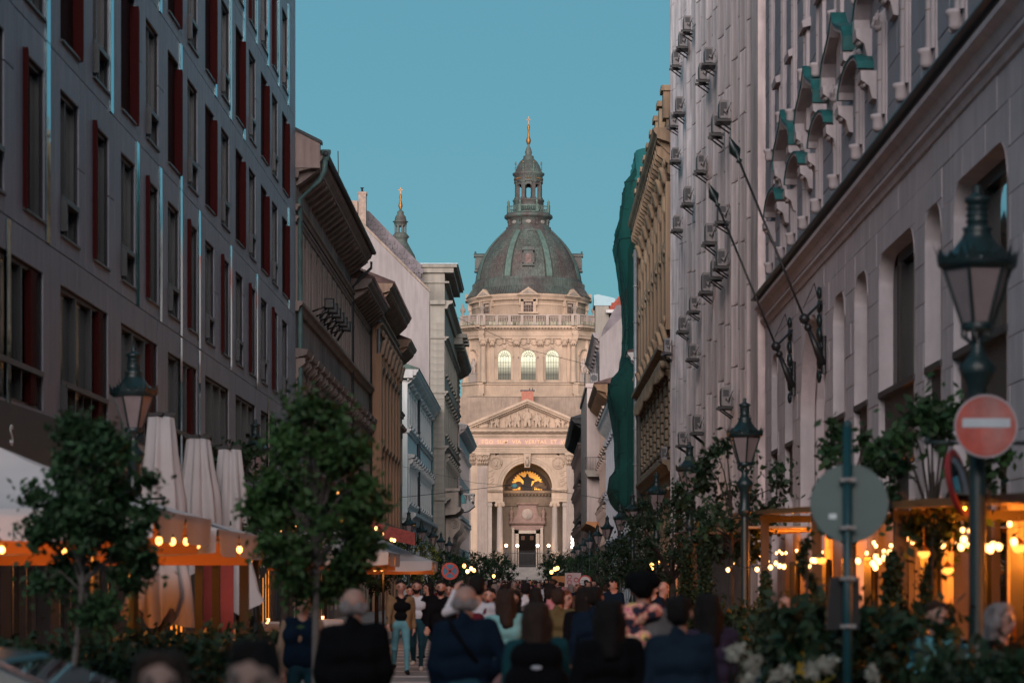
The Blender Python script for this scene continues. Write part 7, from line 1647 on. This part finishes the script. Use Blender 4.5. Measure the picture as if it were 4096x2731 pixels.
wl2 = empty('wall_lamp', (-7.9, 262, 10.3), 0, 'teal bell shaped lamp by the white balcony', 'lamp'); mb = MB(); mb.lathe([(.15, .9), (.35, .7), (.55, 0), (.6, -.1)], n=14); mb.build('dome', MATS['teal_enamel'], wl2)
# ------------------------------------------------------------------ parked car, bottom left
car = empty('parked_car', (-3.05, 12.1, 0), 0, 'dark teal car roof and windscreen in the bottom left corner', 'car')
CARP = mat('teal_car_paint', (.006, .035, .04), rough=.3, var=.05, spec=.3); CG = mat('dark_car_glass', (.01, .02, .022), rough=.03, var=0, spec=.9)
prof = [(-3.2, .35), (-3.2, .95), (-2.8, 1.05), (-2.1, 1.42), (-1.3, 1.52), (-.2, 1.5), (.45, 1.42), (1.5, .98), (2.4, .86), (2.65, .7), (2.65, .35)]
def loft(prof, halfw, inset): return [[(x, -halfw+max(0, (z-.9))*inset, z) for x, z in prof], [(x, halfw-max(0, (z-.9))*inset, z) for x, z in prof]]
L1, L2 = loft(prof, .88, .32); n = len(prof); mb = MB(); mb.add(L1+L2, [tuple(range(n)), tuple(range(n, 2*n))[::-1]]+[(i, n+i, n+(i+1) % n, (i+1) % n) for i in range(n)]); mb.build('car_body', CARP, car)
mb = MB(); q = [(-2.05, 1.3), (-1.25, 1.44), (.3, 1.36), (1.15, 1.0), (-2.3, 1.0)]; mb.add([(x, -.885+max(0, z-.9)*.32-.004, z) for x, z in q]+[(x, -.88+max(0, z-.9)*.32+.01, z) for x, z in q], [(0, 4, 3, 2, 1)]); mb.build('side_window', CG, car)
mb = MB(); q = [(.5, 1.40), (1.45, 1.005)]; mb.add([(x+.01, s*(.8-max(0, (z-.9))*.32), z+.006) for s in (-1, 1) for x, z in q], [(0, 1, 3, 2)]); mb.build('windscreen', CG, car)
for x in (-2.2, 1.75):
    for y in (-.78, .78):
        mb = MB(); mb.lathe([(.2, -.1), (.33, -.1), (.34, 0), (.33, .1), (.2, .1)], n=20); mb.v = [(a, c, b) for a, b, c in mb.v]; w_ = mb.build('wheel', BLACKM, car, (x, y, .34)); mb = MB(); mb.lathe([(0, -.11), (.2, -.105)], n=12); mb.v = [(a, c, b) for a, b, c in mb.v]; mb.build('rim', ZINC, w_)
mb = MB(); mb.tube([(-2.1, -.73, 1.46), (-1.2, -.7, 1.54), (.0, -.7, 1.53), (.5, -.73, 1.43), (1.4, -.84, 1.02)], .010, 6); mb.build('roof_trim', mat('painted_pink_reflection', (.25, .15, .14), rough=.15, metal=1, var=0), car)  # pink reflection along the roof edge put into the trim colour
# ------------------------------------------------------------------ people
SKIN = mat('skin', (.34, .18, .14), rough=.55, var=.08, scale=8); SKIND = mat('skin_shadowed', (.36, .17, .13), rough=.5, var=.05)
HAIRD = mat('dark_hair', (.008, .006, .006), rough=.85, spec=.15, var=.3, scale=20); HAIRB = mat('brown_hair', (.028, .016, .012), rough=.85, spec=.15, var=.3, scale=20); HAIRG = mat('grey_hair', (.16, .13, .13), rough=.7, var=.3, scale=20); HAIRA = mat('auburn_hair', (.10, .035, .018), rough=.8, spec=.15, var=.3, scale=20)
EYE = mat('eye_dark', (.09, .05, .04), rough=.3, var=0); LIP = mat('lip', (.25, .10, .085), rough=.5, var=0)
CL = {}
def cloth(n, c, v=.15): return mat(n, c, rough=.9, var=v, scale=6, spec=.06, bump=.5, bscale=5)
BLK = cloth('black_cloth', (.004, .004, .005)); NAVY = cloth('navy_cloth', (.005, .011, .022)); TEALC = cloth('teal_cloth', (.008, .04, .048)); MINT = cloth('pale_mint_denim', (.16, .33, .34)); OLIVE = cloth('olive_knit', (.085, .065, .03)); TANC = cloth('tan_corduroy', (.16, .10, .055)); WHITEC = cloth('white_cotton', (.42, .42, .46)); JEAN = cloth('light_jeans', (.08, .2, .24)); JEAND = cloth('dark_jeans', (.012, .04, .055)); PINKC = cloth('pink_cotton', (.34, .15, .18)); GREYC = cloth('grey_cloth', (.10, .095, .10)); BEIGE = cloth('beige_sleeve', (.26, .17, .12)); PURP = cloth('plum_cloth', (.03, .022, .04)); MUSH = cloth('mushroom_trousers', (.22, .15, .16)); BURG = cloth('burgundy_leather', (.09, .012, .02)); BROWNC = cloth('brown_cloth', (.09, .05, .035)); SHOEW = cloth('white_leather', (.5, .47, .44)); SHOEB = cloth('black_leather', (.012, .01, .01)); YELL = cloth('mustard_cloth', (.30, .19, .03))
FLOR = mat('floral_print', (.5, .32, .2), rough=.9, var=.3, scale=7)
n_, l_ = FLOR.node_tree.nodes, FLOR.node_tree.links
tc = n_.new('ShaderNodeTexCoord'); nz = n_.new('ShaderNodeTexNoise'); nz.inputs['Scale'].default_value = 9; nz.inputs['Detail'].default_value = 3; l_.new(tc.outputs['Object'], nz.inputs['Vector'])
cr = n_.new('ShaderNodeValToRGB'); cr.color_ramp.interpolation = 'CONSTANT'; e = cr.color_ramp.elements; e[0].color = (.015, .015, .03, 1); e[1].position = .43; e[1].color = (.6, .16, .13, 1)
for p_, c_ in ((.48, (.8, .55, .36, 1)), (.53, (.65, .08, .2, 1)), (.58, (.75, .5, .16, 1)), (.64, (.02, .02, .04, 1))): q = e.new(p_); q.color = c_
l_.new(nz.outputs[0], cr.inputs[0]); l_.new(cr.outputs[0], n_['Principled BSDF'].inputs['Base Color'])
CAMO = mat('teal_patterned_shirt', (.1, .3, .35), rough=.9, var=.3, scale=7)
n_, l_ = CAMO.node_tree.nodes, CAMO.node_tree.links
tc = n_.new('ShaderNodeTexCoord'); nz = n_.new('ShaderNodeTexNoise'); nz.inputs['Scale'].default_value = 14; l_.new(tc.outputs['Object'], nz.inputs['Vector'])
cr = n_.new('ShaderNodeValToRGB'); cr.color_ramp.interpolation = 'CONSTANT'; e = cr.color_ramp.elements; e[0].color = (.015, .05, .07, 1); e[1].position = .5; e[1].color = (.10, .36, .42, 1)
l_.new(nz.outputs[0], cr.inputs[0]); l_.new(cr.outputs[0], n_['Principled BSDF'].inputs['Base Color'])
def skeleton(stride=.35, arms=('swing', 'swing'), sh=1.0, seat=False, head=0):
    J = {}
    for s, k in ((-1, 'L'), (1, 'R')):
        th = stride*s; b = .12+(.55*stride if s < 0 else .1*stride)
        if seat: th = 1.45; b = 1.4
        hip = Vector((s*.09, 0, .92)); kn = hip+.44*Vector((s*.03, -math.sin(th), -math.cos(th))); an = kn+.41*Vector((0, -math.sin(th-b), -math.cos(th-b)))
        J['hip'+k], J['kn'+k], J['an'+k] = hip, kn, an
        S_ = Vector((s*.185*sh, .0, 1.415)); A = arms[0 if s < 0 else 1]; sw = -stride*s*.9
        if A == 'swing': el = S_+.29*Vector((s*.16, -math.sin(sw), -math.cos(sw))); wr = el+.25*Vector((s*.05, -math.sin(sw+.35), -math.cos(sw+.35)))
        elif A == 'down': el = S_+.29*Vector((s*.2, .05, -.97)); wr = el+.25*Vector((-s*.05, -.25, -.95))
        elif A == 'pocket': el = S_+.29*Vector((s*.42, .2, -.88)); wr = el+.25*Vector((-s*.6, -.45, -.65))
        elif A == 'up': el = S_+.29*Vector((s*.62, -.45, -.2)); wr = el+.26*Vector((-s*.35, -.25, .9))
        elif A == 'front': el = S_+.29*Vector((s*.2, -.25, -.94)); wr = el+.25*Vector((-s*.45, -.8, .25))
        J['sh'+k], J['el'+k], J['wr'+k] = S_, el, wr
    return J
def body_caps(J, fat=1.0, fem=False):
    C = []; V = lambda *a: Vector(a)
    for k, s in (('L', -1), ('R', 1)):
        C += [(J['hip'+k], J['kn'+k], .088*fat, .058, 2), (J['kn'+k], J['an'+k], .057, .042, 2)]
        an = J['an'+k]; C += [(an+V(0, .03, -.03), an+V(s*.015, -.14, -.045), .042, .034, 3)]
        C += [(J['sh'+k], J['el'+k], .056, .043, 1), (J['el'+k], J['wr'+k], .042, .028, 1), (J['wr'+k], J['wr'+k]+(J['wr'+k]-J['el'+k])*.1, .027, .027, 0)]
    w = .85 if fem else 1
    C += [(V(-.075, .01, .95), V(.075, .01, .95), .105*fat, .105*fat, 2), (V(-.06*w, 0, 1.1), V(.06*w, 0, 1.1), .098*fat, .098*fat, 1), (V(-.085*w, 0, 1.28), V(.085*w, 0, 1.28), .108*fat, .108*fat, 1), (V(-.14*w, .01, 1.405), V(.14*w, .01, 1.405), .062, .062, 1),
          (V(0, .015, 1.44), V(0, 0, 1.55), .06, .054, 0), (V(0, .012, 1.655), V(0, -.012, 1.668), .088, .084, 0), (V(0, -.03, 1.62), V(0, -.046, 1.57), .066, .046, 0),
          (V(0, -.098, 1.64), V(0, -.116, 1.61), .009, .015, 0), (V(-.088, .01, 1.635), V(-.09, .012, 1.615), .016, .012, 0), (V(.088, .01, 1.635), V(.09, .012, 1.615), .016, .012, 0),
          (V(-.034, -.083, 1.648), V(-.03, -.085, 1.648), .009, .009, 4), (V(.03, -.085, 1.648), V(.034, -.083, 1.648), .009, .009, 4), (V(-.045, -.083, 1.668), V(-.02, -.09, 1.67), .004, .004, 4), (V(.02, -.09, 1.67), V(.045, -.083, 1.668), .004, .004, 4), (V(-.02, -.09, 1.578), V(.02, -.09, 1.578), .01, .01, 5)]
    return C
def hair_caps(style):
    V = lambda *a: Vector(a); C = []
    if style in ('short', 'long', 'beard'): C += [(V(0, .034, 1.68), V(0, .045, 1.64), .096, .092, 0), (V(-.04, -.04, 1.722), V(.04, -.036, 1.726), .042, .042, 0)]
    if style == 'tall': C += [(V(0, .02, 1.69), V(0, .03, 1.64), .1, .094, 0), (V(-.03, -.04, 1.75), V(.03, -.02, 1.76), .05, .05, 0)]
    if style == 'beard': C += [(V(-.045, -.045, 1.58), V(0, -.075, 1.545), .035, .035, 0), (V(.045, -.045, 1.58), V(0, -.075, 1.545), .035, .035, 0)]
    if style == 'fringe': C += [(V(-.05, .045, 1.61), V(.05, .045, 1.61), .058, .058, 0)]
    if style == 'long': C += [(V(-.05, .0, 1.72), V(-.095, -.01, 1.6), .05, .035, 0), (V(.05, .0, 1.72), V(.095, -.01, 1.6), .05, .035, 0), (V(0, .05, 1.62), V(0, .085, 1.38), .088, .075, 0), (V(-.075, .02, 1.62), V(-.1, .03, 1.4), .04, .035, 0), (V(.075, .02, 1.62), V(.1, .03, 1.4), .04, .035, 0)]
    if style == 'cap': C += [(V(0, .02, 1.70), V(0, .03, 1.67), .1, .1, 0), (V(-.06, -.08, 1.715), V(.06, -.08, 1.715), .035, .035, 0), (V(-.09, .02, 1.72), V(.09, .02, 1.72), .06, .06, 0)]
    return C
HAND = {}
def hand_mesh():
    if 'h' not in HAND:
        C = [((0, 0, 0), (0, 0, -.07), .026, .03, 0), ((-.012, 0, -.02), (-.012, 0, -.075), .02, .02, 0)]
        for i in range(4):
            x = -.028+.0187*i; L = (.06, .072, .068, .05)[i]; C += [((x, 0, -.08), (x*1.15, -.012, -.08-L*.55), .0095, .0085, 0), ((x*1.15, -.012, -.08-L*.55), (x*1.15, -.035, -.08-L*.95), .0085, .007, 0)]
        C += [((.02, -.005, -.03), (.045, -.02, -.065), .012, .01, 0), ((.045, -.02, -.065), (.045, -.03, -.09), .01, .008, 0)]
        HAND['h'] = nets(C, .0055, .006, 'hand', SKIN)
    return HAND['h']
def coat_caps(J, fat, hem, open_=False, sl=1.0, fem=False, sleeve=True):
    V = lambda *a: Vector(a); C = []; y = .02 if open_ else 0; w = .88 if fem else 1
    if sleeve:
        for k in 'LR': C += [(J['sh'+k], J['el'+k], .072, .058, 0), (J['el'+k], J['wr'+k]*.93+J['el'+k]*.07, .057, .043, 0)]
    if open_:
        for s in (-1, 1): C += [(V(s*.12, y, 1.36), V(s*.125, y, hem+.05), .085, .09, 0), (V(s*.13, y+.01, 1.41), V(s*.06, y+.035, 1.44), .06, .05, 0)]
        C += [(V(0, .045, 1.36), V(0, .05, hem+.06), .08, .08, 0)]
    else:
        C += [(V(-.14*w, .01, 1.41), V(.14*w, .01, 1.41), .078, .078, 0), (V(-.1*w, 0, 1.28), V(.1*w, 0, 1.28), .125*fat, .125*fat, 0), (V(-.09*w, 0, 1.1), V(.09*w, 0, 1.1), .12*fat, .12*fat, 0), (V(-.1, .0, hem+.08), V(.1, .0, hem+.08), .125*fat, .125*fat, 0), (V(0, .03, 1.46), V(0, .03, 1.49), .068, .062, 0)]
    return C
def person(px, top, Y, face, label, group=None, hair='short', hm=HAIRD, shirt=BLK, tr=JEAND, shoe=SHOEB, coat=None, hem=.9, open_=False, sleeves=None, stride=.35, arms=('swing', 'swing'), fat=1.0, fem=False, seat=False, res=.016, skin=None, extra=None, z0=None, ht=None, vest=False, tilt=0):
    x = (px-VX)*Y/F; ztop = H+(HY-top)*Y/F; J = skeleton(stride, arms, seat=seat); sk = skin or SKIN
    low = min(J['anL'].z, J['anR'].z)-.085
    hgt = 1.765 if hair in ('short', 'long', 'beard', 'tall', 'cap') else 1.745
    s = ztop/(hgt-low) if z0 is None else 1.0
    base = -low*s if z0 is None else ztop-hgt
    if ht: s = ht; base = ztop-hgt*s
    e = empty('person', (x, Y, base), face, label, 'person', group); e.scale = (s, s, s)
    obj('body', nets(body_caps(J, fat, fem), res, .03, 'body', [sk, shirt, tr, shoe, EYE if hair != 'x' else sk, LIP]), e)
    hc = hair_caps(hair)
    if hc: obj('cap' if hair == 'cap' else 'hair', nets(hc, .014, .03, 'hair', hm, rough=.016, fr=22), e)
    if coat: obj('vest' if vest else 'jacket', nets(coat_caps(J, fat, hem, open_, fem=fem, sleeve=not vest), res, .035, 'jacket', coat, rough=.03, fr=7), e)
    for k, s_ in (('L', -1), ('R', 1)):
        h = obj('hand', hand_mesh(), e, J['wr'+k]); d = (J['wr'+k]-J['el'+k]).normalized()
        h.rotation_mode = 'QUATERNION'; h.rotation_quaternion = (-d).to_track_quat('Z', 'Y'); h.scale = (s_*-1.0, 1, 1)
        if sk is not SKIN: h.material_slots[0].link = 'OBJECT'; h.material_slots[0].material = sk
    if extra: extra(e, J)
    return e
V = Vector
def strap(m):
    def f(e, J):
        mb = MB(); pts = [(-.17, -.09, 1.05), (-.13, .12, 1.1), (0, .15, 1.28), (.1, .12, 1.42), (.13, .0, 1.49), (.1, -.1, 1.42), (-.05, -.15, 1.2), (-.17, -.09, 1.05)]; mb.tube(pts, .018, 6); mb.build('shoulder_strap', m, e)
    return f
def backpack(m, r=1.0, z=1.0, accent=None):
    def f(e, J):
        o = obj('backpack', nets([(V((-.1*r, .2, z+.0)), V((.1*r, .2, z)), .09*r, .09*r, 0), (V((-.11*r, .2, z+.17*r)), V((.11*r, .2, z+.17*r)), .1*r, .1*r, 0), (V((-.08*r, .19, z+.33*r)), V((.08*r, .19, z+.33*r)), .09*r, .09*r, 0), (V((-.08*r, .28, z+.02)), V((.08*r, .28, z+.02)), .05*r, .05*r, 0)], .02, .05, 'backpack', m), e)
        mb = MB()
        for s in (-1, 1): mb.tube([(s*.09, .1, z+.4*r), (s*.12, .0, 1.485), (s*.13, -.1, 1.36), (s*.15, -.07, 1.15), (s*.13, .1, z+.02)], .017, 6)
        mb.build('backpack_strap', m, o)
        if accent:
            q = MB(); q.ball((.0, .305, z+.33), .03, 8, (1.6, .2, .6)); q.ball((.13, .27, z+.17), .035, 8, (.8, .3, 1.2)); q.build('badge', accent, o)
    return f
def tote(m):
    def f(e, J):
        mb = MB(); w = J['wrR']; mb.bev(w.x-.04, w.x+.06, w.y-.16, w.y+.16, w.z-.42, w.z-.14, .02); mb.tube([(w.x, w.y-.1, w.z-.14), (w.x, w.y, w.z-.06), (w.x, w.y+.1, w.z-.14)], .01, 5); mb.build('bag', m, e)
    return f
def scarf_cloth(e, J):
    obj('floral_wrap', nets([(V((.05, .13, 1.45)), V((.22, .12, 1.25)), .09, .1, 0), (V((-.1, .1, 1.47)), V((.12, .1, 1.45)), .07, .08, 0), (V((.16, .14, 1.3)), V((.12, .15, 1.0)), .11, .1, 0), (V((.0, .15, 1.25)), V((.05, .14, .95)), .09, .07, 0), (V((.2, .1, 1.2)), V((.3, .06, 1.0)), .06, .05, 0)], .018, .05, 'floral_wrap', FLOR), e)
B_ = PI
GRP = None
person(1210, 2368, 25.5, .25, 'man in navy padded vest over beige sleeves walking past the tree trunk', hair='short', hm=HAIRB, shirt=BEIGE, tr=JEAND, coat=NAVY, vest=True, hem=.95, arms=('down', 'down'), fat=1.08, stride=.2)
person(1415, 2357, 18.2, B_+.1, 'balding man in black coat seen from behind, large in front of the tree', hair='fringe', hm=HAIRG, coat=BLK, shirt=BLK, tr=BLK, fat=1.15, arms=('down', 'down'), stride=.25, hem=.75)
person(1603, 2320, 46.5, .1, 'man in open tan jacket over black top and light jeans walking towards us', hair='short', hm=HAIRD, coat=TANC, open_=True, tr=JEAN, shirt=BLK, stride=.38, hem=.85)
person(1667, 2320, 48.5, -.05, 'bearded man in black jacket over white shirt with white shoes', hair='beard', shirt=WHITEC, coat=BLK, open_=True, tr=JEAND, shoe=SHOEW, stride=.36)
person(1640, 2342, 53, .0, 'man glimpsed between the tan jacket and the bearded man', hair='short', shirt=GREYC, res=.022)
person(1712, 2330, 56, -.9, 'dark haired woman in black turning her head, behind the bearded man', hair='long', fem=True, coat=BLK, res=.022)
person(1763, 2321, 44, .05, 'man in plain black sweater with short beard and white shoes', hair='beard', shirt=BLK, tr=BLK, shoe=SHOEW, coat=BLK, hem=.92, fat=1.05)
person(1797, 2335, 50, -.1, 'woman with dark hair just behind the man in the black sweater', hair='short', fem=True, shirt=GREYC, coat=BROWNC, res=.022)
person(1862, 2345, 19.2, B_, 'balding man in navy jacket with a strap across his back', hair='fringe', hm=HAIRG, coat=NAVY, shirt=NAVY, tr=JEAND, fat=1.12, arms=('pocket', 'down'), stride=.2, hem=.82, extra=strap(BLK))
person(1908, 2302, 28, B_-.1, 'tall man in white t-shirt raising one arm to his face, red bag on his back', hair='short', shirt=WHITEC, tr=GREYC, arms=('swing', 'up'), extra=backpack(BURG, .62, 1.1), stride=.2)
person(2022, 2358, 27, B_+.15, 'dark haired woman in pale mint denim jacket seen from behind', hair='long', hm=HAIRB, coat=MINT, tr=MUSH, fem=True, hem=.95, stride=.3, arms=('down', 'down'))
person(2146, 2412, 18, B_, 'long haired woman in teal jacket carrying a big black backpack', hair='long', hm=HAIRB, coat=TEALC, tr=JEAND, fem=True, extra=backpack(BLK, 1.25, .93, WHITEC), hem=.85, stride=.25)
person(2232, 2354, 32, B_-.05, 'man in olive sweater with dark trousers seen from behind', hair='short', hm=HAIRB, coat=OLIVE, shirt=OLIVE, tr=BLK, hem=.95)
person(2262, 2362, 34.5, .9, 'auburn haired woman turned sideways beside the olive sweater', hair='long', hm=HAIRA, coat=BROWNC, fem=True, tr=JEAND)
person(2103, 2330, 46, B_, 'man in white shirt seen from behind in the middle of the crowd', hair='short', shirt=WHITEC, tr=BLK, coat=WHITEC, hem=.95, res=.02)
person(2142, 2352, 41, B_+.2, 'woman with long dark hair in grey top walking away', hair='long', fem=True, shirt=GREYC, coat=GREYC, tr=BLK, res=.02)
person(2200, 2342, 38, B_, 'person with pink hood and dark curly hair seen from behind', hair='tall', shirt=PINKC, coat=PINKC, tr=BLK, res=.02)
person(2052, 2362, 33, .1, 'woman in dark top facing us with glowing red phone light', hair='long', fem=True, coat=BLK, res=.02)
person(1957, 2350, 36, -.2, 'curly haired woman in patterned dark coat between white t-shirt and mint jacket', hair='short', fem=True, coat=BROWNC, res=.02)
person(2380, 2345, 27.5, B_-.2, 'man in very dark teal jacket and pale trousers walking away', hair='short', coat=NAVY, shirt=BLK, tr=cloth('pale_teal_trousers', (.12, .24, .24)), shoe=BROWNC, stride=.42, hem=.85)
person(2338, 2352, 30, B_, 'long haired woman all in black left of the dark teal jacket', hair='long', fem=True, coat=BLK, tr=BLK)
person(2435, 2402, 17, B_+.1, 'dark haired woman in black top, near and large left of the floral wrap', hair='long', fem=True, coat=BLK, tr=TEALC, hem=.9, arms=('down', 'down'), stride=.2)
person(2572, 2300, 20.5, B_-.15, 'person in black cap with a bright floral wrap over the back', hair='cap', hm=BLK, coat=GREYC, shirt=BLK, tr=BLK, extra=scarf_cloth, fat=1.0, stride=.2)
person(2718, 2384, 17, B_-.25, 'dark haired man in navy blazer, nearest on the right side', hair='short', coat=cloth('slate_blazer', (.010, .018, .03)), tr=BLK, fat=1.05, hem=.8, stride=.25)
person(2832, 2378, 19.5, B_+.2, 'person with long dark hair in plum jacket beside the navy blazer', hair='long', coat=PURP, tr=BLK, fem=True, hem=.85)
person(2650, 2326, 42, 1.2, 'bald man in dark blue top turned to the left near the cypresses', hair='bald', coat=NAVY, tr=BLK, res=.02)
person(2616, 2330, 43, -1.0, 'dark haired person talking with the bald man near the cypresses', hair='short', coat=BLK, tr=BLK, res=.02)
person(2425, 2330, 72, B_, 'person in white shirt standing under the right hand trees', hair='short', coat=WHITEC, shirt=WHITEC, tr=GREYC, res=.025)
person(2460, 2331, 70, B_, 'dark dressed person with backpack under the right hand trees', hair='short', coat=BLK, tr=BLK, res=.025, extra=backpack(NAVY, .9, 1.0))
person(640, 2610, 8.6, .1, 'long haired woman smiling in the bottom left corner, very near', hair='long', hm=HAIRB, coat=BLK, fem=True, res=.012)
person(1012, 2592, 8.0, -.2, 'dark haired man half hidden at the bottom edge, very near', hair='tall', hm=HAIRD, coat=BLK, res=.012)
# diners
person(3148, 2385, 27, -1.1, 'bald man seated under the amber light behind the planting', hair='bald', coat=GREYC, seat=True, z0=1, res=.02, skin=SKIN)
person(3748, 2405, 19.5, .2, 'man in teal patterned shirt seated at the terrace table', hair='short', hm=HAIRB, coat=CAMO, shirt=CAMO, seat=True, z0=1, arms=('front', 'front'), hem=.95, fat=1.1)
person(4005, 2415, 18.6, .9, 'grey haired woman in dark jacket seated at the right edge', hair='long', hm=HAIRG, coat=BLK, fem=True, seat=True, z0=1)
person(3318, 2420, 21, -.5, 'bearded man in mustard jacket seated behind the sign pole', hair='beard', coat=YELL, seat=True, z0=1, res=.02)
for k, (px, Y) in enumerate(((3148, 27), (3748, 19.5), (4005, 18.6), (3318, 21))):
    x = (px-VX)*Y/F; e_ = empty('terrace_chair', (x, Y+.12, 0), 0, 'dark chair under the '+['bald man', 'man in the teal patterned shirt', 'grey haired woman', 'bearded man in mustard'][k], 'chair', 'dark terrace chairs'); zt = {0: 1.8+(2322-2385)*27/F, 1: 1.8-83*19.5/F, 2: 1.8-93*18.6/F, 3: 1.8-98*21/F}[k]-1.745; zs = .92+zt-.1
    mb = MB(); mb.box(-.22, .22, -.3, .2, zs-.04, zs); mb.build('seat', BLACKM, e_); mb = MB(); mb.box(-.22, .22, .2, .24, zs+.1, zs+.45); mb.build('backrest', BLACKM, e_)
    for a in (-.2, .2):
        for b_ in (-.28, .2): mb = MB(); mb.box(a-.02, a+.02, b_-.02, b_+.02, 0, zs-.041 if b_ < 0 else zs+.44); mb.build('leg', BLACKM, e_)
# crowd
CP = []; rr = random.Random(42)
for v in range(6):
    fem = v % 2 == 1; J = skeleton(.3*(-1)**v, ('swing', 'swing') if v < 4 else ('down', 'pocket'))
    C = body_caps(J, 1.15 if not fem else 1.05, fem)[:-6]+[(a, b, r1, r2, 4) for a, b, r1, r2, _ in hair_caps('long' if fem else 'short')]
    C += [(a, b, r1, r2, 1) for a, b, r1, r2, _ in coat_caps(J, 1.0, .92, fem=fem)]
    CP.append(nets(C, .04, .03, 'crowd_person', [SKIN, BLK, JEAND, SHOEB, HAIRD, LIP]))
tops = [BLK, NAVY, BLK, GREYC, BROWNC, BLK, TANC, WHITEC, OLIVE, PURP, BURG, BEIGE, TEALC, PINKC]; bots = [BLK, JEAND, JEAND, BLK, GREYC, JEAN]; hairs = [HAIRD, HAIRD, HAIRB, HAIRB, HAIRG, HAIRA]
def crowd_obj(x, y, v, face):
    o = obj('person', CP[v], None, (x, y, 0), face); s = rr.uniform(.92, 1.06); o.scale = (s, s, s)
    for i, m in ((1, rr.choice(tops)), (2, rr.choice(bots)), (4, rr.choice(hairs))): o.material_slots[i].link = 'OBJECT'; o.material_slots[i].material = m
    return tag(o, 'person among the dense crowd of walkers filling the street towards the square', 'person', 'crowd of walkers filling the street')
placed = []
tries = 0
while len(placed) < 190 and tries < 6000:
    tries += 1; t = rr.random(); Y = 52+(265-52)*t**.75; x = rr.uniform(-3.3, 2.6)
    if abs(x*F/Y+VX-1680) < 60 and Y < 70: continue
    if any((x-a)**2+((Y-b)*.6)**2 < .36 for a, b in placed): continue
    placed.append((x, Y)); crowd_obj(x, Y, rr.randrange(6), (PI if rr.random() < .6 else 0)+rr.uniform(-.4, .4))
# the far crowd reads as one mass
mb = MB(); src = CP; vs, fs, ms = [], [], []
for i in range(150):
    me = CP[i % 6]; x, y = rr.uniform(-14, 10), rr.uniform(268, 385); k = len(vs); c, s_ = math.cos(i), math.sin(i); sc = rr.uniform(.92, 1.1)
    vs += [((v.co.x*c-v.co.y*s_)*sc+x, (v.co.x*s_+v.co.y*c)*sc+y, v.co.z*sc) for v in me.vertices]; tm = rr.choice([1, 1, 6, 7, 8]); 
    for p in me.polygons: fs.append(tuple(j+k for j in p.vertices)); ms.append(tm if p.material_index == 1 else p.material_index)
mb.v, mb.f, mb.m = vs, fs, ms
o = mb.build('distant_crowd', [SKIN, BLK, JEAND, SHOEB, HAIRD, LIP, BROWNC, GREYC, WHITEC]); tag(o, 'far crowd on the square in front of the basilica steps', 'crowd', kind='stuff')
